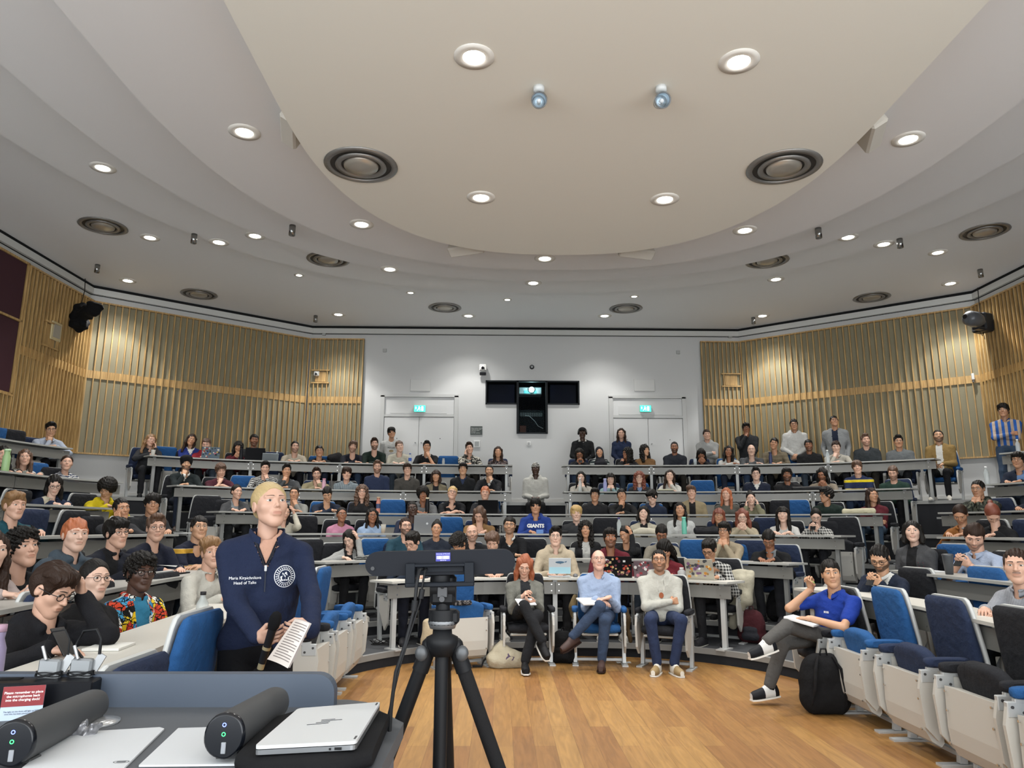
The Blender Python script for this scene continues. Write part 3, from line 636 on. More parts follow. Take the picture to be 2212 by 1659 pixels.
cr.color_ramp.elements[0].position = .3; cr.color_ramp.elements[0].color = (.55, .5, .45, 1); cr.color_ramp.elements[1].position = .65; cr.color_ramp.elements[1].color = (1.15, 1.12, 1.1, 1)
N.l(nz.outputs['Fac'], cr.inputs[0]); N.l(cr.outputs[0], mx.inputs[7]); N.l(mx.outputs[2], N.b.inputs['Base Color']); N.b.inputs['Roughness'].default_value = .42
g = MB(); g.box((0, 4, -.05), (6.2, 12, .1)); tag(g.build('floor', fm_), None, kind='structure')
# tiers: carpet, dark risers, pale metal nosing
carpet = mat('3a3c3f', .95, bump=.4, bscale=300); riser = mat('242528', .9); nose = mat('8f8f8c', .45, .3)
WALL = [(-8.85, -1), (-8.85, 13.85), (-5.2, 16.72), (5.0, 16.72), (8.8, 13.75), (8.8, -1)]
prev = 0
for k in range(6):
    g = MB(); A = offc(k, 0); z = ZF[k]
    if k < 5: B = offc(k+1, 0); b2 = np.stack([np.interp(np.linspace(0, 1, len(A)), np.linspace(0, 1, len(B)), B[:, i]) for i in (0, 1)], 1)
    else:
        wl = np.array([(-9.2, -1), (-9.2, 14.05), (-5.3, 17.2), (5.1, 17.2), (9.2, 13.95), (9.2, -1)]); d = np.r_[0, np.cumsum(np.linalg.norm(np.diff(wl, axis=0), axis=1))]; u = np.linspace(0, d[-1], len(A)); b2 = np.stack([np.interp(u, d, wl[:, i]) for i in (0, 1)], 1)
    strip(g, A, b2, z, z, 0); strip(g, A, A, prev-.02, z-.05, 1); strip(g, offc(k, -.012), offc(k, -.012), z-.055, z+.004, 2); strip(g, offc(k, -.012), offc(k, .045), z+.004, z+.004, 2)
    strip(g, offc(k, -.012), A, z-.055, z-.05, 2)
    tag(g.build('floor', [carpet, riser, nose]), None, kind='structure'); prev = z
# ---------------------------------------------------------------- walls
wp = mat('c0c1c0', .85, bump=.05, bscale=60); gap = mat('1e1f20', .9); ledge = mat('c4c5c2', .8)
ZC = 6.2
def wall(name, p, q, z0, z1, m):
    g = MB(); p, q = np.array(p), np.array(q); d = nrm(q-p); n = np.array([d[1], -d[0]])*-1; t = .15
    if (n@(np.array([0, 7])-(p+q)/2)) > 0: n = -n
    V = [(*p, z0), (*q, z0), (*(q+n*t), z0), (*(p+n*t), z0), (*p, z1), (*q, z1), (*(q+n*t), z1), (*(p+n*t), z1)]
    g.add(V, [(3, 2, 1, 0), (4, 5, 6, 7), (0, 1, 5, 4), (1, 2, 6, 5), (2, 3, 7, 6), (3, 0, 4, 7)]); return tag(g.build(name, m), None, kind='structure')
wall('wall_left', WALL[0], WALL[1], -.1, ZC-.02, wp); wall('wall_back_left', WALL[1], WALL[2], .5, ZC-.02, wp); wall('wall_back_right', WALL[3], WALL[4], .5, ZC-.02, wp); wall('wall_right', WALL[4], WALL[5], -.1, ZC-.02, wp)
# back wall with the T-shaped booth opening (x from WX0..WX3, z from 3.64..4.9)
BY = 16.72; WX = (-1.06, -.30, .37, 1.15); WZ = (3.64, 4.33, 4.9)
g = MB()
for x0, x1, z0, z1 in ((-5.2, WX[0], .5, ZC-.02), (WX[3], 5.0, .5, ZC-.02), (WX[0], WX[3], WZ[2], ZC-.02), (WX[0], WX[1], .5, WZ[1]), (WX[2], WX[3], .5, WZ[1]), (WX[1], WX[2], .5, WZ[0])):
    g.box(((x0+x1)/2, BY+.08, (z0+z1)/2), (x1-x0, .16, z1-z0))
tag(g.build('wall_back', wp), None, kind='structure')
# shadow gap and ledge under the ceiling
g = MB(); n_ = 0
for i in range(5):
    p, q = np.array(WALL[i]), np.array(WALL[i+1]); d = nrm(q-p); n = np.array([d[1], -d[0]]); L = np.linalg.norm(q-p)
    X = np.eye(4); X[:2, 0] = d; X[:2, 1] = -n; X[:2, 3] = p
    g.box((L/2, -.02, ZC-.03), (L, .04, .05), 0, X); g.box((L/2, -.035, ZC-.125), (L+.02, .05, .12), 1, X); g.box((L/2, -.004, ZC-.195), (L, .008, .012), 0, X)
tag(g.build('trim_1', [gap, ledge]), None, kind='structure')
g = MB()
for i in (1, 2, 3):
    p, q = np.array(WALL[i]), np.array(WALL[i+1]); d = nrm(q-p); n = np.array([d[1], -d[0]]); L = np.linalg.norm(q-p); X = np.eye(4); X[:2, 0] = d; X[:2, 1] = -n; X[:2, 3] = p
    g.box((L/2, -.01, ZF[5]+.08), (L-.02, .02, .14), 0, X)
tag(g.build('baseboard_back', mat('c9c9c5', .7)), None, kind='structure')
# slatted panels
oak = bpy.data.materials.new('oak_slats'); N = NT(oak); tc = N.add('ShaderNodeTexCoord'); mp = N.add('ShaderNodeMapping'); mp.inputs['Scale'].default_value = (8, 8, .6); N.l(tc.outputs['Object'], mp.inputs[0])
nz = N.add('ShaderNodeTexNoise'); nz.inputs['Scale'].default_value = 5; nz.inputs['Detail'].default_value = 4; N.l(mp.outputs[0], nz.inputs['Vector']); cr = N.add('ShaderNodeValToRGB')
cr.color_ramp.elements[0].color = lin('9c7c4e')+(1,); cr.color_ramp.elements[1].color = lin('c2a068')+(1,); cr.color_ramp.elements[0].position = .35; cr.color_ramp.elements[1].position = .65
N.l(nz.outputs['Fac'], cr.inputs[0]); N.l(cr.outputs[0], N.b.inputs['Base Color']); N.b.inputs['Roughness'].default_value = .5
felt = mat('868069', .95, bump=.2, bscale=250); SZ0, SZ1 = 2.86, 5.86
def slats(name, p, q, z0, z1, band=True, pitch=.098, hole=None):
    p, q = np.array(p), np.array(q); d = nrm(q-p); n = np.array([d[1], -d[0]]); L = np.linalg.norm(q-p)
    X = np.eye(4); X[:2, 0] = d; X[:2, 1] = -n; X[:2, 3] = p; g = MB()
    g.box((L/2, -.012, (z0+z1)/2), (L, .024, z1-z0), 1, X)
    N_ = int(L/pitch)
    for i in range(N_+1):
        x = .02+i*(L-.04)/N_
        if hole and hole[0] < x < hole[1]:
            g.box((x, -.045, (z0+hole[2])/2), (.02, .05, hole[2]-z0), 0, X); g.box((x, -.045, (z1+hole[3])/2), (.02, .05, z1-hole[3]), 0, X)
        else: g.box((x, -.045, (z0+z1)/2), (.02, .05, z1-z0), 0, X)
    for z in (z0, z1): g.box((L/2, -.04, z), (L, .075, .03), 0, X)
    if band: g.box((L/2, -.03, 4.40), (L, .03, .155), 0, X)
    if hole:
        for z in (hole[2], hole[3]): g.box(((hole[0]+hole[1])/2, -.045, z), (hole[1]-hole[0]+.12, .075, .028), 0, X)
        g.box(((hole[0]+hole[1])/2, -.03, (hole[2]+hole[3])/2), (hole[1]-hole[0]-.05, .03, hole[3]-hole[2]-.06), 0, X)
    tag(g.build(name, [oak, felt]), None, kind='structure'); return X
slats('trim_2', (-8.82, 6), (-8.82, 11.85), SZ0, 3.6, False); slats('trim_3', (-8.82, 11.86), (-8.82, 13.86), SZ0, SZ1, hole=(.62, .95, 4.62, 5.06)); slats('trim_4', (-8.8, 13.88), (-5.26, 16.66), SZ0, SZ1, pitch=.125)
slats('trim_5', (-5.2, 16.68), (-3.94, 16.68), SZ0, SZ1, pitch=.098, hole=(.12, .42, 4.80, 5.10)); slats('trim_6', (4.05, 16.68), (4.98, 16.68), SZ0, SZ1, hole=(.52, .86, 4.78, 5.08)); slats('trim_7', (5.02, 16.66), (8.76, 13.78), SZ0, SZ1, pitch=.125)
slats('trim_8', (8.77, 13.74), (8.77, 10.8), SZ0, SZ1); slats('trim_9', (8.77, 10.8), (8.77, 6), SZ0, 3.6, False)
g = MB(); mar = mat('3d1d26', .95, bump=.2, bscale=300)
for z0, z1 in ((3.64, 4.84), (4.89, 5.86)): g.box((-8.81, 8.9, (z0+z1)/2), (.05, 5.8, z1-z0), 1)
for z in (3.62, 4.865, 5.88): g.box((-8.80, 8.9, z), (.08, 5.9, .035), 0)
g.box((-8.80, 11.84, 4.75), (.08, .035, 2.28), 0); g.box((8.78, 8.0, 4.75), (.05, 5.4, 2.2), 1); tag(g.build('trim_10', [oak, mar]), None, kind='structure')
# ---------------------------------------------------------------- ceiling: lowest slab in the middle, rings stepping up
CR = [(2.6, 3.35, 5.6, 5.0), (4.05, 4.9, 5.5, 5.33), (5.35, 6.4, 5.5, 5.68), (6.7, 7.9, 5.5, 5.97)]
def ring_curve(a, b, yc, n=2.4):
    P = [(-a, -1.5), (-a, yc*.5)]+[(a*math.copysign(abs(math.cos(pi-t))**(2/n), math.cos(pi-t)), yc+b*abs(math.sin(t))**(2/n)) for t in np.linspace(0, pi, 97)]+[(a, yc*.5), (a, -1.5)]
    return np.array(P)
rc_ = [ring_curve(*c[:3]) for c in CR]
wl = np.array([(-9, -1.5), (-9, 13.9), (-5.25, 16.85), (5.05, 16.85), (9, 13.8), (9, -1.5)]); d = np.r_[0, np.cumsum(np.linalg.norm(np.diff(wl, axis=0), axis=1))]
u = np.linspace(0, d[-1], len(rc_[0])); rc_.append(np.stack([np.interp(u, d, wl[:, i]) for i in (0, 1)], 1))
cm = [mat(c, .9) for c in ('dfdbd0', 'e0dddb', 'e2e0df', 'e5e4e3', 'e6e6e6')]
zs = [c[3] for c in CR]+[ZC]
g = MB(); P = rc_[0]; g.prism([tuple(p) for p in P], 5.0, 5.06, 0)
for i in range(4):
    strip(g, rc_[i], rc_[i], zs[i], zs[i+1]+.01, i); strip(g, rc_[i+1], rc_[i]*1.0, zs[i+1], zs[i+1], i+1)
tag(g.build('ceiling', cm), None, kind='structure')
g = MB(); g.box((0, 7.6, ZC+.12), (18.4, 19, .1)); tag(g.build('ceiling', mat('bfbab2', .9)), None, kind='structure')
def inside(x, y, c):
    a, b, yc = c[:3]
    return abs(x) < a if y < yc else (abs(x)/a)**2.4+((y-yc)/b)**2.4 < 1
def ceil_pt(px, py):
    for c in CR+[(99, 99, 0, ZC)]:
        p = atz(px, py, c[3])
        if inside(p[0], p[1], c): return p
# ---------------------------------------------------------------- downlights
glow = mat('fffaf0', .5, emit=14); ltrim = mat('dedad2', .6); chrome = mat('9a9a98', .25, 1); refl = mat('f7f4ec', .4, emit=5.0)
DL = [(1024, 122, 'lit ceiling downlight at the front left, largest in view'), (1596, 132, 'lit ceiling downlight at the front right, upper right of the glass spotlight'), (1039, 426, 'lit downlight on the central slab between the two left vents'),
 (1436, 430, 'lit downlight on the central slab left of the big right vent'), (528, 285, 'lit downlight left of the angled white speaker panel'), (1962, 300, 'lit downlight right of the angled white speaker panel at the right'),
 (222, 362, 'leftmost lit downlight, high on the left ceiling ring'), (781, 484, 'lit downlight just outside the left edge of the central slab'), (1609, 497, 'lit downlight just outside the right edge of the central slab'),
 (1177, 558, 'lit downlight at the far tip of the central slab'), (324, 513, 'lit downlight right of the leftmost round vent'), (473, 523, 'lit downlight right of the left hanging cylinder'), (551, 509, 'lit downlight left of the second hanging cylinder on the left'),
 (842, 581, 'lit downlight right of the half hidden left vent'), (1152, 611, 'lit downlight below the far tip of the central slab'), (1676, 603, 'lit downlight below the half hidden right vent'), (1832, 512, 'lit downlight right of the large hanging cylinder on the right'),
 (1909, 527, 'lit downlight directly left of the small right hanging cylinder'), (2026, 545, 'lit downlight left below the rightmost round vent'), (646, 594, 'small lit downlight below the half hidden left vent'), (276, 606, 'lit downlight above the left corner of the wall slats'),
 (731, 679, 'lit downlight near the back left wall corner'), (1012, 682, 'lit downlight below the far left centre vent'), (1306, 682, 'lit downlight left below the far right centre vent'), (1647, 682, 'lit downlight near the back right wall corner'), (2053, 612, 'lit downlight above the right corner of the wall slats'),
 (1096, 647, 'small lit downlight between the two far vents, left one'), (887, 632, 'very small lit downlight left above the far left vent'), (1370, 640, 'very small lit downlight above the far right vent')]
proto = None
for i, (px, py, lb) in enumerate(DL):
    p = ceil_pt(px, py); small = i in (19, 26, 27, 28)
    if proto is None:
        t = thing('ceiling_downlight', lb, 'ceiling light', tuple(p), 0, 'ceiling downlights')
        g = MB(); g.lathe([(.155, -.001), (.155, -.007), (.088, -.012), (.084, -.002)], 28); g.build('trim_ring', ltrim, t)
        g = MB(); g.lathe([(.086, -.006), (.06, -.003)], 24); g.build('reflector', refl, t)
        g = MB(); g.disc((0, 0, -.007), .083, 24, 0, None, True); g.build('lamp', glow, t); proto = t
    else: t = copy_tree(proto); t.location = tuple(p); t['label'] = lb
    if small: t.scale = (.6, .6, 1)
    ld = bpy.data.lights.new('lamp_light', 'SPOT'); wall_ = i in (20, 21, 22, 23, 24, 25)
    ld.energy = DOWN_W*(.35 if small else .95 if i in (22, 23) else 1.8 if wall_ else 1); ld.spot_size = math.radians(118 if not wall_ else 88); ld.spot_blend = .75 if not wall_ else .35; ld.shadow_soft_size = .07; ld.color = (1, .98, .95)
    lo = bpy.data.objects.new('lamp_light', ld); COL.objects.link(lo); lo.parent = t; lo.location = (0, 0, -.03)
# round air vents
VT = [(780, 356, 'large round metal air vent left on the central slab'), (1693, 360, 'large round metal air vent right on the central slab'), (223, 491, 'leftmost round metal air vent, cut by the ceiling step'), (2127, 503, 'rightmost round metal air vent, cut by the ceiling step'),
 (709, 556, 'round metal vent half hidden behind the step, left'), (1657, 559, 'round metal vent half hidden behind the step, right'), (430, 635, 'round metal vent above the left angled slats'), (1883, 642, 'round metal vent above the right angled slats'),
 (961, 664, 'far round metal vent left of centre'), (1352, 666, 'far round metal vent right of centre')]
proto = None
for i, (px, py, lb) in enumerate(VT):
    if i in (4, 5): p = atz(px, py+4, 5.97)
    elif i in (2, 3): p = atz(px, py-3, ZC)
    else: p = ceil_pt(px, py)
    if proto is None:
        t = thing('air_vent', lb, 'air vent', tuple(p), 0, 'round ceiling air vents'); vm = mat('8d8a86', .35, .6); vd = mat('3c3a36', .5, .3)
        g = MB(); g.lathe([(.355, -.001), (.36, -.012), (.30, -.022), (.298, -.004)], 40); g.build('rim', vm, t)
        g = MB(); g.disc((0, 0, -.003), .30, 40, 0, None, True); g.build('throat', vd, t)
        g = MB(); g.lathe([(.245, -.006), (.25, -.022), (.20, -.028), (.19, -.01)], 36); g.build('blade_ring', vm, t)
        g = MB(); g.lathe([(.17, -.008), (.165, -.03), (.10, -.04), (.02, -.055), (0.001, -.055)], 36); g.build('cone', mat('b5afa4', .3, .6), t); proto = t
    else: t = copy_tree(proto); t.location = tuple(p); t['label'] = lb
# hanging cylinders
CY = [(420, 514, 'small steel cylinder hanging between two lit downlights at left'), (632, 495, 'steel cylinder hanging left of the central slab edge'), (1767, 501, 'largest steel cylinder hanging at the right'), (1943, 524, 'steel cylinder right of a lit downlight at the right'),
 (211, 580, 'steel cylinder at the far left above the black-covered fixture'), (2117, 590, 'steel cylinder at the far right near the wall'), (682, 690, 'tiny steel cylinder at the back left corner'), (1627, 694, 'tiny steel cylinder at the back right corner')]
for i, (px, py, lb) in enumerate(CY):
    p = ceil_pt(px, py-8); g = MB(); g.lathe([(.001, 0), (.045, 0), (.045, -.15), (.036, -.15), (.034, -.13), (.001, -.13)], 20, 0, None, True)
    o = g.build('ceiling_cylinder', chrome, None, tuple(p)); tag(o, lb, 'ceiling fixture', 'steel cylinders under the ceiling')
# glass spotlights under the slab
for px, lb in ((1164, 'clear glass ceiling spotlight, left one of two'), (1428, 'clear glass ceiling spotlight, right one of two')):
    p = atz(px, 188, 5.0); t = thing('ceiling_spotlight', lb, 'spotlight', tuple(p), 0, 'glass spotlights')
    g = MB(); g.lathe([(.001, 0), (.045, 0), (.045, -.04), (.02, -.045), (.001, -.045)], 16); g.build('mount', mat('c9cbca', .5), t)
    X = M4((0, 0, -.125), 0, rx=-1.15)
    g = MB(); g.lathe([(.05, .10), (.062, .02), (.064, -.05), (.061, -.05), (.058, .02), (.045, .1)], 24, 0, X); g.build('glass_shade', mat('d5dcde', .08, alpha=.35), t)
    g = MB(); g.lathe([(.001, .10), (.05, .095), (.057, .0), (.06, -.03)], 24, 0, X); g.lathe([(.066, -.05), (.066, -.042), (.055, -.042)], 24, 1, X); g.build('reflector', [mat('b9c4cb', .2, .8), mat('3a3d40', .4)], t)
    g = MB(); g.ball((0, 0, .0), (.02, .02, .03), 10, 0, X); g.build('bulb', mat('e9eef2', .2), t)
# loudspeaker panels behind the slab edge
for px, py, lb, rz, z in ((633, 282, 'white speaker panel sticking out left of the slab', .25, 5.19), (1882, 292, 'white speaker panel sticking out right of the slab', -.35, 5.19), (1009, 541, 'small white speaker panel at the far left slab edge', 1.2, 5.25), (1373, 548, 'small white speaker panel at the far right slab edge', -1.3, 5.25)):
    p = atz(px, py, 5.12); g = MB(); g.box((0, 0, 0), (.16, .5, .22), 0, M4((0, 0, .06), rz, ry=.5 if px < 1100 else -.5), bev=.02); o = g.build('ceiling_speaker', mat('c3beb4', .7), None, tuple(p)); tag(o, lb, 'speaker', 'white speakers behind the slab edge')
# ---------------------------------------------------------------- doors
dw = mat('c8c9c8', .6); dfr = mat('b9bab8', .5); dk = mat('3a3a3a', .5); FZ = ZF[5]
for n_, (x0, x1, lb) in enumerate(((-3.46, -1.74, 0), (1.88, 3.6, 0))):
    t = bpy.data.objects.new('door_%d' % (n_+1), None); COL.objects.link(t); t.location = (0, BY, 0); tag(t, None, kind='structure'); y = -.02
    g = MB(); zt = 4.52
    for a in (x0, x1): g.box((a, -.03, (FZ+zt)/2), (.09, .08, zt-FZ))
    g.box(((x0+x1)/2, -.03, zt), (x1-x0+.09, .08, .07)); g.box(((x0+x1)/2, -.03, 4.05), (x1-x0, .07, .06)); g.build('door_frame', dfr, t)
    g = MB(); g.box(((x0+x1)/2, -.02, 4.28), (x1-x0-.09, .03, .40)); g.box(((x0+x1)/2-.02, -.04, 4.2), (x1-x0-.4, .02, .20)); g.build('over_panel', dw, t)
    m_ = (x0+x1)/2
    for s, a, b in ((1, x0+.05, m_-.004), (-1, m_+.004, x1-.05)):
        g = MB(); g.box(((a+b)/2, -.03, (FZ+4.01)/2), (b-a, .045, 4.01-FZ), 0, None, .004); d = g.build('door_leaf', dw, t)
        g = MB(); g.tube([(m_-s*.07, -.05, FZ+1.42), (m_-s*.07, -.075, FZ+1.42)], .018, 12); g.build('lock', mat('6a6a68', .3, .9), d)
        g = MB(); g.tube([(m_-s*.5, -.05, FZ+1.52), (m_-s*.5, -.058, FZ+1.52)], .011, 10); g.build('peephole', dk, d)
def wallbox(name, lb, cat, c, d, m, bev=.006, **k):
    g = MB(); g.box((0, 0, 0), d, 0, None, bev); o = g.build(name, m, None, c); return tag(o, lb, cat, **k)
# exit signs
for px, lb in ((907, 'lit green exit sign over the left double door'), (1394, 'lit green exit sign over the right double door')):
    p = aty(px, 883, BY-.1); t = thing('exit_sign', lb, 'exit sign', tuple(p), 0, 'exit signs'); g = MB(); g.box((0, 0, 0), (.27, .06, .16), 0, None, .006); g.build('housing', mat('9fd8c8', .4), t)
    g = MB(); g.box((0, -.031, 0), (.255, .004, .145)); g.build('lit_panel', mat('38d6b4', .4, emit=1.5), t)
    g = MB(); W = .035
    g.ball((-.015, -.035, .045), (.011, .003, .011), 8); g.tube([(-.015, -.035, .03), (-.025, -.035, -.005)], .010, 6); g.tube([(-.02, -.035, .0), (.01, -.035, -.02), (.005, -.035, -.05)], .006, 6); g.tube([(-.03, -.035, .0), (-.035, -.035, -.03), (-.06, -.035, -.045)], .006, 6); g.tube([(-.02, -.035, .025), (.015, -.035, .01)], .005, 6)
    g.box((.06, -.034, 0), (.045, .003, .10)); g.add([(-.075, -.034, .02), (-.105, -.034, .02), (-.09, -.034, -.02)], [(0, 1, 2)]); g.box((-.09, -.034, .03), (.012, .003, .03)); g.build('pictogram', mat('eefcf6', .5, emit=2.2), t)
for px, py, w_, h_, lb in ((908, 832, .47, .29, 'blank square wall panel over the left exit door'), (1392, 832, .49, .29, 'blank square wall panel over the right exit door')):
    wallbox('wall_panel', lb, 'wall panel', tuple(aty(px, py, BY-.012)), (w_, .02, h_), mat('c3c4c2', .6), group='blank wall panels')
for px, py, lb in ((831, 757, 'small grey wall box above the left door'), (1465, 761, 'small grey wall box above the right door'), (700, 721, 'small grey box over the left back slats'), (1577, 726, 'small grey box over the right back slats')):
    wallbox('sensor_box', lb, 'sensor', tuple(aty(px, py, BY-.02)), (.085, .04, .085), mat('a3a4a2', .6), group='small grey wall boxes')
p = aty(1029, 930, BY-.012); t = thing('wall_notice', 'dark grey notice with white lines of text by the left door', 'sign', tuple(p)); g = MB(); g.box((0, 0, 0), (.28, .012, .20)); g.build('board', mat('3c4340', .6), t)
text_obj('lettering', 'Please contact a member\nof security who works\nstaff if you require\nfirst aid or\nany other assistance', .026, mat('d5d8d4', .6), t, M4((-.12, -.008, 0), rx=pi/2), 'LEFT', sp=1.1)
t = thing('call_panel', 'white framed square panel below the dark notice', 'wall panel', tuple(aty(1030, 959, BY-.015))); g = MB(); g.box((0, 0, 0), (.15, .03, .165), 0, None, .006); g.build('frame', mat('cfd0ce', .5), t); g = MB(); g.box((0, -.017, 0), (.10, .006, .11)); g.build('face', mat('8f9391', .4), t)
t = thing('wall_switch', 'small white switch plate under the booth window', 'switch', tuple(aty(1142, 958, BY-.015))); g = MB(); g.box((0, 0, 0), (.09, .02, .09), 0, None, .004); g.build('plate', mat('d4d5d2', .5), t); g = MB(); [g.box((0, -.012, z), (.05, .006, .01)) for z in (-.015, .012)]; g.build('keys', dk, t)
t = thing('smoke_detector', 'small round dark clock-like detector above the booth window', 'detector', tuple(aty(1149, 793, BY-.03))); X = M4((0, 0, 0), rx=pi/2); g = MB(); g.lathe([(.001, .03), (.05, .03), (.055, 0), (.05, -.02)], 20, 0, X); g.build('ring', mat('2b2c2e', .4), t); g = MB(); g.lathe([(.03, .034), (.001, .04)], 14, 0, X); g.build('face', mat('8d9092', .4), t)
# dome / box cameras
def ptz(name, lb, p, s=1, white='dcdcd8'):
    t = thing(name, lb, 'camera', tuple(p)); t.scale = (s, s, s)
    g = MB(); g.box((0, .03, .05), (.13, .12, .04), 0, None, .01); g.box((-.055, 0, .0), (.02, .07, .1), 0, None, .005); g.box((.055, 0, .0), (.02, .07, .1), 0, None, .005); g.build('bracket', mat(white, .4), t)
    g = MB(); g.ball((0, 0, 0), (.055, .06, .06), 16); g.build('head', mat(white, .3), t); g = MB(); g.tube([(0, -.05, -.01), (0, -.075, -.012)], .028, 16); g.build('lens', mat('0c0c10', .1), t); return t
p = aty(1043, 795, BY-.16); t = ptz('wall_camera', 'white camera on a wall bracket left above the booth', p, 1.25); g = MB(); g.box((0, .05, -.1), (.12, .06, .05), 0, None, .006); g.tube([(0, .12, .06), (0, .04, .06)], .02, 8); g.build('base_box', mat('26272a', .4), t)
X = aty(684, 808, 16.62); t = ptz('dome_camera', 'round white camera in a wooden frame on the left back slats', X, .9)
X = aty(1621, 818, 16.62); t = ptz('dome_camera', 'round white camera in a wooden frame on the right back slats', X, .9)
for (X, rz, lb) in ((atx(217, 808, -8.68), -pi/2+.5, 'white box sensor on the left slatted corner'), (atx(2102, 817, 8.60), pi/2-.5, 'white box sensor on the right slatted corner')):
    t = thing('wall_sensor', lb, 'sensor', tuple(X), rz); g = MB(); g.box((0, 0, .03), (.07, .05, .13), 0, None, .01); g.build('housing', mat('d5d6d2', .4), t); g = MB(); g.box((0, 0, -.06), (.05, .04, .05), 0, None, .01); g.build('foot', mat('6b6c68', .5), t)
t = thing('wall_vent_box', 'cream framed panel set in the left side slats', 'wall panel', tuple(atx(121, 716, -8.76)), 0); g = MB(); g.box((0, 0, 0), (.03, .3, .34), 0, None, .01); g.build('frame', mat('c9b98f', .6), t); g = MB(); g.box((.018, 0, 0), (.01, .2, .24)); g.build('face', mat('a8a294', .6), t)
# moving-head lights
t = thing('stage_light', 'stage light wrapped in black cloth on the left corner slats', 'stage light', (-8.45, 13.13, 5.38), -.4)
F = Field((-.5, -.5, -.5), (.6, .4, .4), .012); F.rc((-.2, 0, .08), (-.2, 0, -.14), .15, .16, k=.02); F.rc((-.1, -.05, 0), (.32, -.12, .03), .12, .14, k=.05); F.el((.34, -.12, .02), (.12, .14, .14), .03); F.rc((-.12, .0, -.2), (-.02, -.02, -.22), .07, k=.05); F.noise(.018, 26, 4); F.noise(.008, 55, 5); V, Q = F.mesh(); mesh_obj('black_cloth', V, Q, fabric('0f0f11'), t)
g = MB(); g.box((-.3, .1, 0), (.18, .2, .25), 0, None, .01); g.build('wall_bracket', mat('1a1a1c', .5), t)
g = MB(); g.tube([(-.2, 0, .2), (-.18, .02, .5), (-.22, .03, .74)], .008, 6); g.build('cable', mat('101010', .5), t)
t = thing('stage_light', 'grey moving-head stage light on the right corner slats', 'stage light', (8.38, 13.1, 5.37), .4)
g = MB(); g.box((.18, .05, .0), (.26, .3, .36), 0, None, .03); g.build('base', mat('26272a', .45), t)
g = MB(); g.box((-.02, .0, .14), (.22, .14, .06), 0, None, .02); g.box((-.02, 0, -.14), (.22, .14, .06), 0, None, .02); g.build('yoke', mat('2c2d30', .4), t)
g = MB(); g.lathe([(.001, -.26), (.05, -.26), (.07, -.22), (.13, -.12), (.15, 0), (.14, .14), (.09, .2), (.001, .2)], 24, 0, M4((-.2, -.05, 0), ry=-pi/2+.1)@M4(rx=0)); g.build('head', mat('55585c', .3), t)
g = MB(); g.disc((0, 0, .262), .045, 16, 0, M4((-.2, -.05, 0), ry=-pi/2+.1)); g.build('lens', mat('0b0b0d', .1), t)
g = MB(); g.tube([(.15, .05, .18), (.17, .05, .5), (.2, .06, .72)], .008, 6); g.tube([(.0, .0, -.2), (.06, .0, -.28), (.1, .0, -.2), (.12, 0, -.34)], .006, 6); g.build('cable', mat('101010', .5), t)
# ---------------------------------------------------------------- projection booth behind a T-shaped window
booth = mat('0d1014', .8); g = MB()
g.box((0.04, BY+2.2, 4.2), (2.6, .05, 2.2)); g.box((-1.25, BY+1.2, 4.2), (.05, 2.1, 2.2)); g.box((1.32, BY+1.2, 4.2), (.05, 2.1, 2.2)); g.box((.04, BY+1.2, 5.2), (2.6, 2.1, .05)); g.box((.04, BY+1.2, 3.3), (2.6, 2.1, .05)); tag(g.build('wall_booth', booth), None, kind='structure')
wf = bpy.data.objects.new('window_1', None); COL.objects.link(wf); tag(wf, None, kind='structure'); fr = mat('1c1f22', .6); g = MB()
def bar(x0, x1, z0, z1): g.box(((x0+x1)/2, BY+.0, (z0+z1)/2), (x1-x0, .09, z1-z0))
b = .03
bar(WX[0], WX[3], WZ[2]-b, WZ[2]); bar(WX[0], WX[0]+b, WZ[1], WZ[2]); bar(WX[3]-b, WX[3], WZ[1], WZ[2]); bar(WX[0], WX[1], WZ[1], WZ[1]+b); bar(WX[2], WX[3], WZ[1], WZ[1]+b)
bar(WX[1]-.03, WX[1]+.02, WZ[0], WZ[2]); bar(WX[2]-.02, WX[2]+.03, WZ[0], WZ[2]); bar(WX[1], WX[2], WZ[0], WZ[0]+b); g.build('window_frame', fr, wf)
gl = mat('060a0e', .2, alpha=.4); gl.node_tree.nodes['Principled BSDF'].inputs['Specular IOR Level'].default_value = .06
for x0, x1, z0 in ((WX[0]+b, WX[1]-.03, WZ[1]+b), (WX[1]+.02, WX[2]-.02, WZ[0]+b), (WX[2]+.03, WX[3]-b, WZ[1]+b)):
    g = MB(); g.box(((x0+x1)/2, BY+.03, (z0+WZ[2]-b)/2), (x1-x0, .006, WZ[2]-b-z0)); g.build('pane', gl, wf)
for x0, x1 in ((WX[0]+.06, WX[1]-.08), (WX[2]+.1, WX[3]-.07)):
    t = tag(MB().box(((x0+x1)/2, BY+.12, 4.60), (x1-x0, .01, .46)).build('window_screen', mat('0b1330', .3)), 'dark blue screen behind the %s booth pane' % ('left' if x0 < 0 else 'right'), 'screen', 'booth screens')
t = thing('projector', 'white projector with a glowing lens behind the booth glass', 'projector', (.0, BY+.4, 4.70)); g = MB(); g.box((0, 0, 0), (.56, .4, .17), 0, None, .02); g.build('case', mat('8f9a9c', .5), t); g = MB(); g.box((0, -.205, -.03), (.3, .01, .07)); g.build('grille', mat('3e8d90', .4, emit=.5), t)
g = MB(); g.tube([(.03, -.19, .02), (.03, -.24, .02)], .075, 20); g.build('lens_ring', mat('1a1c1e', .3), t); g = MB(); g.tube([(.03, -.241, .02), (.03, -.245, .02)], .062, 20); g.build('lens', mat('c8fbff', .2, emit=60), t)
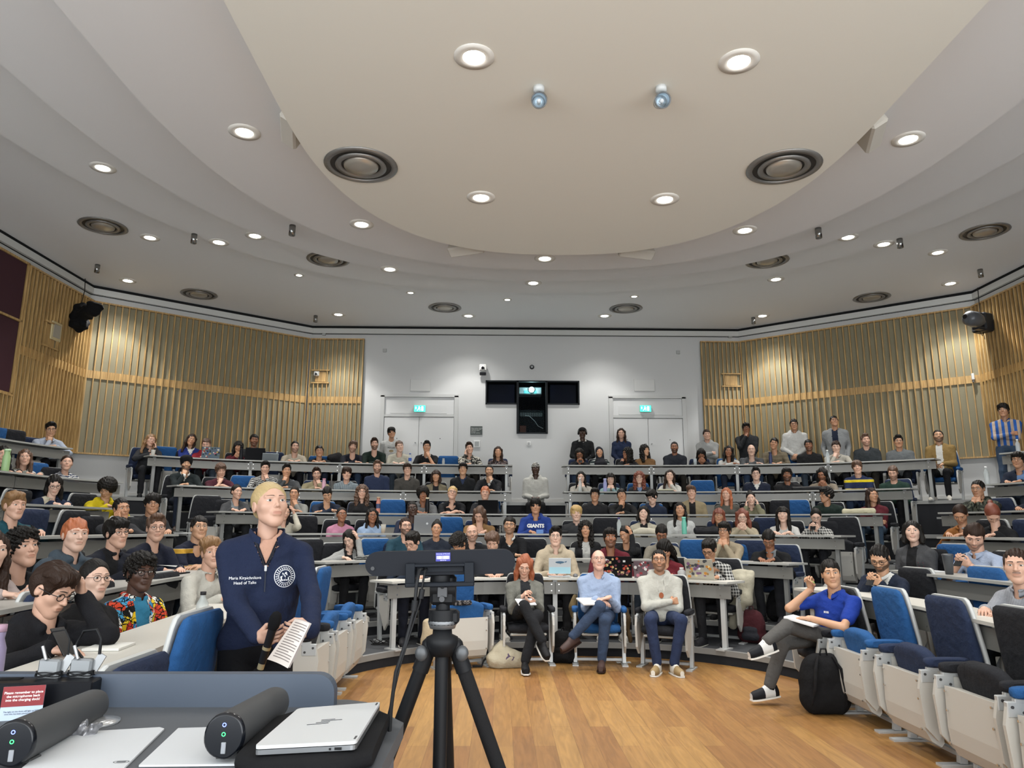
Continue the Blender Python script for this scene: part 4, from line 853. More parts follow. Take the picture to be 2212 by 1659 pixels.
ld = bpy.data.lights.new('lamp_light', 'POINT'); ld.energy = 14; ld.color = (.6, .95, 1); ld.shadow_soft_size = .05; lo = bpy.data.objects.new('lamp_light', ld); COL.objects.link(lo); lo.parent = t; lo.location = (.03, -.34, .02)
t = thing('equipment_rack', 'patch panel rack with a hanging white cable behind the booth glass', 'rack', (.03, BY+.42, 3.95)); g = MB(); g.box((0, .1, 0), (.62, .3, .62)); g.build('case', mat('15181b', .5), t)
g = MB(); [g.box((-.26+.0225*i, -.06, .2), (.008, .01, .09)) for i in range(24)]; tag(g.build('sockets', mat('8f979a', .4)), None); bpy.data.objects['sockets'].parent = t
g = MB(); g.tube([(-.15, -.08, .17), (-.05, -.09, .16), (.08, -.09, .04), (.16, -.09, -.08), (.28, -.09, -.14)], .008, 6); g.build('cable', mat('c4cacc', .5), t); g = MB(); g.box((-.2, -.06, -.15), (.15, .02, .16)); g.build('orange_box', mat('7a4a3a', .6), t)
# ---------------------------------------------------------------- desks
dtop = mat('c2bfb6', .4); dtop_grazing = mat('a09f99', .4); dedge_grazing = mat('9a9a95', .5); dedge = mat('b4b3ac', .5); panel = mat('807f7a', .45, .25); steel = mat('8e8f8d', .4, .5); wst = mat('b9bab8', .45, .2); rivet = mat('d0d0cc', .25, .9)  # rear rows get darker desktop copies: dark grazing-angle reflections put into the colour
def desk_block(k, px0, px1, label, py=1100):
    i0 = on_row(k, 0, px0, py)[2] if px0 is not None else 0; i1 = on_row(k, 0, px1, py)[2] if px1 is not None else len(CV[k])-1
    if px0 is None: i0 = np.argmax(CV[k][:, 1] > 2.2)
    if px1 is None: i1 = len(CV[k])-1-np.argmax(CV[k][::-1, 1] > 2.2)
    ii = np.linspace(i0, i1, max(6, int((i1-i0)*.1/.16))); ip = lambda P: np.stack([np.interp(ii, np.arange(len(P)), P[:, j]) for j in (0, 1)], 1)
    z = ZD[k]; t = thing('row_desk', label, 'desk', (*CV[k][int((i0+i1)/2)], ZF[k]), 0, 'curved lecture desks'); o = np.array(t.location)
    A = ip(offc(k, -.03)); B = ip(offc(k, .37)); g = MB()
    def loop(mb, A, B, z0, z1, m0, m1):
        n = len(A); V = [(*p, z0) for p in A]+[(*p, z0) for p in B]+[(*p, z1) for p in A]+[(*p, z1) for p in B]; V = np.array(V)-o
        F = [(2*n+i, 3*n+i, 3*n+i+1, 2*n+i+1) for i in range(n-1)]+[(i, i+1, n+i+1, n+i) for i in range(n-1)]; mb.add(V, [f[::-1] for f in F], m0)
        mb.add(V, [(i, 2*n+i, 2*n+i+1, i+1) for i in range(n-1)]+[(n+i, n+i+1, 3*n+i+1, 3*n+i) for i in range(n-1)]+[(0, n, 3*n, 2*n), (n-1, 3*n-1, 4*n-1, 2*n-1)], m1)
    loop(g, A, B, z-.024, z, 0, 1); g.build('desktop', [dtop if k == 0 else dtop_grazing, dedge if k == 0 else dedge_grazing], t)
    L = np.sum(np.linalg.norm(np.diff(A, axis=0), axis=1)); np_ = max(1, int(round(L/1.7))); g = MB(); cuts = []
    g = MB(); C = ip(offc(k, .035)); D = ip(offc(k, .05)); loop(g, C, D, z-.19, z-.05, 0, 0); mp_ = g.build('modesty_panel', panel, t)
    for j in range(np_+1):
        f = (.12+(L-.24)*j/np_)/L*(len(ii)-1); q = np.array([np.interp(f, range(len(ii)), C[:, a]) for a in (0, 1)]); i = min(int(round(ii[int(round(f))])), len(NV[k])-1); nn = NV[k][i]
        X = np.eye(4); X[:2, 0] = (nn[1], -nn[0]); X[:2, 1] = nn; X[:2, 3] = q-o[:2]; X[2, 3] = -o[2]
        g = MB(); g.box((0, .055, (z-.03+ZF[k])/2), (.055, .04, z-.03-ZF[k]), 0, X); g.box((0, .03, ZF[k]+.008), (.10, .22, .016), 0, X); g.box((0, .18, z-.045), (.04, .3, .03), 0, X); g.build('leg', steel if k else wst, t)
        g = MB()
        for sx in ((-.045, .045) if 0 < j < np_ else (0,)):
            for sz in (-.078, -.152): g.tube([(sx, .002, z+sz), (sx, -.006, z+sz)], .008, 8, 0, X)
            if 0 < j < np_: pass
        g.build('rivets', rivet, mp_)
        if 0 < j < np_: g = MB(); g.box((0, -.001, z-.12), (.006, .004, .14), 0, X); g.build('joint', mat('3a3a38', .6), mp_)
    return t
C6 = [('R', 6)]
desk_block(5, None, 154, 'curved back row desk at the far left, by the slatted wall', 976); desk_block(5, 320, 1107, 'long back row desk left of the centre aisle', 1000); desk_block(5, 1215, 2020, 'long back row desk right of the centre aisle', 1000); desk_block(5, 2160, None, 'back row desk at the far right edge', 977)
desk_block(4, None, 263, 'second from back desk at the far left', 1050); desk_block(4, 379, 1105, 'second from back long desk, left of the centre aisle', 1060); desk_block(4, 1218, 1968, 'second from back long desk, right of the centre aisle', 1060); desk_block(4, 2128, None, 'desk with a water bottle at the right edge', 1050)
desk_block(3, None, 240, 'desk at the left in front of the yellow hoodie', 1118); desk_block(3, 470, 1903, 'unbroken long desk running in front of the centre aisle steps', 1111); desk_block(3, 2030, None, 'desk at the right in front of the camouflage jacket', 1120)
desk_block(2, None, 380, 'left desk behind the ginger-haired person', 1170); desk_block(2, 612, 1819, 'long desk third from the front through the centre', 1153); desk_block(2, 2029, None, 'right desk in front of the orange jacket', 1172)
desk_block(1, None, 480, 'left desk second from the front with papers on it', 1250); desk_block(1, 700, 1706, 'long desk second from the front through the centre', 1207); desk_block(1, 1920, None, 'right desk with the grey travel cup on it', 1245)
desk_block(0, None, 560, 'pale front desk at the left beside the standing speaker', 1375); desk_block(0, 844, 1573, 'pale front desk curving behind the front seats', 1250); desk_block(0, 1722, None, 'pale front desk at the right behind the empty seats', 1300)
# aisle steps
g = MB(); st_ = ZF
for k, rng_ in ((5, ((160, 315), (1110, 1212), (2030, 2150))), (4, ((268, 375), (1108, 1215), (1972, 2122))), (3, ((245, 466), (1910, 2028))), (2, ((385, 608), (1823, 2025))), (1, ((485, 696), (1710, 1915)))):
    for a, b_ in rng_:
        i0, i1 = on_row(k, -.3, a)[2], on_row(k, -.3, b_)[2]; P0 = offc(k, -.32)[int(i0):int(i1)+2]; P1 = offc(k, .0)[int(i0):int(i1)+2]; zz = (ZF[k]+ZF[k-1])/2
        strip(g, P0, P1, zz, zz, 0); strip(g, P0, P0, ZF[k-1], zz-.03, 1); strip(g, P0, P0, zz-.03, zz+.002, 2)
        strip(g, P0[:1].repeat(2, 0), np.stack([P1[0], P1[0]]), ZF[k-1], zz, 1)
tag(g.build('floor', [carpet, riser, nose]), None, kind='structure')
# ---------------------------------------------------------------- seats (built once, then copied)
FB = {c: fabric(h) for c, h in dict(blue='2a5c94', navy='2b3650', black='26272b').items()}; shell = mat('b9bab7', .4); cw = mat('b5b2aa', .5); cst = mat('b4b6b5', .4, .3)
def pad(mb, w_, d_, h_, c, X=None, r=.35, n=9):
    """soft cushion: rounded box"""
    V = []; 
    for i in range(n):
        u = -1+2*i/(n-1)
        for j in range(16):
            a = 2*pi*j/16; e = 2/4.5; cx = math.copysign(abs(math.cos(a))**e, math.cos(a)); cz = math.copysign(abs(math.sin(a))**e, math.sin(a)); s_ = (1-abs(u)**5)**(.4) if abs(u) < 1 else .72
            s_ = max(s_, .72); V.append((c[0]+u*w_/2, c[1]+cx*d_/2*s_, c[2]+cz*h_/2*s_))
    mb.grid(V, n, 16, 0, True, X, True); mb.add(V[:16], [list(range(16))], 0, True, X); mb.add(V[-16:], [list(range(16))[::-1]], 0, True, X); return mb
CHP = {}
def chair(color, up, label, loc, rz, group=None):
    key = (color, up)
    if key not in CHP:
        t = thing('lecture_seat', label, 'seat', loc, rz, group); f = FB[color]
        X = M4((0, -.235, .75), rx=-.16); V = []
        # backrest: tapered cushion on a pale shell
        rows = []
        for i, (z, wd, th) in enumerate(((-.36, .44, .05), (-.34, .47, .075), (-.2, .485, .085), (0, .485, .085), (.2, .465, .075), (.30, .44, .065), (.335, .41, .05), (.35, .36, .02))):
            rows += [(wd/2*math.copysign(abs(math.cos(a))**.35, math.cos(a)), th/2*math.copysign(abs(math.sin(a))**.7, math.sin(a))+.02, z) for a in np.linspace(0, 2*pi, 20, endpoint=False)]
        g = MB(); g.grid(rows, 8, 20, 0, True, X, True); g.add(rows[-20:], [list(range(20))], 0, True, X); g.add(rows[:20], [list(range(20))[::-1]], 0, True, X); g.build('backrest', f, t)
        r2 = [(x*1.008, y*.0-.026+(.011 if j % 20 < 10 else -.011), z*1.006) for j, (x, y, z) in enumerate(rows)]
        g = MB(); g.grid(r2, 8, 20, 0, True, X, True); g.add(r2[-20:], [list(range(20))], 0, True, X); g.build('back_shell', shell, t)
        if not up:
            g = MB(); pad(g, .47, .46, .11, (0, .02, .45)); g.build('seat', f, t); g = MB(); g.box((0, .0, .385), (.42, .4, .03), 0, None, .01); g.build('seat_pan', cw, t)
        else:
            Xs = M4((0, .03, .49), rx=1.32); g = MB(); pad(g, .45, .42, .10, (0, .06, .0), Xs); g.build('seat', f, t)
            g = MB(); w2 = .235; pr = [(.17, .40), (.17, -.02), (.185, -.13), (.155, -.21), (.08, -.26), (.0, -.27)]
            V = [(s*w2, y+.02, z+.33) for s in (-1, 1) for y, z in [(.17, .24), (.175, -.02), (.165, -.12), (.13, -.19), (.07, -.225), (.05, -.2), (.06, .22)]]
            g.add(V, [tuple(range(7))[::-1], tuple(range(7, 14))]+[(i, (i+1) % 7, 7+(i+1) % 7, 7+i) for i in range(7)]); pn = g.build('seat_pan', cw, t)
            g = MB(); [g.tube([(s*.215, .195+.001, z), (s*.215, .205, z)], .008, 8) for s in (-1, 1) for z in (.54, .42, .22)]; g.build('screws', rivet, pn)
        for s in (-1, 1):
            a = thing_part('armrest', t); g = MB(); pad(g, .07, .30, .07, (s*.285, .03, .675)); g.build('arm_pad', f, a); g = MB(); g.box((s*.285, -.0, .63), (.03, .34, .03), 0, None, .004); g.build('arm_bar', cst, a)
            g = MB(); g.box((s*.285, .0, .33), (.04, .05, .62), 0, M4(rx=.08)); g.box((s*.285, .02, .008), (.07, .26, .016)); g.build('leg', cst, t)
            if not up:
                pass
            g = MB(); V = [(s*.285+dx, y, z) for dx in (-.012, .012) for y, z in ((.12, .62), (.215, .60), (.235, .50), (.215, .25), (.14, .16), (-.02, .42), (-.02, .60))]
            g.add(V, [tuple(range(7))[::-1], tuple(range(7, 14))]+[(i, (i+1) % 7, 7+(i+1) % 7, 7+i) for i in range(7)]); sp_ = g.build('side_panel', cw, t)
            g = MB(); g.box((s*.285, .16, .585), (.032, .11, .085), 0, M4(), .004); g.tube([(s*.305, .13, .57), (s*.265, .13, .57)], .009, 8, 1); g.tube([(s*.305, .19, .6), (s*.265, .19, .6)], .009, 8, 1); g.build('bracket', [cst, dk], sp_)
        g = MB(); g.box((0, -.05, .05), (.56, .04, .03)); g.box((0, -.12, .42), (.56, .05, .03)); g.build('cross_bar', cst, t); CHP[key] = t; return t
    t = copy_tree(CHP[key]); t.location = loc; t.rotation_euler = (0, 0, rz); t['label'] = label
    if group: t['group'] = group
    elif 'group' in t: del t['group']
    return t
def thing_part(name, t):
    o = bpy.data.objects.new(name, None); COL.objects.link(o); o.parent = t; return o
def yaw_of(d): return math.atan2(-d[0], d[1])      # rotation that turns +Y to direction d
# ---------------------------------------------------------------- the audience: row;column;line | look | top | arms | head yaw, pitch, roll | extras | label
PEOPLE = '''
6;110;928|m o quiff k|shirt b3bccb|chinr|5 -12 5|g|person in pale blue shirt with hand on chin at the far left back desk
5;53;993|f l long n|sweater 8a8a80 h white|desk|0 2 3||person with very long brown hair in grey and white striped sweater
5;144;1001|f l tied d|sweater 26324f w white|cross|5 6 -4||person in navy fleece with wavy white stripes, hair pulled back
5;-2;1037|f l long k|jacket black|desk|5 0 0||person with long black hair, only a sliver at the left edge
4;115;1064|f p long k|coat 1d2840|write|10 -22 4|g2 i:cream oo|person with glasses and cream scarf writing in navy coat at left
4;231;1062|m o afro k|hoodie yellow|desk|-25 -28 -5||person in bright yellow hoodie with black afro looking down
3;30;1104|m l wave b|sweater teal|desk|25 0 0||person in teal top with swept light brown hair at the left edge
3;262;1100|m m crop k|sweater 323336|cheekr|25 0 8||broad person in dark grey long-sleeved top, cheek on fist
3;329;1090|m m mop k|jacket 26282a|desk|5 0 0|g|person with tousled black hair in dark jacket behind the round-glasses student at left
2;162;1157|m p short_fr g|hoodie 49555f|desk|20 2 0||ginger-haired person in slate blue hoodie at left
2;252;1153|m l floppy k|jacket 1d202b|desk|30 0 4|g i:black oo|black-haired person with round glasses in dark navy jacket
2;337;1142|m l quiff n|sweater 1c2030|desk|10 0 2|g logo:w|person in navy sweatshirt with small white chest logo and glasses
2;430;1142|m o short k|polo 1c2133 H c79a34|fold|15 8 0|g3|person in navy polo with yellow chest stripe, arms folded
1;458;1194|m l wave b|shirt c9c6bb|desk|10 0 8||person with wavy blond hair half hidden behind the standing speaker
2;48;1186|m l curly k|tee 1a1b1d|desk|30 8 5||curly black-haired person in black t-shirt at left
2;-22;1210|f p long d|sweater b7a9a5|desk|20 0 0||person in pale knit cut off by the left edge
6;325;952|f l long b|coat 2c2d30|cheekl|20 -2 -14|tr:202124|person with long two-tone hair in dark grey coat at the desk end
6;413;951|f m long d|sweater 24357c|cross|10 0 -16|i:white ov|person in royal blue sweater over a white collar, head tilted
6;446;961|m l short n|hoodie 8a2430|desk|-10 -12 5||person in red hoodie behind a stickered laptop
6;515;966|f m long_fr k|sweater maroon|phone|10 -10 -4||person in maroon top with black fringe behind a dark bottle
6;549;952|m b short k|sweater 3b3d3f|desk|5 0 0|b2|person with thick black hair behind the open black laptop
6;637;966|m l crop k|sweater b7ad9b|desk|10 0 0|b2|person in cream top between two bottles at the back left
6;690;976|m m short_fr k|tee 161718|desk|0 4 8|g|person with glasses and black top beneath the slats, head tilted
6;762;966|m l curly n|sweater 1b1d27|fold|5 2 -10|b2|person leaning on folded arms in dark navy, beside heaped black coats
6;809;960|m l quiff d|sweater 16261f|fold|0 0 4|b1|person in dark green sweater with dark beard, hands clasped
6;863;965|m p short n|sweater bdb9a9|desk|10 0 10||person in cream quarter-zip left of a blue-labelled bottle
6;922;966|m m quiff k|tee 17181a|chinl|0 0 0|i:white oc|person in black t-shirt with white neck trim, fist at mouth
6;1014;969|m l quiff d|shirt 5a5a54 c b7b4a8 2b2b2b|cheekr|0 0 6||person in black and white patterned shirt, cheek in hand
6;1076;977|f m long d|shirt 2d2626 f 7c6d6a black|cross|0 0 0||person with long dark hair in dark floral blouse at the desk end
5;402;1003|m o turban 141416|sweater 1d2526|chinr|5 0 0|b1 i:white ov|person wearing a black turban, fingers on chin
5;477;1017|m l curly n|polo 4f2530|chinr|10 -16 8||person in maroon rugby top with blue hem, fist at cheek
5;573;1011|m l quiff k|sweater 1d1d1f w c9c9c5|chinl|0 -12 0||person in black and white zebra-striped top, hand at chin
5;619;1018|m m quiff k|sweater 47494b|chinr|5 0 0||person in charcoal sweater, hand over mouth, beside the zebra-striped top
5;684;1025|m l quiff d|jacket 8b8266|chinl|0 -4 6|g b2|person in tan fleece jacket with glasses, hand on mouth
5;749;1024|m l mop_fr d|shirt 8d979b p 69757b|lap|0 0 0||person in grey-blue checked shirt with dark fringe
5;815;1010|m l quiff n|sweater 26304a|lap|0 2 0|g b1|bearded person with glasses in navy quarter-zip
5;880;1015|m l floppy d|shirt 45433f|lap|0 2 6|g|person with glasses in dark grey-brown button shirt
5;942;1029|f m bob_fr d|cardigan 716955|lap|-5 0 0|i:black oo|person with dark bob in khaki cardigan over black
5;1000;1014|m o floppy k|sweater 17191b|lap|0 4 0|g i:2b3650 ov|person in black sweater with dark blue shirt collar
5;1057;1018|m o crop k|sweater 1a1c20|chinl|0 0 0|b2 i:white ov|person in black sweater with white collar, fist at beard
4;511;1063|f l tied k|cardigan 47484a|desk|30 0 0|i:7f8588 oo tr:2a2b2d|person in dark grey cardigan seated at the end behind the standing speaker
4;636;1067|m m crop k|sweater 8d8d88|chinl|-5 0 0||person in pale grey sweater with cropped black hair, hand at chin
4;707;1068|m o short_fr k|sweater 1d2637|fold|0 -26 10||person in navy sweatshirt with head bowed
4;782;1064|f l longcurl n|sweater 1a1a1c|lap|0 0 0|g turtle|person with big curly brown hair and black turtleneck
4;914;1070|m b afro k|hoodie 6a6b6c|desk|0 2 6|hsmall|person with short afro in grey hoodie behind a tall flask
3;891;1100|m d crop k|jacket 262c3f|desk|5 4 8|g|person in navy jacket with very short hair behind the large grey laptop
4;977;1066|m l short y|polo 1a1b1e|fold|5 12 -10|g|fair-haired person with glasses in black polo, looking up
4;1048;1066|m l short_fr g|sweater 2a2b2f|desk|0 2 0||ginger short-haired person behind a black laptop screen
3;614;1107|f l long k|sweater b8b3a3|headl|20 -5 -10||person in cream knit partly hidden behind the speaker's head
3;738;1113|f b pony k|sweater b77e95|lap|10 8 0|g|person in pink sweatshirt with glasses
3;804;1118|f b long k|hoodie 93a9c4|lap|8 2 0|g|person in pale blue hoodie with glasses beside an iced coffee
3;1036;1112|m l wavy n|sweater 8c6c47|write|-15 -34 -6||person with long wavy brown hair in tan sweater, writing
3;1157;1095|m m mop_fr k|hoodie 27418a|desk|0 2 0|logo:g|person in royal blue hoodie with GIANTS across the chest
2;756;1168|f p hang k|jacket 9d9e9b|headl|-25 -28 10|i:black oo tr:151517|person in pale grey hoodie writing with head propped on hand
2;876;1138|m l crop d|sweater 264654|desk|15 2 0|g b1|bearded person with glasses in teal blue sweater
2;943;1143|f m bun k|sweater 232a37|cross|0 0 -4||person with hair in a bun and navy sweater, arms crossed
2;1020;1152|m l bald d|jacket 1c1d1f|desk|0 0 5|b2 hwide|person with receding hair in black jacket above the tripod bar
2;1101;1136|m o short k|sweater 1a1b1e|fold|-5 4 0|g2 b2 i:white ov hwide|person in black sweater with white collar and heavy glasses
1;109;1297|m l wave d|hoodie 17171b|headl|45 -26 -4|g2 lany:c9c9cc|person in black hoodie with brown swept hair, hand on forehead, lower left
1;203;1257|f p tied k|jacket 141416|cross|28 4 -3|g|person with round glasses and black puffer jacket, lower left
1;303;1245|m 55382a curly k|shirt white k|lap|22 0 0|g2 i:3a86a8 oo|person in multicoloured doodle-print shirt with curly black hair
1;1200;1160|m p quiff k|hoodie b9ab93|desk|0 0 0|g3|person with glasses in cream hoodie behind a tablet showing a whale
1;891;1171|m l quiff k|shirt 27303f|write|-30 -28 -6|g tr:1b1e2a|person with side-swept black hair looking down behind the tripod bar
1;1064;1171|m l wave n|jacket 24272c|desk|-5 -28 0|i:white ov|person with wavy brown hair looking down, right of the tripod head
1;992;1174|m m curly k|jacket 17181a|desk|-40 -45 0||person with curly black hair bowed right down behind the tripod bar
6;1252;981|f b long k|shirt 191b20|phone|0 -28 4|g|person in dark sheer top looking down at a phone by the aisle
6;1295;978|f m hijab 24252b|sweater 2a3434 h b9beb9|lap|0 4 4||person wearing a dark headscarf and striped sweater
6;1355;980|f b longcurl k|jacket 1c1c1e|chinr|-60 0 0|g|person in black jacket turned sideways to the next seat
6;1393;974|f o longcurl k|sweater 7a5a38|lap|40 4 0||curly-haired person in brown sweater smiling to the side
6;1457;967|m b crop k|jacket 20242c|cross|0 0 0|b1|bearded person in navy jacket with a black bag on the desk
6;1515;986|f b hang k|jacket 1d1d20|phone|0 -42 0||person with parted black hair bowed behind the desk rail
6;1574;976|f b wavy k|cardigan c2c1bb|fold|0 2 -6||person with dark wavy hair in white buttoned cardigan
6;1623;973|m p none d|jacket 4c4e50|fold|0 0 0|i:9c9c98 oo b3|bald person in grey jacket over pale t-shirt
6;1672;959|m m short k|sweater 6f6552 h 7c725f|desk|0 0 -12||person in brown knit with arms stretched over the desk edge
6;1747;963|m b short k|sweater 191a1c|lap|0 0 4|b2|person in plain black sweater with short beard at the back right
6;1806;966|m p short_fr d|shirt b4b0a5|chinr|0 -8 0||person in cream shirt hiding mouth behind hand
6;1870;952|m l quiff n|sweater 33383b|lap|10 4 4|b2|person in dark grey sweater against the right slats
6;1941;955|m m quiff k|sweater 6a6e70|lap|5 2 0|g3 b3|person with glasses and moustache in mid grey sweatshirt
6;2027;943|m o crop k|jacket 8f7546|lap|5 8 0|b1 i:white oo hwide tr:17181b|large bearded person in tan jacket at the end of the back desk
5;1255;1032|f p long k|coat b0aca2|both|0 0 0||person in cream coat hiding behind a raised clear bottle
5;1319;1037|f p long_fr k|sweater 86a3a4|both|0 -4 0|g|person in pale teal top behind a lavender bottle
5;1381;1033|f p longcurl r|cardigan 2c2e30|lap|0 2 0|g i:7c8fae ov|person with wavy auburn-brown hair in dark knitted vest
5;1447;1029|f p long d|sweater cfcdc5|chinl|0 6 -6||person in white top resting chin on hand above a stack of books
5;1633;1025|m p quiff k|sweater 1a2133|lap|0 2 0|g i:white ov|person in navy sweater with crisp white collar
5;1700;1027|m b curly k|jacket 1c1c1e|lap|0 6 0|b1 g|curly-haired bearded person in black jacket behind the long black case
5;1776;1026|m b wavy k|jacket 83796a|phone|-15 -18 0|b2|person with collar-length black hair in tan and denim jacket
5;1852;1011|m l mop n|sweater 1d2948 H yellow|cross|0 4 4||person in navy sweater with thin yellow stripes
5;1929;1022|m l short n|sweater 20382f|lap|-10 -18 0|b2|person in dark green sweater at the right end, looking down
5;2199;995|m m floppy k|coat 1a2233|desk|-10 0 0|g i:6d8bb5 oo|black-haired person in navy coat over blue shirt at the right edge
4;1285;1070|m m floppy k|hoodie 232426|lap|0 4 0|g3|person in black hoodie with small white chest badge and glasses
4;1343;1071|m m short_fr k|jacket 1b1c1d|chinr|0 8 8||person in black jacket with hand at mouth, right of the black hoodie
4;1409;1074|m p floppy k|hoodie 202a3e|lap|-35 -22 8|g lany:white|person in navy hoodie with white drawstrings turned to the side
4;1494;1065|m l wave n|jacket 988a6c|lap|0 4 0|i:black oo lany:2a2a2a|person in beige jacket over black t-shirt with parted brown hair
4;1569;1069|f l long g|sweater 55544d|lap|-10 2 0||person with very long ginger hair in grey-brown top
4;1622;1077|f p bun k|jacket 7e7b62|cheeks|0 -4 6||person in olive satin jacket holding both cheeks
4;1785;1070|m m curly k|sweater 1c2b25|lap|-60 0 0|g|person in dark green quarter-zip seen from the side
4;1884;1071|f m long d|sweater maroon|cross|30 4 0|lany:beige tr:4a5d70|person in maroon sweater behind a folded cream bag
4;2113;1057|m m crop k|hoodie 454940 c 2c2f29 6b6d5d|both|-20 -4 0|g3|person in camouflage jacket with clasped hands at mouth
4;2236;1070|m m short k|coat 1b2130|desk|0 0 0||person at the right edge of whom only a navy sleeve shows
3;1245;1110|m p mop_fr y|shirt 37383a|lap|0 0 0||person with pale brown fringe in dark grey shirt
3;1390;1110|f p bob k|jacket b9b39f|lap|0 4 -8|i:black oo lany:white|person with black bob in cream jacket beside a folded white coat
3;1469;1102|f m long k|jacket c4c6c3|lap|0 6 0|i:b9bab7 oo lany:2a2a2a|person with very long black hair in white top behind a mint flask
3;1553;1115|f m bob_fr r|jacket 2a2b2d|lap|0 0 -6|g|person with round glasses in black puffer mostly hidden by the front head
3;1604;1124|f p wavy r|coat b0a58c|phone|0 -10 4|g3|person with large round glasses in cream and navy coat
3;1691;1112|f p long_fr k|tee c9c8c3|desk|-5 0 0||person in white t-shirt with long black hair, arms on desk
3;1763;1118|f p pony k|shirt 1b1c1e p c8c7c1|phone|0 -20 0|g|person in black and white checked shirt looking at a phone
3;2075;1112|f m tied d|coat 96602f|desk|-10 -34 0|i:a1a3a4 oo|person in rust orange coat with grey hood, looking down
3;2148;1140|f l pony r|jacket 17181a|desk|10 -55 5||person with auburn ponytail bowed over the right desk
2;1265;1145|f m longcurl k|cardigan 1d1d1f|lap|0 2 0|i:b8b8b3 oo|person with waist-long curly black hair, black cardigan over white
2;1352;1155|f m tied k|sweater 191a1c|headl|-35 -18 10||person in black sweater with hand on forehead
2;1429;1153|m b short k|shirt 8e887a|desk|0 -30 0|g|person in stone-coloured jacket looking down, behind the maroon sleeve
2;1565;1148|m m floppy k|sweater a2957d|both|-15 0 0|g2|person in oatmeal sweater with watch, fists at mouth
2;1661;1166|m b short k|jacket 141517|desk|-10 -36 0|g3 i:7d8184 oo|person in black jacket with pale blue cuffs, bowed over a phone
2;1971;1150|f p bob k|jacket 4a4b4d|lap|0 6 0|i:1b1b1d oo logo:r|person with short black hair in grey and black jacket with red badge
2;2105;1160|m l short d|shirt aab6cc|phone|-5 -28 -5|b2 roll hwide|person in pale blue rolled-sleeve shirt holding a black phone
1;1318;1163|m b floppy k|sweater 611e28|desk|5 6 0|b2|person in dark red sweater behind the open black laptop
1;1436;1186|f m long k|sweater 6a2029|desk|-20 -55 0||person with parted dark hair bowed behind the white hoodie
1;1532;1187|m m quiff k|shirt 18191b p c9c8c2|write|-20 -32 -4|g2 tr:242528|person in black and white checked shirt typing on a stickered laptop
1;1901;1206|m o crop k|sweater 1f2738|phone|-15 -32 0|g2 b1 i:white ov hwide|person in dark blue sweater with white collar looking at a phone
1;2197;1224|m l crop d|shirt 8d9097 s b4b6bb|desk|-5 0 0|b3|person in fine grey striped shirt at the right edge
'''
def parse(look, top, extra):
    s, sk, h, hc = (look.split()+['k'])[:4]; t = top.split(); sp = dict(sex=s, skin=sk, hair=h, hairc=hc, kind=t[0], col=t[1])
    if len(t) > 2: sp.update(pat=t[2], c2=t[3] if len(t) > 3 else 'white', c3=t[4] if len(t) > 4 else 'black')
    for e in extra.split():
        if e[0] == 'g': sp['glasses'] = int(e[1:] or 1)
        elif e in ('b1', 'b2', 'b3'): sp['beard'] = int(e[1])
        elif e[:2] == 'i:': sp['inner'] = e[2:]
        elif e in ('ov', 'oo', 'oc'): sp['open'] = e[1]
        elif e[:3] == 'tr:': sp['tr'] = e[3:]
        elif e[:5] == 'lany:': sp['lany'] = e[5:]
        elif e[:5] == 'logo:': sp['logo'] = e[5:]
        elif e == 'roll': sp['rolled'] = 1
        elif e == 'turtle': sp['turtle'] = 1
        elif e == 'hwide': sp['hw'] = 1.08
    if sp.get('inner') and 'open' not in sp: sp['open'] = 'v'
    return sp
SEATC = ['black', 'navy', 'black', 'blue', 'black', 'navy', 'black']
OFF = .64; INFO = {}; LOGO = []
TRS = ['222327', '2b3242', '3a4a63', '1d1e20', '47525f', '2c2c2e', '35322c']
for i, ln in enumerate(PEOPLE.strip().split('\n')):
    a, look, top, pose, hd, ex, lb = ln.split('|'); row, px, py = a.split(';'); k = int(row)-1; px, py = float(px), float(py)
    sp = parse(look, top, ex); sp['pose'] = pose; hy, hp, hr = [math.radians(float(v)) for v in hd.split()]
    fwd = {'desk': .14, 'write': .2, 'fold': .2, 'phone': .08, 'lap': .03, 'cross': .03}.get(pose, .13)
    if hp < -.5: fwd += .06
    off = OFF if abs(px-1106) < 760 or k > 4 else OFF
    hpt, n, idx = on_row(k, off-fwd, px, py); P = hpt+n*fwd; yaw = yaw_of(-n)
    dist = math.hypot(*(hpt-CAM[:2])); d = ray(px, py); hz = CAM[2]+d[2]*dist/math.hypot(d[0], d[1])
    hz2 = min(max(hz, ZF[k]+1.02), ZF[k]+1.42)
    if 'w' in sp.get('hair', '')[:0]: pass
    hyw = math.atan2(-(CAM[0]-hpt[0]), CAM[1]-hpt[1])      # heading toward the lectern
    dy = (hyw-yaw+pi) % (2*pi)-pi; body = yaw+dy*.35; q = 'n' if (k <= 1 and abs(px-1106) > 500) or k == 0 else 'm' if k <= 3 or px < 300 or px > 2000 else 'f'
    sp['tr'] = sp.get('tr', TRS[i % 7])
    head = (hpt[0], hpt[1], hz2)
    r, J = person(lb, (P[0], P[1], ZF[k]), body, head, (hyw+hy, hp, hr), sp, q, desk_z=ZD[k]-ZF[k], shoe=('cfcdc6', '1a1a1c', '2b2b2e', 'c4c0b6', '3a2c24')[i % 5], group='audience seated in the curved rows')
    INFO[lb] = (r, J); r['dz'] = round(hz-hz2, 2); del r['dz']
    if abs(hz-hz2) > .06: print('HEADZ', row, px, py, round(hz-ZF[k], 2))
    cc = SEATC[(i*5+k) % 7]; chair(cc, False, '%s seat of the %s' % (cc, ' '.join(lb.split(',')[0].split()[:12])), (P[0]+n[0]*.06, P[1]+n[1]*.06, ZF[k]), yaw, 'occupied lecture seats').scale = (.95, 1, .88)
    if sp.get('logo'): LOGO.append((sp['logo'], r, J))
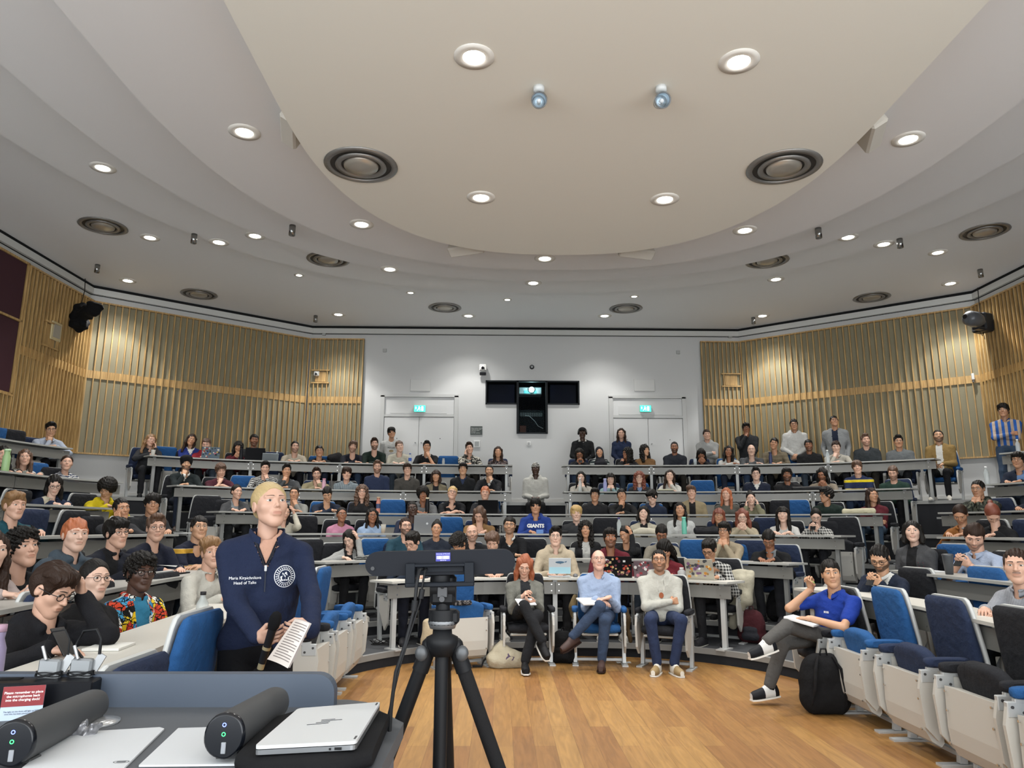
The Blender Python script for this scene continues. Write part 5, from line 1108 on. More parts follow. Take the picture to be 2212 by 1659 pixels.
# empty seats: row, column, line, colour, label
EMPTY = '''6 8 975 blue empty blue seat at the far left back desk, left of a black coat
6 42 978 black empty black seat left of the pale blue shirt at the back
5 93 1035 blue empty blue seat between the two striped tops at left
3 105 1163 navy empty navy seat behind the ginger-haired person
3 190 1166 black empty dark seat behind the ginger-haired person on the right
6 360 980 blue empty blue seat between the dark coat and royal blue sweater
6 590 985 navy empty seat behind the desk left of the cream top
5 529 1048 blue empty blue seat left of the zebra-striped top
4 455 1115 black empty black seat at the end left of the grey cardigan
4 849 1100 blue empty blue seat between the curly-haired person and the grey hoodie
3 972 1136 blue empty blue seat left of the tan sweater
3 662 1146 black empty black seat between the cream knit and pink sweatshirt
6 968 998 blue empty blue seat right of the white-trimmed black t-shirt
2 680 1216 black empty black seat at the end beside the pale grey hoodie
2 820 1196 blue empty blue seat right of the pale grey hoodie
5 1519 1055 blue empty blue seat between the books and the white collar
4 1717 1105 blue empty blue seat left of the dark green quarter-zip
2 1499 1191 blue empty blue seat right of the stone-coloured jacket
3 1312 1136 black empty black seat left of the black bob
3 1655 1136 navy empty navy seat left of the white t-shirt
2 1612 1194 navy empty navy seat left of the bowed black jacket
2 1150 1184 black empty black seat above the cream hoodie
6 1714 975 blue empty blue seat right of the brown knit at the back
3 1812 1150 black empty black seat at the end right of the checked shirt
4 1690 1090 black empty dark seat right of the olive jacket
1 960 1230 blue empty blue seat behind the front desk, behind the tripod bar
1 2094 1283 blue empty blue seat behind the right front desk
2 2030 1200 blue empty blue seat between the grey jacket and the pale blue shirt'''
for ln in EMPTY.split('\n'):
    r, px, py, c, lb = ln.split(' ', 4); k = int(r)-1; P, n, _ = on_row(k, .72 if float(px) > 60 else .45, float(px), float(py)); chair(c, True, lb, (P[0], P[1], ZF[k]), yaw_of(-n), 'empty tipped-up lecture seats').scale = (1, 1, .93)
# people standing at the back or in the aisle
STAND = '''1258;936;16.05|m d cap 161618|sweater 17181a|handsfront|0 0 0|phones i:white oc|standing person in black sweater and headphones beside the projection window
1342;937;16.15|f l long d|jacket 1e2a45|handsfront|0 0 0||standing person with long hair in navy zip top before the right door
1527;940;16.0|m l short d|hoodie 9fa09e|cross|5 2 4||standing person in pale grey hoodie, arms crossed, at the right slats' edge
1612;926;15.6|m b floppy k|jacket 26282b|chinr|5 0 4|g|standing person in black jacket with hand over mouth
1715;918;15.0|m m short_fr k|hoodie c3c3bf|handsfront|5 0 0|g|standing person in white hoodie with glasses against the slats
1802;911;14.6|m m short_fr k|jacket 8b8e8f|hang|8 14 4|g i:1d2437 oo|standing person in grey fleece over navy t-shirt, head tipped back
846;936;16.0|m m mop_fr k|tee c9cac7|hang|0 6 8|g logo:t|standing person in white printed t-shirt before the left door
2168;888;12.5|m m mop k|shirt b9a795 v 2c5fae|cross|-10 6 0|g3 tr:46586f|standing person in blue and beige striped football shirt by the right wall'''
for ln in STAND.split('\n'):
    a, look, top, pose, hd, ex, lb = ln.split('|'); px, py, Y = [float(v) for v in a.split(';')]; h = aty(px, py, Y); sp = parse(look, top, ex.replace('phones', '')); sp['pose'] = pose
    if 'phones' in ex: sp['phones'] = 1
    hy, hp, hr = [math.radians(float(v)) for v in hd.split()]; yaw = math.atan2(-(CAM[0]-h[0]), CAM[1]-h[1]); print('STAND', lb[:30], round(h[2]-ZF[5], 2), h[0])
    fl = ZF[5]; r, J = person(lb, (h[0], h[1]+.03, fl), yaw*1., (h[0], h[1], h[2]), (yaw+hy, hp, hr), sp, 'f' if px < 2000 else 'm', stand=True, group='people standing at the back')
    if sp.get('logo'): LOGO.append((sp['logo'], r, J))
# the one sitting on the aisle steps
P, n, _ = on_row(5, -.12, 1157, 1070); h = aty(1157, 1014, P[1]-.08); fl = ZF[4]
sp = parse('m d beanie 2b2b2e', 'hoodie c2c1b9', 'tr:1b1b1d'); sp.update(pose='lap', hpat='w')
yaw = math.atan2(-(CAM[0]-P[0]), CAM[1]-P[1]); print('SIT', h[2]-fl)
person('person in white hoodie and patterned beanie sitting on the centre aisle steps', (P[0], P[1], fl), yaw, h, (yaw, 0, 0), sp, 'f', hip_z=max(.35, h[2]-fl-.74))
# ---------------------------------------------------------------- helpers for worn details
from mathutils.bvhtree import BVHTree
def drape(o, garment, off=.002, thick=.0):
    """lay a flat detail onto the front of a garment (both share the person's space)"""
    me = garment.data; bv = BVHTree.FromPolygons([v.co for v in me.vertices], [tuple(p.vertices) for p in me.polygons]); mw = o.matrix_basis.copy(); o.matrix_basis = Matrix.Identity(4)
    for v in o.data.vertices:
        q = mw@v.co; h = bv.ray_cast(Vector((q.x, 1.5, q.z)), Vector((0, -1, 0)))
        y = (h[0].y if h[0] else q.y); v.co = Vector((q.x, y+off, q.z))
def garment(r):
    for c in r.children:
        if c.name.split('.')[0] in TOPN.values(): return c
def local(r_loc, yaw, p):
    c, s = math.cos(-yaw), math.sin(-yaw); dx, dy = p[0]-r_loc[0], p[1]-r_loc[1]; return np.array([dx*c-dy*s, dx*s+dy*c, p[2]-r_loc[2]])
def chest_text(r, J, s, size, x, z, col='white', align='CENTER', bold=.0): o = text_obj('lettering', s, size, mat(col, .7), r, M4((x, .3, z), pi)@M4(rx=pi/2), align, 0, bold=bold); drape(o, garment(r), .006); return o
for lg_, r, J in LOGO:
    z = J['N'][2]
    if lg_ == 'g': o = chest_text(r, J, 'GIANTS', .078, 0, z-.13, bold=.004)
    elif lg_ == 'w': chest_text(r, J, 'WARWICK\nBUSINESS', .022, -.085, z-.20); g = MB(); g.add([(-.11, .3, z-.155), (-.095, .3, z-.17), (-.085, .3, z-.157), (-.075, .3, z-.17), (-.06, .3, z-.155), (-.085, .3, z-.163)], [(0, 1, 2, 5), (5, 2, 3, 4)]); drape(g.build('emblem', mat('white', .7), r), garment(r))
    elif lg_ == 'r': g = MB(); g.box((-.1, .3, z-.17), (.045, .004, .05)); drape(g.build('badge', mat('8c2a3a', .7), r), garment(r))
    elif lg_ == 't': chest_text(r, J, 'MULLER', .045, 0, z-.16, '2a2a2a'); g = MB(); g.ball((0, .3, z-.23), (.05, .002, .03), 12); drape(g.build('print', mat('8a7a5c', .8), r), garment(r))
# ---------------------------------------------------------------- the standing speaker
HS = aty(583, 1094, 3.70); PS = (HS[0]-.02, 3.72, 0.); ys = math.atan2(-(CAM[0]-PS[0]), CAM[1]-PS[1])+.12
sp = parse('f d1a58f tied y', 'sweater 1d2742', ''); sp.update(glasses=0, inner='c99d86', open='v', tr='0d0d10', pose='hang', skin='cfa48d'); sp['hairc'] = 'a38d62'; sp['hw'] = 1.05
L_ = lambda px, py, y: local(PS, ys, aty(px, py, y))
wr, wl_ = L_(556, 1378, 3.42), L_(676, 1398, 3.40)
fd = lambda a, b: nrm(b-a)
arm = {'r': (wr, L_(330, 1400, 3.8)-wr, fd(wr, L_(625, 1372, 3.34)), nrm((.1, -1, .1)), 'hold'), 'l': (wl_, L_(760, 1400, 3.8)-wl_, fd(wl_, L_(630, 1404, 3.30)), nrm((.1, -1, .2)), 'hold')}
rS, JS = person('person standing beside the front desk in navy quarter-zip, holding a microphone and paper', PS, ys, HS, (ys-.12+.36, .20, .03), sp, 'n', stand=True, arms=arm, wid=1.1, cloth_h=.0065, group=None, hscale=1.0)
N_, H_ = JS['N'], JS['H']; gS = garment(rS)
g = MB(); rows = []
for i in range(25):     # open stand-up collar
    a = math.radians(118)+math.radians(304)*i/24; o_ = .012*abs(math.cos(a*.5+pi/4))
    for j, (rr, zz) in enumerate(((.092, -.035), (.088, .01), (.084, .050), (.078, .052), (.080, .01), (.084, -.035))): rows.append((N_[0]+rr*math.cos(a)*1.02, N_[1]-.002+rr*math.sin(a)+.01*(math.sin(a) > .3), N_[2]+zz+.012-.055*max(0, math.sin(a))**1.5))
g.grid(rows, 25, 6, 0, True, None, True); g.build('collar', fabric('1d2742'), rS)
g = MB(); g.box((0, .3, N_[2]-.17), (.006, .004, .13)); o = g.build('zip', mat('2d313c', .4, .6), rS); drape(o, gS, .003); g = MB(); g.box((0, .3, N_[2]-.125), (.012, .008, .028), 0, None, .002); o = g.build('zip_pull', mat('8c8c8c', .3, .9), rS); o.location.y = 0
drape(o, gS, .006)
for s in (1, -1):
    g = MB(); P = [(s*(.006+.045*t), .3, N_[2]-.11+.11*t) for t in np.linspace(0, 1, 10)]; g.tube(P, .0085, 6); o = g.build('zip_edge', mat('11131c', .5), rS); drape(o, gS, .005)
chest_text(rS, JS, 'Maria Kirpichnikava', .0185, .092, N_[2]-.168, 'dfe1e4'); chest_text(rS, JS, 'Head of Talks', .0185, .092, N_[2]-.190, 'dfe1e4')
g = MB(); cx, cz = -.092, N_[2]-.165; an = np.linspace(0, 2*pi, 49)
def annulus(r0, r1): V = [(cx+r*math.cos(a), .3, cz+r*math.sin(a)) for a in an for r in (r0, r1)]; g.grid(V, 49, 2)
annulus(.049, .052); annulus(.030, .0325)
for i in range(26):
    a = 2*pi*i/26; X = M4((cx, .3, cz), 0, 0, -a); g.add([(x_, 0, z_) for x_, z_ in ((.035, -.0028), (.0455, -.0028), (.0455, .0006), (.035, .0006))], [(0, 1, 2, 3)], 0, False, X)
for x_, h_ in ((-.016, .010), (-.007, .026), (.002, .020), (.011, .030), (.019, .014)): g.add([(cx+x_-.003, .3, cz-.02), (cx+x_+.003, .3, cz-.02), (cx+x_+.003, .3, cz-.02+h_+.008), (cx+x_-.003, .3, cz-.02+h_+.004)], [(0, 1, 2, 3)])
g.add([(cx-.028, .3, cz-.004), (cx-.004, .3, cz+.022), (cx+.026, .3, cz-.004), (cx+.02, .3, cz-.004), (cx-.004, .3, cz+.015), (cx-.022, .3, cz-.004)], [(0, 1, 4, 5), (1, 2, 3, 4)])
o = g.build('emblem', mat('dfe1e4', .7), rS); drape(o, gS)
g = MB(); g.tube([(N_[0]+.055*math.cos(a), N_[1]+.012+.062*math.sin(a), N_[2]-.012-.045*math.sin(a)) for a in np.linspace(.25, pi-.25, 15)], .0012, 5); g.ball((0, N_[1]+.078, N_[2]-.06), (.005, .003, .005), 8); g.build('necklace', mat('c9a36a', .2, 1), rS)
# microphone and paper she holds (things of their own)
A, B = aty(598, 1328, 3.36), aty(566, 1432, 3.40); t = thing('microphone', 'black handheld microphone in the hand of the standing speaker', 'microphone', tuple(B)); d = A-B
at_ = lambda f: d*f
g = MB(); g.tube([at_(0), at_(.35), at_(.70)], [.016, .017, .019], 16); g.build('handle', mat('1c1c1e', .35), t); g = MB(); g.tube([at_(.28), at_(.34)], .0185, 16); g.tube([at_(-.12), at_(0)], .015, 14); g.build('band', mat('a79a78', .4, .4), t)
g = MB(); g.tube([at_(.70), at_(.76), at_(.84), at_(.95), at_(1.03), at_(1.07)], [.019, .025, .027, .026, .018, .004], 18); g.build('grille', mat('0e0e10', .8, bump=.6, bscale=900), t)
P4 = [aty(637, 1337, 3.30), aty(669, 1348, 3.33), aty(622, 1444, 3.31), aty(577, 1424, 3.27)]; t = thing('paper_notes', 'folded sheet of printed notes held by the standing speaker', 'paper', tuple(P4[3])); o_ = P4[3]
for kk, yo in (('sheet', 0), ('back_sheet', .012)):
    V = []
    for i in range(9):
        for j in range(9):
            u, v = i/8, j/8; p = P4[0]*(1-u)*(1-v)+P4[1]*u*(1-v)+P4[2]*u*v+P4[3]*(1-u)*v; V.append(p-o_+np.array([yo*.4, yo+.012*math.sin(pi*u), -.0]))
    V2 = [v+np.array([0, .0015, 0]) for v in V]; g = MB(); g.grid(V, 9, 9); g.grid([V2[i] for i in range(81)], 9, 9); sh_ = g.build(kk, mat('d9d2cb' if yo == 0 else 'bdb4b0', .8), t)
    if yo == 0:
        g = MB()
        for r_ in range(15):
            v0 = .06+.058*r_; u1 = .9-(.25 if r_ % 4 == 3 else 0)
            q = [P4[0]*(1-u)*(1-v)+P4[1]*u*(1-v)+P4[2]*u*v+P4[3]*(1-u)*v-o_+np.array([0, .012*math.sin(pi*u)-.0015, 0]) for u in np.linspace(.12, u1, 8) for v in (v0, v0+.018)]; g.grid(q, 8, 2)
        g.build('print', mat('7d7573', .8), sh_)
# ---------------------------------------------------------------- front seats on the oak floor
def seat0(px, color, up, label, off=-.5, y=None):
    P, n, _ = on_row(0, off, px, 1400); return chair(color, up, label, (P[0], P[1], 0), yaw_of(-n)) , P, n
def row0(px, py, look, top, ex, pose, hd, lb, color, legs=None, arms=None, sock=None, shoe='white', shoe2=None, wid=1., off=-.5, yaw=None, P=None, fwd=.02, ydy=0):
    if P is None: P, n, _ = on_row(0, off, px, py); yaw = math.atan2(-(CAM[0]+.7-P[0]), CAM[1]-P[1])+ydy
    sp = parse(look, top, ex); sp['pose'] = pose; h = aty(px, py, P[1]-fwd) if abs(P[0]) < 2 else None
    if h is None: dd = ray(px, py); dist = (P[0]-.12-CAM[0])/dd[0]; h = CAM+dd*dist
    hyw = math.atan2(-(CAM[0]-h[0]), CAM[1]-h[1]); hy, hp, hr = [math.radians(v) for v in hd]
    r, J = person(lb, (P[0], P[1], 0), yaw, h, (hyw+hy, hp, hr), sp, 'n', legs=legs, arms=arms, sock=sock, shoe=shoe, shoe2=shoe2, wid=wid, cloth_h=.0095, desk_z=.6)
    print('ROW0', lb[:30], h, J['H']); return r, J, P, yaw
hp_ = lambda s: np.array([s*.095, .02, .53])
V3 = lambda *a: np.array(a, float)
legsW = {-1: (hp_(-1), V3(-.10, .44, .56), V3(.04, .52, .11), V3(.0, 1, 0)), 1: (hp_(1), V3(.04, .43, .66), V3(-.14, .60, .32), V3(-.25, .85, -.45))}
r, J, P, yw = row0(1133, 1224, 'f l wavy 8a4a2a', 'blazer 77776f', 'i:26282b oo lany:dcdcd8 tr:1e1f22', 'lap', (0, -20, -4), 'person with long ginger hair in grey blazer on a front seat, writing', 'black', legsW,
    {'r': (V3(.06, .30, .74), V3(.4, -.6, -.9), nrm((-.5, .5, .6)), nrm((-.8, 0, -.3)), 'hold'), 'l': (V3(-.08, .34, .70), V3(-.4, -.6, -.9), nrm((.8, .5, 0)), nrm((0, -.3, 1)), 'hold')}, shoe='141416')
seat0(1138, 'black', False, 'black front seat under the ginger-haired person in the blazer')
g = MB(); g.box((0, 0, 0), (.20, .15, .008), 0, M4(rx=.35, rz=.3)); tag(g.build('notebook', mat('c9cacb', .7), None, (P[0]-.0, P[1]-.38, .70)), 'small white notebook on the knee of the person in the grey blazer', 'notebook')
legsO = {1: (hp_(1), V3(.03, .42, .66), V3(.33, .40, .34), V3(.75, .55, -.35)), -1: (hp_(-1), V3(-.02, .45, .52), V3(.02, .40, .11), V3(.15, 1, 0))}
r, J, P, yw = row0(1293, 1211, 'm e3b39d bald e', 'shirt a3b4d0', 'g3 b3 tr:3c4c66', 'lap', (5, 10, 0), 'older bald person with moustache in pale blue shirt and jeans on a front seat', 'blue', legsO,
    {'r': (V3(.05, .27, .72), V3(.4, -.6, -1), nrm((-.9, .3, -.2)), (0, 0, -1), 'relax'), 'l': (V3(-.08, .29, .74), V3(-.4, -.6, -1), nrm((.9, .35, -.15)), (0, 0, -1), 'relax')}, shoe='3a2620', sock='3a2a2a', wid=1.06)
seat0(1295, 'blue', False, 'bright blue front seat under the older person in pale blue shirt')
g = MB(); g.box((-.09, .3, J['N'][2]-.24), (.085, .006, .055)); o = g.build('pocket_phone', mat('1c1d20', .3), r); o.location = (0, -.165+.0, 0)
drape(o, garment(r), .006)
g = MB(); g.box((0, 0, 0), (.24, .30, .02), 0, M4(rx=.12, rz=.15), .004); tag(g.build('paper_pad', mat('cfd0d0', .8), None, (P[0]-.14, P[1]-.30, .70)), 'thick white paper pad on the lap of the older person', 'paper')
legsH = {1: (hp_(1), V3(.15, .44, .54), V3(.09, .42, .10), V3(.35, 1, 0)), -1: (hp_(-1), V3(-.17, .44, .54), V3(-.08, .42, .10), V3(-.35, 1, 0))}
r, J, P, yw = row0(1424, 1212, 'm m crop k', 'hoodie c3c2b8', 'g2 b2 tr:2c3856', 'cross', (0, 8, 0), 'person in white hoodie with arms crossed and blue jeans on a front seat', 'black', legsH, shoe='cfcbc0', shoe2='8a744e')
g = MB(); g.ball((0, 0, J['N'][2]-.19), (.026, .004, .032), 14); o = g.build('emblem', mat('8a4a2a', .8), r); drape(o, garment(r), .003)
for s in (1, -1): g = MB(); g.tube([(s*.03, .3, J['N'][2]-.03), (s*.035, .3, J['N'][2]-.1), (s*.03, .3, J['N'][2]-.15)], .003, 5); o = g.build('drawstring', mat('d4d3ca', .8), r); drape(o, garment(r), .004)
seat0(1440, 'black', False, 'black front seat under the person in white hoodie')
seat0(995, 'blue', True, 'empty tipped-up blue front seat with white panel and a cloth bag on it')
# person in the blue polo, on the right-hand row of seats
PP = np.array([2.26, 6.72]); yp = yaw_of((-1, -.45)); hP = aty(1795, 1241, 6.6); print('POLO', hP)
lp = lambda px, py, X: local((*PP, 0), yp, atx(px, py, X))
kneeA, ankA = local((*PP, 0), yp, aty(1702, 1352, 6.52)), local((*PP, 0), yp, aty(1655, 1386, 6.35)); kneeB, ankB = local((*PP, 0), yp, aty(1690, 1390, 6.6)), local((*PP, 0), yp, aty(1662, 1482, 6.62))
ankB[2] = max(ankB[2], .1); print('legs', kneeA, ankA, kneeB, ankB)
tl = local((*PP, 0), yp, (PP[0]-1, PP[1]-.2, 0)); td = nrm(np.array([tl[0], tl[1], -.1]))
lg = {1: (hp_(1), kneeB, ankB, td), -1: (hp_(-1), kneeA, ankA, nrm(td+np.array([0, 0, -.15])))}
wA = local((*PP, 0), yp, aty(1752, 1272, 6.72)); wB = local((*PP, 0), yp, aty(1752, 1336, 6.45))
aP = {'r': (wA, V3(.6, .3, -1), nrm((-.1, .2, 1)), nrm((-.4, 1, .2)), 'fist'), 'l': (wB, V3(-1, -.2, -.5), nrm((.9, .5, 0)), (0, 0, -1), 'relax')}
sp = parse('m o short k', 'polo 2241a0', 'tr:5a5855'); sp['pose'] = 'x'; hyw = math.atan2(-(CAM[0]-hP[0]), CAM[1]-hP[1])
r, J = person('smiling person in royal blue polo shirt and grey jeans, legs crossed, at the right', (PP[0], PP[1], 0), yp, hP, (hyw+.1, .05, .08), sp, 'n', legs=lg, arms=aP, shoe='c9c8c4', shoe2='17181c', sock='141414', cloth_h=.0095)
chest_text(r, J, 'BOSS', .022, -.085, J['N'][2]-.15, 'dfe1e4', bold=.001)
g = MB(); q = wA; g.tube([q+V3(-.09, .05, .06), q+V3(.03, .02, .10)], .004, 8); o = g.build('pen', mat('8ab85a', .4)); o.location = (PP[0], PP[1], 0); o.rotation_euler = (0, 0, yp); tag(o, 'green pen raised by the person in the blue polo', 'pen')
o = MB().box((0, 0, 0), (.2, .26, .02), 0, M4(rx=.1), .003).build('notebook', mat('d8d8d6', .8), None, tuple(aty(1735, 1350, 6.5)+np.array([0, 0, .035]))); o.rotation_euler = (.1, 0, .8); tag(o, 'open white notebook on the knee of the person in the blue polo', 'notebook')
xs = 2.27
chair('black', False, 'black front seat under the person in the blue polo', (xs, 6.78, 0), pi/2)
chair('blue', True, 'empty blue front seat right of the black backpack', (xs, 6.02, 0), pi/2); chair('navy', True, 'empty navy front seat, second from the right edge', (xs, 5.24, 0), pi/2); chair('black', True, 'empty black front seat at the right edge', (xs, 4.5, 0), pi/2); chair('blue', True, 'blue front seat at the lower right corner, mostly out of frame', (xs-.05, 3.78, 0), pi/2)
for y_, c_, lb in ((7.45, 'blue', 'empty blue front seat right of the standing speaker'), (6.7, 'blue', 'tipped-up front seat with white panel by the speaker\'s hand'), (5.98, 'black', 'tipped-up black front seat mostly behind the standing speaker'), (3.52, 'blue', 'tall blue seat with pale edge left of the speaker\'s elbow'), (2.95, 'navy', 'navy seat beside the pale front desk at left'), (2.4, 'navy', 'low navy seat top just above the lectern')):
    o = chair(c_, True, lb, (-2.27 if y_ > 5 else -1.9, y_, 0), -pi/2); o.scale = (1, 1, 1 if y_ > 3.2 else .9)
# ---------------------------------------------------------------- tripod with the video bar
YT = 2.15; ap_ = aty(955, 1392, YT); t = thing('tripod', 'black camera tripod carrying a video bar in front of the lectern', 'tripod', (ap_[0], YT, 0)); O = np.array([ap_[0], YT, 0]); blk = mat('17181a', .45); foam = mat('1b1b1c', .9, bump=.3, bscale=500); tg = mat('6e7072', .35, .5)
w3 = lambda px, py, y: aty(px, py, y)-O
za = ap_[2]; c0 = np.array([0, 0, za])
g = MB(); g.tube([(0, 0, za+.01), (0, 0, .42)], .019, 14); g.build('centre_column', blk, t)
g = MB(); g.lathe([(.001, -.03), (.03, -.03), (.045, 0), (.045, .02), (.028, .028), (.026, .05), (.001, .05)], 20, 0, None, True, (0, 0, za)); g.build('crown', blk, t)
g = MB(); g.lathe([(.001, .03), (.036, .032), (.042, .05), (.036, .06), (.001, .062)], 20, 0, None, True, (0, 0, za+.012)); g.build('collar_ring', tg, t)
for i, (fx_, fy_, lbx) in enumerate(((-.46, .18, 'Manfrotto'), (.46, .18, 'Manfrotto'), (.03, -.52, ''))):
    f0 = np.array([fx_*.08, fy_*.08, za-.005]); f1 = np.array([fx_*1.0, fy_*1.0, .01]) if i < 2 else np.array([.03, .5, .01]); d = f1-f0
    if i == 2: f0 = np.array([0, .04, za-.01]); d = f1-f0
    g = MB(); g.tube([f0, f0+d*.06], [.022, .024], 12, 1); g.ball(f0, (.023, .023, .023), 12, 1); g.tube([f0+d*.05, f0+d*.33], .0205, 14, 0); g.tube([f0+d*.33, f0+d*.40], .021, 14, 1); lg_ = g.build('leg', [foam if i == 1 else blk, blk], t)
    g = MB(); g.tube([f0+d*.3, f0+d*.66], .0145, 12); g.tube([f0+d*.64, f0+d*.97], .011, 12); g.tube([f0+d*.62, f0+d*.68], .018, 12); g.build('lower_tube', blk, lg_)
    g = MB(); g.lathe([(.001, -.018), (.016, -.02), (.02, -.01), (.012, .0)], 12, 0, None, True, tuple(f1+np.array([0, 0, .02]))); g.build('rubber_foot', blk, lg_)
    if i < 2:
        g = MB(); q = f0+np.array([(.012 if fx_ > 0 else -.012), -.02, .0]); g.ball(q+np.array([.008 if fx_ > 0 else -.008, 0, -.018]), (.019, .012, .022), 12); g.build('angle_lock', mat('4c4e50', .4, .3), lg_)
        u = nrm(d); nn = nrm(np.array([0, -1, 0])-u*(-u[1])); xx = u*(1 if fx_ > 0 else -1); yy = np.cross(nn, xx); X = np.eye(4); X[:3, 0] = xx; X[:3, 1] = yy; X[:3, 2] = nn; X[:3, 3] = f0+d*(.27 if i == 0 else .44)+nn*(.0215 if i == 0 else .0165)
        o = text_obj('lettering', 'Manfrotto', .026 if i == 0 else .02, mat('b9c4cc' if i == 0 else '55585c', .5), lg_, X, depth=.0004, bold=.0006)
        if i == 0: g = MB(); g.box((0, 0, -.0012), (.135, .026, .001), 0, X); g.build('sticker', mat('39424c', .5), lg_)
zt = za+.075
g = MB(); g.tube([(0, 0, zt-.02), (0, 0, zt+.02)], .04, 24); g.box((.005, 0, zt), (.085, .05, .035), 0, None, .006); g.tube([(0, 0, zt+.02), (0, 0, zt+.04)], .02, 16); g.build('pan_base', blk, t)
hd0 = zt+.04
g = MB(); g.box((0, 0, hd0+.035), (.074, .05, .085), 0, None, .01); g.tube([(-.036, 0, hd0+.04), (.036, 0, hd0+.04)], .03, 20); g.tube([(0, -.03, hd0+.045), (0, -.038, hd0+.045)], .006, 10); g.box((0, 0, hd0+.088), (.075, .06, .018), 0, None, .004); g.box((-.045, 0, hd0+.085), (.03, .03, .025), 0, None, .004); g.build('head', blk, t)
g = MB(); g.tube([(0, -.035, hd0+.012), (0, -.045, hd0+.012)], .008, 10); g.box((0, -.028, hd0+.03), (.03, .012, .03), 0, None, .002); g.build('level', mat('2c2d30', .3), t)
# the bar
bc = aty(954, 1214, YT); t2 = thing('video_bar', 'long dark rounded video bar seen from behind on the tripod', 'video bar', tuple(bc), 0, None, (0, -.022*1, .0)); bw, bh = .212, .0335; dk2 = mat('10131a', .55)
pl = [(bw*s+0-bh*s+bh*math.cos(a), bh*math.sin(a)) for s, r_ in ((1, np.linspace(-pi/2, pi/2, 13)), (-1, np.linspace(pi/2, 3*pi/2, 13))) for a in r_]
g = MB(); g.prism(pl, -.02, .045, 0, M4((0, 0, 0), rx=pi/2), smooth=True); bo = g.build('housing', dk2, t2)
g = MB(); g.prism([(x*.985, y*.93) for x, y in pl], 0, .0015, 0, M4((0, -.0455, 0), rx=pi/2)); g.build('back_plate', mat('0e1118', .6), t2)
g = MB(); g.prism([(-.155+.0055*math.cos(a)-.035, -.012+.0055*math.sin(a)) for a in np.linspace(0, 2*pi, 16, endpoint=False)], 0, .003, 0, M4((0, -.047, 0), rx=pi/2)); g.build('button', mat('0b0d12', .3), t2)
g = MB(); g.box((.008, -.049, .016), (.041, .001, .024)); st2 = g.build('asset_sticker', mat('2b2c86', .5), t2); g = MB(); rng2 = random.Random(3); x = -.010
while x < .026:
    w_ = rng2.choice([.0006, .0011, .0016]); g.box((x+w_/2, -.0498, .0145), (w_, .0004, .009)); x += w_+rng2.choice([.0007, .0013])
g.build('barcode', mat('e3e3ea', .6), st2); text_obj('lettering', 'University of Warwick', .0042, mat('cfd0ea', .6), st2, M4((.008, -.0498, .0243))@M4(rx=pi/2), depth=.0001); text_obj('lettering', 'W014718', .0042, mat('cfd0ea', .6), st2, M4((.008, -.0498, .0065))@M4(rx=pi/2), depth=.0001)
g = MB(); 
for x in (-.082, .082): g.box((x, -.06, -.03), (.028, .022, .062), 0, None, .002)
g.box((0, -.06, -.006), (.145, .02, .009), 0, None, .002); g.box((0, -.058, -.058), (.192, .03, .012), 0, None, .002); g.box((0, -.05, -.017), (.13, .006, .014)); g.build('mount_bracket', mat('12161c', .5, .2), t2)
g = MB(); g.tube([(0, -.01, -.036), (0, -.01, -.066)], .03, 20); g.build('mount_disc', blk, t2)
g = MB(); zz_ = lambda px, py, y: aty(px, py, y)-bc
g.tube([zz_(914, 1227, YT-.05), zz_(905, 1232, YT-.09), zz_(899, 1262, YT-.10), zz_(894, 1310, YT-.1), zz_(872, 1390, YT-.12), zz_(850, 1450, YT-.15), zz_(838, 1530, YT-.22), zz_(832, 1600, YT-.3), zz_(825, 1680, YT-.36)], [.005]*9, 8); g.tube([zz_(895, 1296, YT-.1), zz_(892, 1318, YT-.1)], .009, 10)
g.tube([zz_(922, 1228, YT-.05), zz_(917, 1234, YT-.09), zz_(911, 1268, YT-.09), zz_(905, 1300, YT-.09), zz_(885, 1360, YT-.11), zz_(858, 1440, YT-.14), zz_(828, 1560, YT-.22), zz_(812, 1680, YT-.3)], .0032, 7); g.tube([zz_(911, 1272, YT-.09), zz_(907, 1292, YT-.09)], .008, 10); g.build('cable', mat('1a1b1d', .5), t2)
# ---------------------------------------------------------------- lectern
t = thing('lectern', 'grey lectern with a low blue-grey back rail in the lower left corner', 'lectern', (-1.5, 1.6, 0)); O = np.array([-1.5, 1.6, 0]); lam = mat('4d5054', .6, bump=.25, bscale=900)
pts = [atz(795, 1513, 1.0), atz(828, 1533, 1.0)]; pg = [(-2.25, .75), (-.93, .75), (-.93, 1.95), (pts[1][0], 2.06), (pts[0][0]-.0, 2.17), (pts[0][0]-.06, 2.2), (-2.25, 2.2)]; pg = [(x-O[0], y-O[1]) for x, y in pg]
g = MB(); g.prism(pg, .965, 1.0); g.build('top', lam, t); g = MB(); g.prism([(x*.96, (y+.02)*.97) for x, y in pg], .05, .965); g.build('body', mat('5c6068', .6), t)
g = MB(); V = []; z1 = 1.085; xr = atz(713, 1495, 1.05)[0]; prof = [(-2.3, .99), (xr, .99), (xr, z1-.05)]+[(xr-.05+.05*math.cos(a), z1-.05+.05*math.sin(a)) for a in np.linspace(0, pi/2, 8)]+[(-2.3, z1)]
g.prism([(x-O[0], z) for x, z in prof], -.02, .02, 0, M4((0, 2.13-O[1], 0), rx=pi/2)); g.build('back_rail', mat('434c59', .5), t)
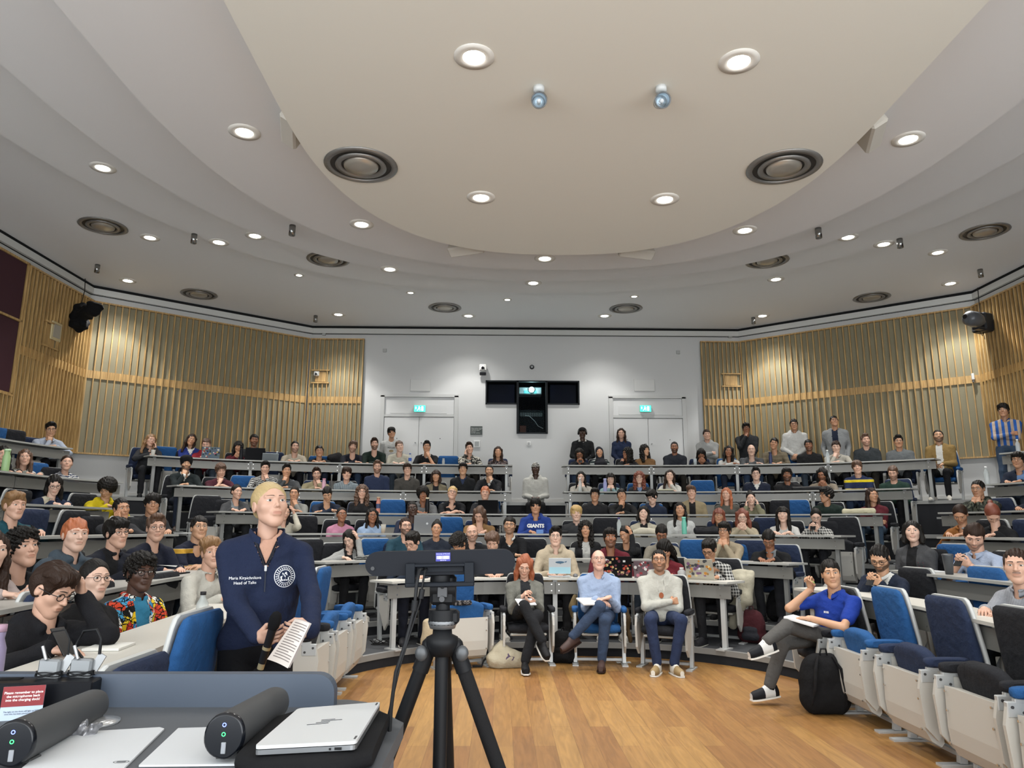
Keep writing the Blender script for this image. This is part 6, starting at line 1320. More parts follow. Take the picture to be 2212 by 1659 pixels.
# laptop case and laptop
cc = (atz(644, 1528, 1.05)+atz(770, 1598, 1.05))/2; t = thing('laptop_sleeve', 'black padded laptop sleeve under the silver laptop on the lectern', 'laptop sleeve', (cc[0]-.005, cc[1]-.0, 1.0)); X = M4((0, 0, .021), .04)
g = MB(); pad(g, .27, .46, .042, (0, -.02, 0), X); g.build('shell', mat('121214', .85, bump=.3, bscale=700), t); g = MB(); g.tube([(-.12, -.249, .0), (.12, -.249, .0)], .0025, 6, 0, X); g.build('zip', mat('050506', .6), t)
g = MB(); g.tube([(-.04, -.255, -.002), (-.03, -.27, -.012), (-.028, -.276, -.02)], .004, 8, 0, X); g.build('zip_pull', mat('8e8e8c', .3, .8), t)
lc = [atz(644, 1528, 1.062), atz(822, 1514, 1.062), atz(770, 1598, 1.062), atz(550, 1609, 1.062)]; cen = sum(lc)/4; t = thing('laptop', 'closed silver laptop with slanted line logo on the black sleeve', 'laptop', (cen[0], cen[1], 1.043)); pg = [(p[0]-cen[0], p[1]-cen[1]) for p in lc][::-1]
def rnd(pg, r=.012, n=5):
    out = []; k = len(pg)
    for i in range(k):
        a, b, c = [np.array(pg[(i+j) % k]) for j in (-1, 0, 1)]; u, v = nrm(a-b), nrm(c-b)
        for s in np.linspace(0, 1, n): out.append(tuple((b+u*r)*(1-s)**2+2*b*s*(1-s)+(b+v*r)*s*s))
    return out
sil = mat('d3d5d6', .35, .25); g = MB(); g.prism(rnd(pg), .0, .009); g.build('base', mat('8a8c8e', .35, .8), t); g = MB(); g.prism(rnd(pg), .0105, .017); ld_ = g.build('lid', sil, t)
ux = nrm(np.array([*(lc[1]-lc[0])[:2], 0])); g = MB(); cl = np.array([0, 0, .0172])
for dx, dy, L in ((.010, .020, .030), (.016, .010, .046), (-.004, .000, .030), (-.016, -.010, .046)): g.box((dx, dy, .0174), (L, .0022, .0006), 0, M4(rz=math.atan2(ux[1], ux[0])))
g.build('logo', mat('232528', .4), ld_); g = MB()
for p in (lc[2]*.93+lc[1]*.07, lc[1]*.93+lc[2]*.07): g.box((p[0]-cen[0]-.006, p[1]-cen[1], .0174), (.004, .022, .0006))
g.build('vent_mark', mat('3a3c3e', .4), ld_); g = MB(); a_, b_ = lc[3]-cen, lc[2]-cen; g.box((*(a_*.18+b_*.82)[:2], .0045), (.014, .004, .005)); g.box((*(a_*.26+b_*.74)[:2], .0045), (.004, .004, .004)); g.build('port', mat('101214', .3), t)
# two dark tube-shaped units
for (a, b, lb) in (((487, 1588, 1.62), (596, 1517, 1.99), 'dark grey tube-shaped unit with green light left of the laptop'), ((32, 1604, 1.60), (205, 1522, 1.99), 'dark grey tube-shaped unit in front of the microphone dock')):
    A, B = aty(a[0], a[1], a[2]), aty(b[0], b[1], b[2]); t = thing('desk_camera', lb, 'desk device', tuple(A), 0, 'tube-shaped units on the lectern'); d = B-A; u = nrm(d); s_ = nrm(np.cross(u, (0, 0, 1))); up_ = np.cross(s_, u)
    sec = [(-.040, -.012), (-.038, .018), (-.022, .038), (.004, .044), (.028, .034), (.040, .010), (.038, -.018), (.018, -.040), (-.002, -.044), (-.026, -.034)]
    sm_ = []; k = len(sec)
    for i in range(k):
        p0, p1, p2, p3 = [np.array(sec[(i+j-1) % k]) for j in range(4)]
        for q in (0, .33, .66): sm_.append(.5*((2*p1)+(-p0+p2)*q+(2*p0-5*p1+4*p2-p3)*q*q+(-p0+3*p1-3*p2+p3)*q**3))
    ring = lambda f, sc: [d*f+s_*p[0]*sc+up_*p[1]*sc for p in sm_]
    n = len(sm_); rows = ring(0, 1)+ring(.5, .95)+ring(.95, .90)+ring(1., .82); g = MB(); g.grid(rows, 4, n, 0, True, None, True); g.add(rows[-n:], [list(range(n))], 0); g.build('tube', mat('3c3d3e', .6), t)
    rows = ring(-.03, .9)+ring(-.025, .98)+ring(0, 1.01); g = MB(); g.grid(rows, 3, n, 0, True, None, True); g.add(rows[:n], [list(range(n))[::-1]], 0); fc = g.build('end_cap', mat('0d1016', .2), t)
    g = MB(); qc = -d*.033; g.box((0, 0, 0), (.010, .003, .022), 0, np.array([[*np.r_[s_[0], -u[0], up_[0]], (qc-up_*.022+s_*.002)[0]], [s_[1], -u[1], up_[1], (qc-up_*.022+s_*.002)[1]], [s_[2], -u[2], up_[2], (qc-up_*.022+s_*.002)[2]], [0, 0, 0, 1]]), .001); g.build('slider', mat('9a9da2', .3, .5), fc)
    for zo, cl_ in ((.022, '6a7cff'), (.004, '39d66a')):
        c_ = qc+up_*zo; g = MB(); g.tube([c_+(s_*math.cos(a)+up_*math.sin(a))*.0035 for a in np.linspace(0, 2*pi, 13)], .0008, 5); g.build('status_light', mat(cl_, .3, emit=2.5), fc)
    g = MB(); fz = 1.0-A[2]; q = d*.88; g.tube([(q[0], q[1], fz+.004), (q[0], q[1], q[2]-.02)], .012, 10); g.lathe([(.001, 0), (.06, 0), (.06, .006), (.03, .01), (.001, .012)], 24, 0, None, True, (q[0]+.02, q[1], fz+.0)); g.build('stand', mat('b5b6b6', .25, .6), t); g = MB(); q2 = d*.12; g.box((q2[0], q2[1], (fz+q2[2]-.038)/2+.0), (.05, .04, max(.006, q2[2]-.038-fz)), 0, None, .002); g.build('front_foot', mat('3c3d3e', .6), t)
# white drawing pads, crumpled foil
for pts, lb in (((( 140, 1583), (345, 1571), (355, 1574), (275, 1652), (262, 1665), (40, 1665)), 'large white pad on the lectern, left one'), (((385, 1573), (450, 1571), (560, 1567), (560, 1650), (300, 1653)), 'white pad partly under the right tube unit')):
    P_ = [atz(*p, 1.0045) for p in pts]; c_ = sum(P_)/len(P_); g = MB(); g.prism([(p[0]-c_[0], p[1]-c_[1]) for p in P_][::-1], 0, .004); o = g.build('drawing_pad', mat('c0c2c4', .5), None, (c_[0], c_[1], 1.001)); tag(o, lb, 'pad', 'white pads on the lectern')
q = atz(262, 1645, 1.006); g = MB(); X = M4((q[0], q[1], 1.0056), .1); V = [(.016*math.cos(a)*k_, .009*math.sin(a)*k_, 0) for a in np.linspace(0, 2*pi, 25) for k_ in (1, .88)]; g.grid(V, 25, 2, 0, True, X); [g.box((0, y_, 0), (.018, .0016, .0003), 0, X) for y_ in (-.003, .0, .003)]; o = g.build('printed_mark', mat('55585a', .6)); pad_o = [x for x in bpy.data.objects if x.name == 'drawing_pad'][0]; bpy.context.view_layer.update(); o.parent = pad_o; o.matrix_parent_inverse = pad_o.matrix_world.inverted()
q = atz(188, 1570, 1.02); F = Field((-.06, -.04, -.025), (.06, .04, .03), .003); F.el((0, 0, 0), (.032, .018, .014), 0); F.el((-.03, 0, -.006), (.022, .014, .008), .01); F.noise(.006, 210, 2); F.noise(.003, 420, 3); V, Q = F.mesh(); o = mesh_obj('crumpled_foil', V, Q, mat('8d8d90', .35, .6), None, None, False, (q[0], q[1], 1.014)); tag(o, 'small crumpled grey wrapper beside the left tube unit', 'wrapper')
# microphone charging dock
f0, f1 = atz(0, 1558, 1.0), atz(193, 1540, 1.0); t = thing('charging_dock', 'black microphone charging dock with two transmitters standing in it', 'charging dock', (f1[0], f1[1], 1.0)); a = math.atan2(f1[1]-f0[1], f1[0]-f0[0])*.3; t.rotation_euler = (0, 0, a)
H2 = .078; g = MB(); g.box((-.24, .06, H2/2), (.48, .12, H2), 0, None, .004); g.build('case', mat('101115', .35), t); g = MB()
for x in (-.33, -.23): g.box((x, .06, H2+.0005), (.055, .028, .002))
g.build('slot', mat('020203', .8), t); g = MB(); g.box((-.155, -.001, .012), (.012, .001, .009)); g.build('maker_mark', mat('8d9194', .5), t); text_obj('lettering', 'SENNHEISER', .0085, mat('8d9194', .5), t, M4((-.143, -.0006, .012))@M4(rx=pi/2), 'LEFT', .0001)
for x, lb in ((-.135, 'grey bodypack transmitter in the dock, left one with coiled cable'), (-.055, 'grey bodypack transmitter in the dock, right one with curved cable')):
    wp_ = Matrix(t.matrix_basis)@Vector((x, .06, H2)); k = thing('bodypack', lb, 'transmitter', tuple(wp_), 0, 'bodypack transmitters in the dock')
    g = MB(); g.box((0, 0, .024), (.058, .022, .052), 0, M4(ry=.05), .005); g.build('case', mat('85888a', .35, .5), k); g = MB(); g.box((.018, .004, .055), (.022, .005, .045), 0, M4(ry=.5)); g.build('clip', mat('a0a2a3', .3, .6), k)
    g = MB(); g.tube([(.034*math.cos(b)+.002*math.sin(9*b), .02*math.sin(b), .012+.006*math.sin(b*1.3)) for b in np.linspace(0, 8*pi, 60)], .0016, 5); g.tube([(0, 0, .05), (-.02, -.01, .08), (-.005, 0, .12), (.03, 0, .125), (.045, 0, .10), (.045, 0, .06)], .0022 if x < -.1 else .004, 6); g.build('cable', mat('17181a', .5), k)
    g = MB(); g.tube([(-.006, -.012, .05), (-.018, -.014, .085)], .0045, 8); g.build('plug', mat('b4b6b8', .3, .7), k)
# sign card
p00, p10, p11, p01 = atz(2, 1556, 1.0)-np.array([0, .01, 0]), atz(94, 1550, 1.0)-np.array([0, .01, 0]), 0, 0
t = thing('sign_card', 'red and white reminder card leaning on the charging dock', 'sign', tuple(p00)); Wd = np.linalg.norm(p10-p00); ang = math.atan2(p10[1]-p00[1], p10[0]-p00[0]); t.rotation_euler = (0, 0, ang); Hh = .08; Xc = M4((0, 0, 0), rx=pi/2-.12)
g = MB(); g.box((Wd/2, Hh/2, 0), (Wd, Hh, .002), 0, Xc); g.build('card', mat('a9b8ca', .5), t); g = MB(); g.box((Wd/2, Hh*.70, .0012), (Wd, Hh*.60, .0006), 0, Xc); g.build('red_band', mat('7c1c22', .6), t)
text_obj('lettering', 'Please remember to place\nthe microphones back\ninto the charging dock!', .0082, mat('f0e8e4', .6), t, Xc@M4((Wd/2, Hh*.70, .0018)), 'CENTER', .0001, 1.05, .0001); text_obj('lettering', 'The light on the dock will light up RED\nonce this has been placed correctly.', .0050, mat('3a4250', .6), t, Xc@M4((Wd/2, Hh*.22, .0018)), 'CENTER', .0001, 1.05)
# ---------------------------------------------------------------- things on the desks
def desk_at(r, px, py, off=.16): P, n, _ = on_row(r-1, off, px, py); return (P[0], P[1], ZD[r-1]+.001), yaw_of(-n)
def bottle(r, px, py, lb, h, rad, col, cap='d8d8d6', clear=False, loc=None, band=None, off=.16):
    p, yw = desk_at(r, px, py, off) if loc is None else (loc, 0); t = thing('bottle' if clear else 'flask', lb, 'bottle', p, yw)
    g = MB(); s = .62 if clear else .8
    g.lathe([(.001, 0), (rad*.95, 0), (rad, .006), (rad, h*.66), (rad*s*.9, h*.8), (rad*.42 if clear else rad*.8, h*.88), (rad*.42 if clear else rad*.8, h*.9), (.001, h*.9)], 18); g.build('body', mat(col, .12 if clear else .4, alpha=.45 if clear else 1), t)
    g = MB(); g.lathe([(.001, h*.9), (rad*(.5 if clear else .85), h*.9), (rad*(.5 if clear else .85), h), (.001, h)], 14); g.build('cap', mat(cap, .5), t)
    if band: g = MB(); g.lathe([(rad+.001, h*.3), (rad+.001, h*.58)], 18); g.build('label_band', mat(band, .5), t)
    return t
def cup(r, px, py, lb, h=.11, r0=.028, r1=.04, col='cfcdc6', lid=None, off=.2, fill=None):
    p, yw = desk_at(r, px, py, off); t = thing('cup', lb, 'cup', p, yw); g = MB(); g.lathe([(.001, 0), (r0, 0), (r1, h), (r1+.002, h+.003), (r1-.002, h+.002), (r0*.9, .005), (.001, .004)], 20); g.build('body', mat(col, .4, alpha=.5 if fill else 1), t)
    if fill: g = MB(); g.lathe([(.001, .006), (r0*.92, .006), (r1*.8, h*.55), (.001, h*.55)], 18); g.build('drink', mat(fill, .4), t)
    if lid: g = MB(); g.lathe([(r1+.003, h), (r1+.003, h+.012), (r1*.8, h+.018), (.001, h+.018)], 20); g.build('lid', mat(lid, .4), t)
    return t
def laptop_open(r, px, py, lb, w_, col, stickers=0, off=.10, tilt=.28, seed=1, logo=False, h_=None, dyaw=0):
    p, yw = desk_at(r, px, py, off); t = thing('laptop', lb, 'laptop', p, yw+pi+dyaw); h_ = h_ or w_*.66; X = M4((0, -.02, .012), rx=-(tilt-.0)+0)@M4()
    g = MB(); g.box((0, h_/2, .007), (w_, h_, .013), 0, None, .003); g.build('base', mat(col, .4, .3), t); g = MB(); g.box((0, h_/2+.03, .0145), (w_*.84, h_*.42, .002)); g.build('keyboard', mat('1a1b1d', .6), t)
    X = M4((0, 0, .014), rx=tilt); g = MB(); g.box((0, 0, h_/2), (w_, .007, h_), 0, X, .002); ld_ = g.build('lid', mat(col, .35, .3), t); g = MB(); g.box((0, .0042, h_/2), (w_*.94, .001, h_*.9), 0, X); g.build('screen', mat('20262c', .15), t)
    rr = random.Random(seed)
    if stickers:
        g = MB(); k = 0; cs = stickers
        for i in range(34):
            x, z, s = rr.uniform(-.44, .44)*w_, rr.uniform(.07, .93)*h_, rr.uniform(.010, .021)
            if rr.random() < .55: g.prism([(x+s*math.cos(a), z+s*math.sin(a)) for a in np.linspace(0, 2*pi, 12, endpoint=False)], .0038, .0044+.00005*i, rr.randrange(len(cs)), X@M4(rx=pi/2))
            else: g.box((x, -.0041-.00002*i, z), (s*1.9, .0008, s*1.5), rr.randrange(len(cs)), X)
        g.build('stickers', [mat(c, .5) for c in cs], ld_)
    if logo: g = MB(); g.ball((0, -.0040, h_*.52), (.017, .001, .017), 12, 0, X); g.build('logo', mat('d8dadc', .3), ld_)
    return t
def blob(name, lb, cat, p, prims, h, m, amp=.006, fr=45, seed=1, yaw=0, sc=1):
    a = np.array([q for pr in prims for q in (pr[0], pr[1])]); R = max(max(pr[2:]) for pr in prims)
    F = Field(a.min(0)-R-.03, a.max(0)+R+.03, h)
    for pr in prims: F.rc(pr[0], pr[1], pr[2], pr[3] if len(pr) > 3 else pr[2], k=.035)
    F.noise(amp, fr, seed); F.half((0, 0, .0), (0, 0, -1), .008); V, Q = F.mesh(); o = mesh_obj(name, V, Q, m, None, None, True, tuple(p)); o.rotation_euler = (0, 0, yaw); o.scale = (sc,)*3; return tag(o, lb, cat)
STK = ['c8c2b4', '2a2c30', '8c3a34', '3f5a86', 'b49a58', '5a6a5a', 'b06a7a']
cup(6, 331, 975, 'white paper cup beside the person in the dark grey coat'); laptop_open(6, 455, 978, 'open laptop with stickers in front of the red hoodie', .32, '5a6a78', STK, seed=4)
bottle(6, 521, 983, 'tall dark bottle in front of the maroon top', .28, .036, '15161a', '101014'); laptop_open(6, 551, 980, 'open black laptop at the back row left', .36, '17181b', seed=2)
laptop_open(6, 584, 985, 'low silver laptop right of the black one', .30, '9aa3a8', tilt=.9, seed=3); bottle(6, 598, 985, 'clear water bottle right of the silver laptop', .2, .03, 'b9c2c6', clear=True)
bottle(6, 886, 980, 'clear bottle with blue label beside the cream quarter-zip', .23, .033, 'b9c2c6', '2d4f9a', True, band='2d4f9a'); bottle(6, 958, 990, 'small silver can on the back desk', .13, .028, '8f9394', '8f9394')
bottle(6, 1664, 983, 'dark blue flask beside the brown knit', .25, .033, '232d52', '1c2340'); bottle(6, 1787, 978, 'tall clear bottle left of the cream shirt', .26, .036, 'b9c2c6', clear=True); cup(6, 1501, 985, 'clear tumbler left of the bowed black-haired person', .14, .03, .036, 'b9c2c6', fill='9aa0a2')
bottle(6, 2197, 952, 'clear bottle on the far right back desk', .22, .034, 'c5ccd0', clear=True)
bottle(5, 10, 1020, 'tall pale green patterned flask at the left edge', .30, .045, '8fae7a', 'a8c49a'); bottle(5, 1307, 1043, 'lavender bottle before the pale teal top', .25, .036, '8f93bd', 'a9abce'); bottle(5, 1253, 1040, 'clear bottle raised before the cream coat', .26, .034, 'c2cac9', clear=True)
bottle(5, 2132, 1035, 'clear water bottle on the right desk by the striped shirt', .28, .036, 'c2cac9', clear=True); bottle(5, 700, 1042, 'pink bottle beside the tan fleece jacket', .2, .035, 'b08a98', 'a8707f')
p, yw = desk_at(5, 1438, 1058, .2); t = thing('book_stack', 'two pale books stacked on the desk below the white top', 'book', p, yw); g = MB(); g.box((0, 0, .012), (.28, .2, .022)); g.build('lower_book', mat('3b3d38', .7), t); g = MB(); g.box((.01, 0, .038), (.27, .19, .026)); g.build('upper_book', mat('b9b69e', .7), t)
t.name = 'books'
p, yw = desk_at(5, 1742, 1052, .16); blob('instrument_case', 'long black case lying on the desk before the curly-haired person', 'case', p, [((-.22, 0, .035), (.22, .0, .035), .045, .04)], .01, mat('131315', .5), .003, yaw=yw)
bottle(4, 817, 1095, 'tall flask with orange and pink pattern', .27, .036, 'b0705f', 'a08468', band='2c3a5c'); bottle(4, 923, 1096, 'tall black flask with tan lid before the grey hoodie', .27, .037, '151517', 'b3a88f'); laptop_open(4, 1054, 1094, 'open black laptop before the ginger short-haired person', .34, '121315', seed=5)
p, yw = desk_at(4, 1855, 1108, .16); blob('cloth_bag', 'cream cloth bag folded on the desk before the maroon sweater', 'bag', p, [((-.2, 0, .035), (.2, 0, .03), .05)], .01, fabric('cbc5a8'), .006, yaw=yw)
laptop_open(3, 922, 1134, 'large silver laptop seen from behind with a round mark', .40, '8e9092', logo=True, seed=6); cup(3, 828, 1144, 'plastic cup of iced coffee beside the pale blue hoodie', .13, .03, .042, 'c9c5ba', fill='b08d5f')
p, yw = desk_at(3, 1166, 1146, .12); o = MB().box((0, 0, .03), (.11, .06, .06), 0, None, .004).build('snack_box', mat('4f76b0', .5), None, p); tag(o, 'small blue and white box in front of the GIANTS hoodie', 'box')
p, yw = desk_at(3, 1212, 1148, .12); blob('pencil_case', 'flat black case right of the small blue box', 'case', p, [((-.09, 0, .02), (.09, 0, .02), .028)], .008, mat('161618', .6), .002, yaw=yw)
p, yw = desk_at(3, 1388, 1146, .16); blob('folded_coat', 'cream coat bundled on the desk before the black bob', 'coat', p, [((-.18, 0, .03), (.02, 0, .05), .05), ((0, 0, .04), (.2, .02, .02), .05, .035)], .009, fabric('c9c3b0'), .01, 40, yaw=yw)
bottle(3, 1478, 1140, 'mint green flask before the white top', .26, .038, '5fa995', '7cc0ad'); p, yw = desk_at(3, 1532, 1144, .16); blob('handbag', 'black handbag on the desk right of the mint flask', 'bag', p, [((-.17, 0, .05), (.17, 0, .05), .065)], .009, mat('17171a', .4), .004, yaw=yw); bottle(3, 1337, 1130, 'clear bottle with purple cap behind the maroon sleeve', .25, .034, 'c2cac9', '3c3470', True)
p, yw = desk_at(2, 784, 1206, .2); blob('folded_scarf', 'grey patterned scarf on the desk by the pale grey hoodie', 'scarf', p, [((-.1, 0, .02), (.1, 0, .02), .04, .03)], .008, fabric('7e7f7c', 'w', '3a3b3a'), .006, 60, yaw=yw)
cup(2, 1236, 1196, 'white paper cup right of the cream hoodie', .14, .03, .042, 'a9aaa6'); cup(2, 2050, 1230, 'dark grey travel cup on the right desk', .17, .033, .048, '46484b', lid='3a3c3f', off=.12)
for r, px, py, lb, c, wd in ((2, 2008, 1240, 'white sheet left of the grey travel cup', 'c9cbcc', .24), (2, 322, 1262, 'pale blue sheets on the left desk', 'a9bfce', .2), (2, 375, 1257, 'black folder on the left desk', '1b1c1f', .26), (1, 236, 1398, 'notepaper on the pale left front desk', 'd3d2cb', .2), (4, 125, 1118, 'open notebook under the writing hands at left', 'cfcfca', .26), (2, 895, 1210, 'notebook under the hand of the writing person behind the video bar', 'cfcdc2', .26), (3, 400, 1170, 'white book by the left aisle', 'b9bab8', .2), (5, 412, 1053, 'small white packet before the turbaned person', 'c9c9c6', .12)):
    p, yw = desk_at(r, px, py, .2); o = MB().box((0, 0, .006), (wd, .17, .012), 0, None, .001).build('notebook' if c != '1b1c1f' else 'folder', mat(c, .7), None, p); o.rotation_euler = (0, 0, yw); tag(o, lb, 'paper')
# front desk: tablet with whale, laptops
p, yw = desk_at(1, 1209, 1243, .10); t = thing('tablet', 'tablet cover with a blue whale picture facing the room', 'tablet', p, yw+pi); g = MB(); g.box((0, 0, .14), (.27, .008, .19), 0, M4(rx=.22), .002); g.box((0, .08, .01), (.27, .18, .012), 0, None, .002); g.build('cover', mat('b0b5b8', .5), t)
g = MB(); g.box((0, -.005, .055+.03), (.26, .001, .08), 0, M4(rx=.22)); g.build('lower_picture', mat('9cc3d0', .5), t)
g = MB(); g.ball((0, -.006, .185), (.055, .001, .014), 14, 0, M4(rx=.22)); g.add([(.05, -.006, .188), (.085, -.006, .203), (.078, -.006, .182)], [(0, 1, 2)], 0, False, M4(rx=.22)); g.add([(-.01, -.006, .178), (.01, -.006, .160), (.012, -.006, .178)], [(0, 1, 2)], 0, False, M4(rx=.22)); g.build('whale', mat('3f5f78', .6), t)
laptop_open(1, 1333, 1245, 'open black laptop with a few stickers before the dark red sweater', .36, '141416', ['b9a070', 'c9c9c6', 'a8402c', '5a2a36'], seed=9, h_=.25); laptop_open(1, 1397, 1238, 'open laptop covered in red and white stickers', .30, '6a5a5f', ['c9c4c0', '8c3038', '3a2a2e', 'b0707c', 'd8d4d0'], seed=11)
laptop_open(1, 1513, 1240, 'open silver laptop dotted with round stickers at the desk end', .34, 'a9a496', ['8a6a3a', '3a3c40', 'b0762e', '6a4a6a', 'c9b98a'], seed=13, logo=True, h_=.235)
p, yw = desk_at(1, 1243, 1240, .16); blob('computer_mouse', 'grey mouse right of the whale tablet', 'mouse', p, [((0, -.015, .01), (0, .02, .008), .032, .026)], .006, mat('5f6062', .5), 0, yaw=yw); bottle(1, 1472, 1222, 'clear plastic jar left of the sticker-dotted laptop', .13, .05, 'c2cac9', clear=True)
p, yw = desk_at(1, 1420, 1246, .12); o = MB().tube([(-.09, 0, .022), (.09, 0, .022)], .02, 12).build('pencil_case', mat('b98590', .6), None, p); o.rotation_euler = (0, 0, yw); tag(o, 'pink pencil case under the sticker-covered laptop', 'case')
bottle(2, 404, 1288, 'clear bottle with dark cap beside the speaker\'s arm', .2, .035, 'c2cac9', '2a2a2c', True, loc=(CV[0][0][0]*0-2.5, 4.6, ZD[0])); bottle(1, 2, 1305, 'translucent purple bottle at the left edge', .24, .035, '8a7f9a', 'a8889a')
# ---------------------------------------------------------------- bags, coats and papers
def backpack(lb, p, yaw, sc, col, col2=None, tilt=0):
    t = thing('backpack', lb, 'backpack', p, yaw, None, (tilt, 0, yaw)); t.scale = (sc,)*3
    F = Field((-.22, -.16, -.01), (.22, .18, .56), .008); F.rc((-.085, 0, .12), (.085, 0, .12), .125, k=.04); F.rc((-.08, 0, .26), (.08, 0, .26), .12, k=.08); F.rc((-.05, .0, .38), (.05, .0, .38), .10, k=.09); F.noise(.004, 40, 3); F.half((0, 0, .0), (0, 0, -1), .01); V, Q = F.mesh(); mesh_obj('bag_body', V, Q, fabric(col), t)
    F = Field((-.16, .02, .02), (.16, .2, .34), .008); F.rc((-.07, .09, .11), (.07, .09, .11), .065, k=.03); F.rc((-.06, .085, .2), (.06, .085, .2), .06, k=.03); V, Q = F.mesh(); mesh_obj('front_pocket', V, Q, fabric(col2 or col), t)
    for s in (-1, 1): g = MB(); g.tube([(s*.06, -.08, .46), (s*.10, -.15, .38), (s*.12, -.16, .22), (s*.14, -.10, .08)], [.02, .028, .026, .012], 8, 0, sx=.4, ref=(0, 1, 0)); g.build('strap', fabric(col), t)
    g = MB(); g.tube([(-.03, -.04, .47), (-.02, -.05, .52), (.02, -.05, .52), (.03, -.04, .47)], .008, 6); g.build('handle', fabric(col), t); return t
q = atz(1792, 1545, 0); backpack('large black backpack standing on the oak floor at the right', (q[0], q[1]+.06, 0), -.12, .98, '151517')
q = atz(1218, 1436, 0); backpack('black backpack on the floor beside the older person', (q[0], q[1]+.12, 0), 2.9, .72, '141416'); q = atz(1632, 1392, ZF[0]); backpack('maroon and grey backpack on the first step', (q[0], q[1]+.1, ZF[0]), 2.6, .8, '4a1f25', '33343a'); q = atz(1695, 1345, ZF[1]); backpack('black backpack leaning behind the maroon one', (q[0], q[1]+.1, ZF[1]), 2.9, .85, '161618')
P, n, _ = on_row(4, .3, 1130, 1095); backpack('black backpack beside the person on the aisle steps', (P[0], P[1], ZF[4]), pi, .75, '17171a'); P, n, _ = on_row(5, -.35, 1203, 1070); backpack('black bag right of the blue bottle at the aisle', (P[0], P[1], ZF[4]), pi*.9, .6, '151517'); P, n, _ = on_row(4, .2, 1192, 1095); bottle(5, 0, 0, 'dark blue bottle standing on the aisle step', .26, .035, '2a3f86', '1f2d60', loc=(P[0], P[1], ZF[4]))
q = atz(1092, 1446, 0); t = thing('tote_bag', 'cream canvas tote bag with purple print on the oak floor', 'bag', (q[0], q[1]+.12, 0), .1)
F = Field((-.26, -.15, -.02), (.26, .17, .34), .008); F.rc((-.12, 0, .07), (.12, 0, .06), .10, k=.04); F.rc((-.06, .02, .14), (.07, .02, .12), .08, .05, k=.06); F.rc((-.05, .02, .18), (-.04, .03, .24), .06, .02, k=.05); F.noise(.012, 26, 8); F.noise(.004, 60, 2); F.half((0, 0, .0), (0, 0, -1), .01); V, Q = F.mesh(); body_ = mesh_obj('bag_body', V, Q, fabric('c9bfa6'), t)
g = MB(); g.add([(-.01, -.3, .1), (.07, -.3, .085), (.09, -.3, .12), (.04, -.3, .13), (.02, -.3, .16)], [(0, 1, 2, 3, 4)]); o = g.build('print', mat('4a3a52', .8), t)
for v in o.data.vertices:
    bv = BVHTree.FromPolygons([w_.co for w_ in body_.data.vertices], [tuple(pp.vertices) for pp in body_.data.polygons]); h_ = bv.ray_cast(Vector((v.co.x, -1, v.co.z)), Vector((0, 1, 0)))
    if h_[0]: v.co.y = h_[0].y-.003
g = MB(); g.tube([(-.18, .02, .12), (-.24, .0, .07), (-.26, -.02, .02), (-.36, -.02, .02)], .012, 8, 0, sx=.5); g.build('strap', fabric('17171a'), t)
# coats on seats
P, n, _ = on_row(5, .8, 735, 985); blob('coat', 'heap of black coats on the seat left of the leaning person', 'coat', (P[0], P[1], ZF[5]+.45), [((-.15, 0, .1), (.15, 0, .1), .14), ((-.1, 0, .3), (.12, 0, .42), .15, .12), ((.05, 0, .5), (.18, 0, .46), .10)], .014, fabric('131315'), .014, 22, yaw=yaw_of(-n))
P, n, _ = on_row(0, .72, 1608, 1290); blob('coat', 'cream coat hanging over the seat behind the checked shirt', 'coat', (P[0], P[1], ZF[0]+.12), [((-.10, 0, .68), (.12, 0, .66), .05), ((-.08, .02, .64), (-.05, .04, .38), .07), ((0, .03, .62), (.04, .05, .3), .07), ((.09, .02, .62), (.15, .04, .08), .07, .045)], .011, fabric('bdb7a2'), .012, 30, yaw=yaw_of(-n))
P, n, _ = on_row(0, -.38, 1242, 1290); blob('coat', 'khaki coat draped on the seat of the older person', 'coat', (P[0], P[1], .30), [((0, .03, .40), (-.03, -.08, .3), .04, .035), ((-.03, -.06, .3), (.02, -.08, .08), .04, .03)], .01, fabric('6a5a3c'), .012, 34)
P, n, _ = on_row(0, -.40, 1352, 1340); blob('coat', 'brown coat tail hanging right of the older person', 'coat', (P[0], P[1], .14), [((0, 0, .42), (.04, -.05, .1), .045, .03)], .01, fabric('5f4c33'), .012, 34, 3)
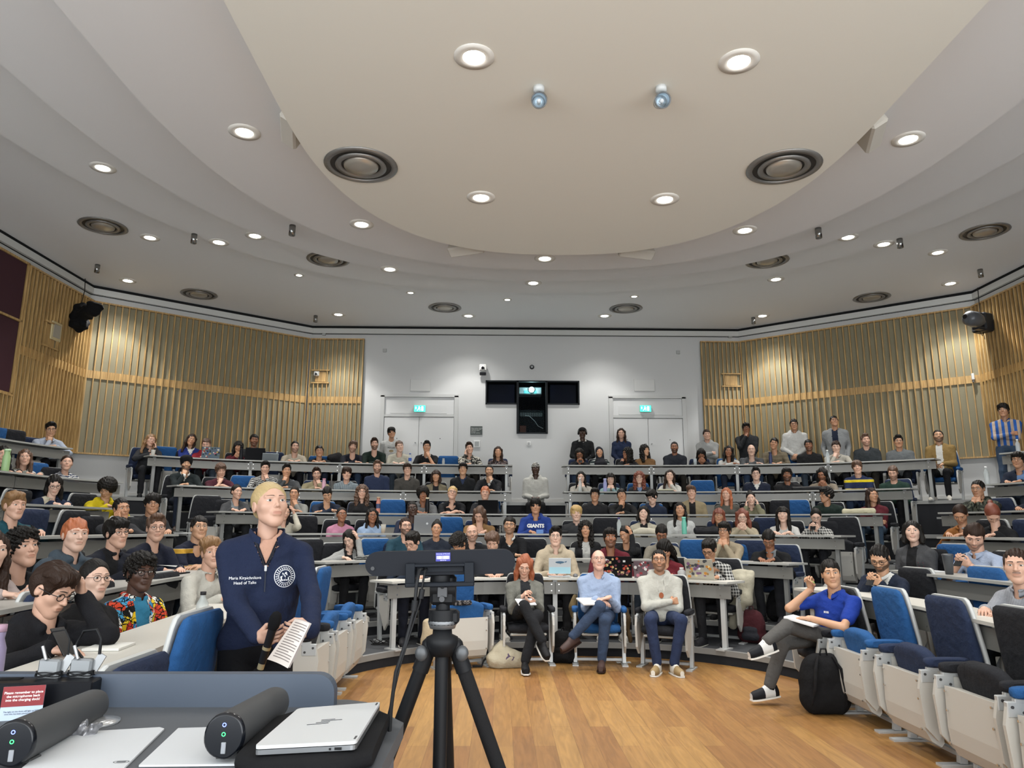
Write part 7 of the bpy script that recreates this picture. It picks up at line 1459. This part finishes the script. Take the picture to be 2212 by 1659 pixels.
P, n, _ = on_row(0, -.72, 924, 1340); blob('jute_bag', 'beige cloth bag hanging left of the tipped-up front seat', 'bag', (P[0], P[1], .12), [((0, 0, .40), (.02, 0, .1), .05, .085)], .009, fabric('bfae90'), .010, 30, 4)
P, n, _ = on_row(0, -.66, 1000, 1300); blob('folded_scarf', 'dark scarf with a paper tag on the tipped-up front seat', 'scarf', (P[0], P[1], .66), [((-.07, 0, .02), (.07, 0, .03), .035, .03)], .008, fabric('1c1b1d', 'f', '6a6664'), .008, 60, 4)
q = atz(1347, 1431, 0); o = MB().box((0, 0, .002), (.16, .08, .003)).build('floor_card', mat('c9cac6', .7), None, (q[0], q[1], 0)); tag(o, 'small white card on the floor by the blue front seat', 'card')
q = atz(835, 1393, ZF[0]); g = MB(); rr = random.Random(2); pts = [(.25*math.sin(i*.9)*(1-i/60)+.05*rr.random(), .06*math.cos(i*.7), .012+.05*(i % 5 == 0)) for i in range(40)]; g.tube(pts, .005, 6); o = g.build('loose_cables', mat('101012', .5), None, (q[0], q[1], ZF[0])); tag(o, 'tangle of black cables on the first step behind the tripod', 'cable')
# phones in hands
for lb_, J_k in (('person in pale blue rolled-sleeve shirt holding a black phone', 'l'), ('person in dark blue sweater with white collar looking at a phone', 'l'), ('person in black and white checked shirt looking at a phone', 'l'), ('person in dark sheer top looking down at a phone by the aisle', 'l'), ('person in black hoodie with brown swept hair, hand on forehead, lower left', 'r')):
    r, J = INFO[lb_]; Wr = (J['J']['l'][1]+J['J']['r'][1])/2+np.array([0, .06, .05]) if 'forehead' not in lb_ else J['J']['r'][1]+np.array([0, .09, .04]); M = Matrix.Translation(r.location)@Matrix.Rotation(r.rotation_euler[2], 4, 'Z'); w_ = M@Vector(Wr)
    o = MB().box((0, 0, 0), (.072, .008, .148), 0, M4(rx=.7), .002).build('phone', mat('111214', .2), None, tuple(w_)); o.rotation_euler = (0, 0, r.rotation_euler[2]); tag(o, 'black phone held by the '+' '.join(lb_.split(',')[0].replace(' holding a black phone', '').replace(' looking at a phone', '').replace(' looking down at a phone by the aisle', ' by the aisle').split()[:11]), 'phone', 'phones in hands')
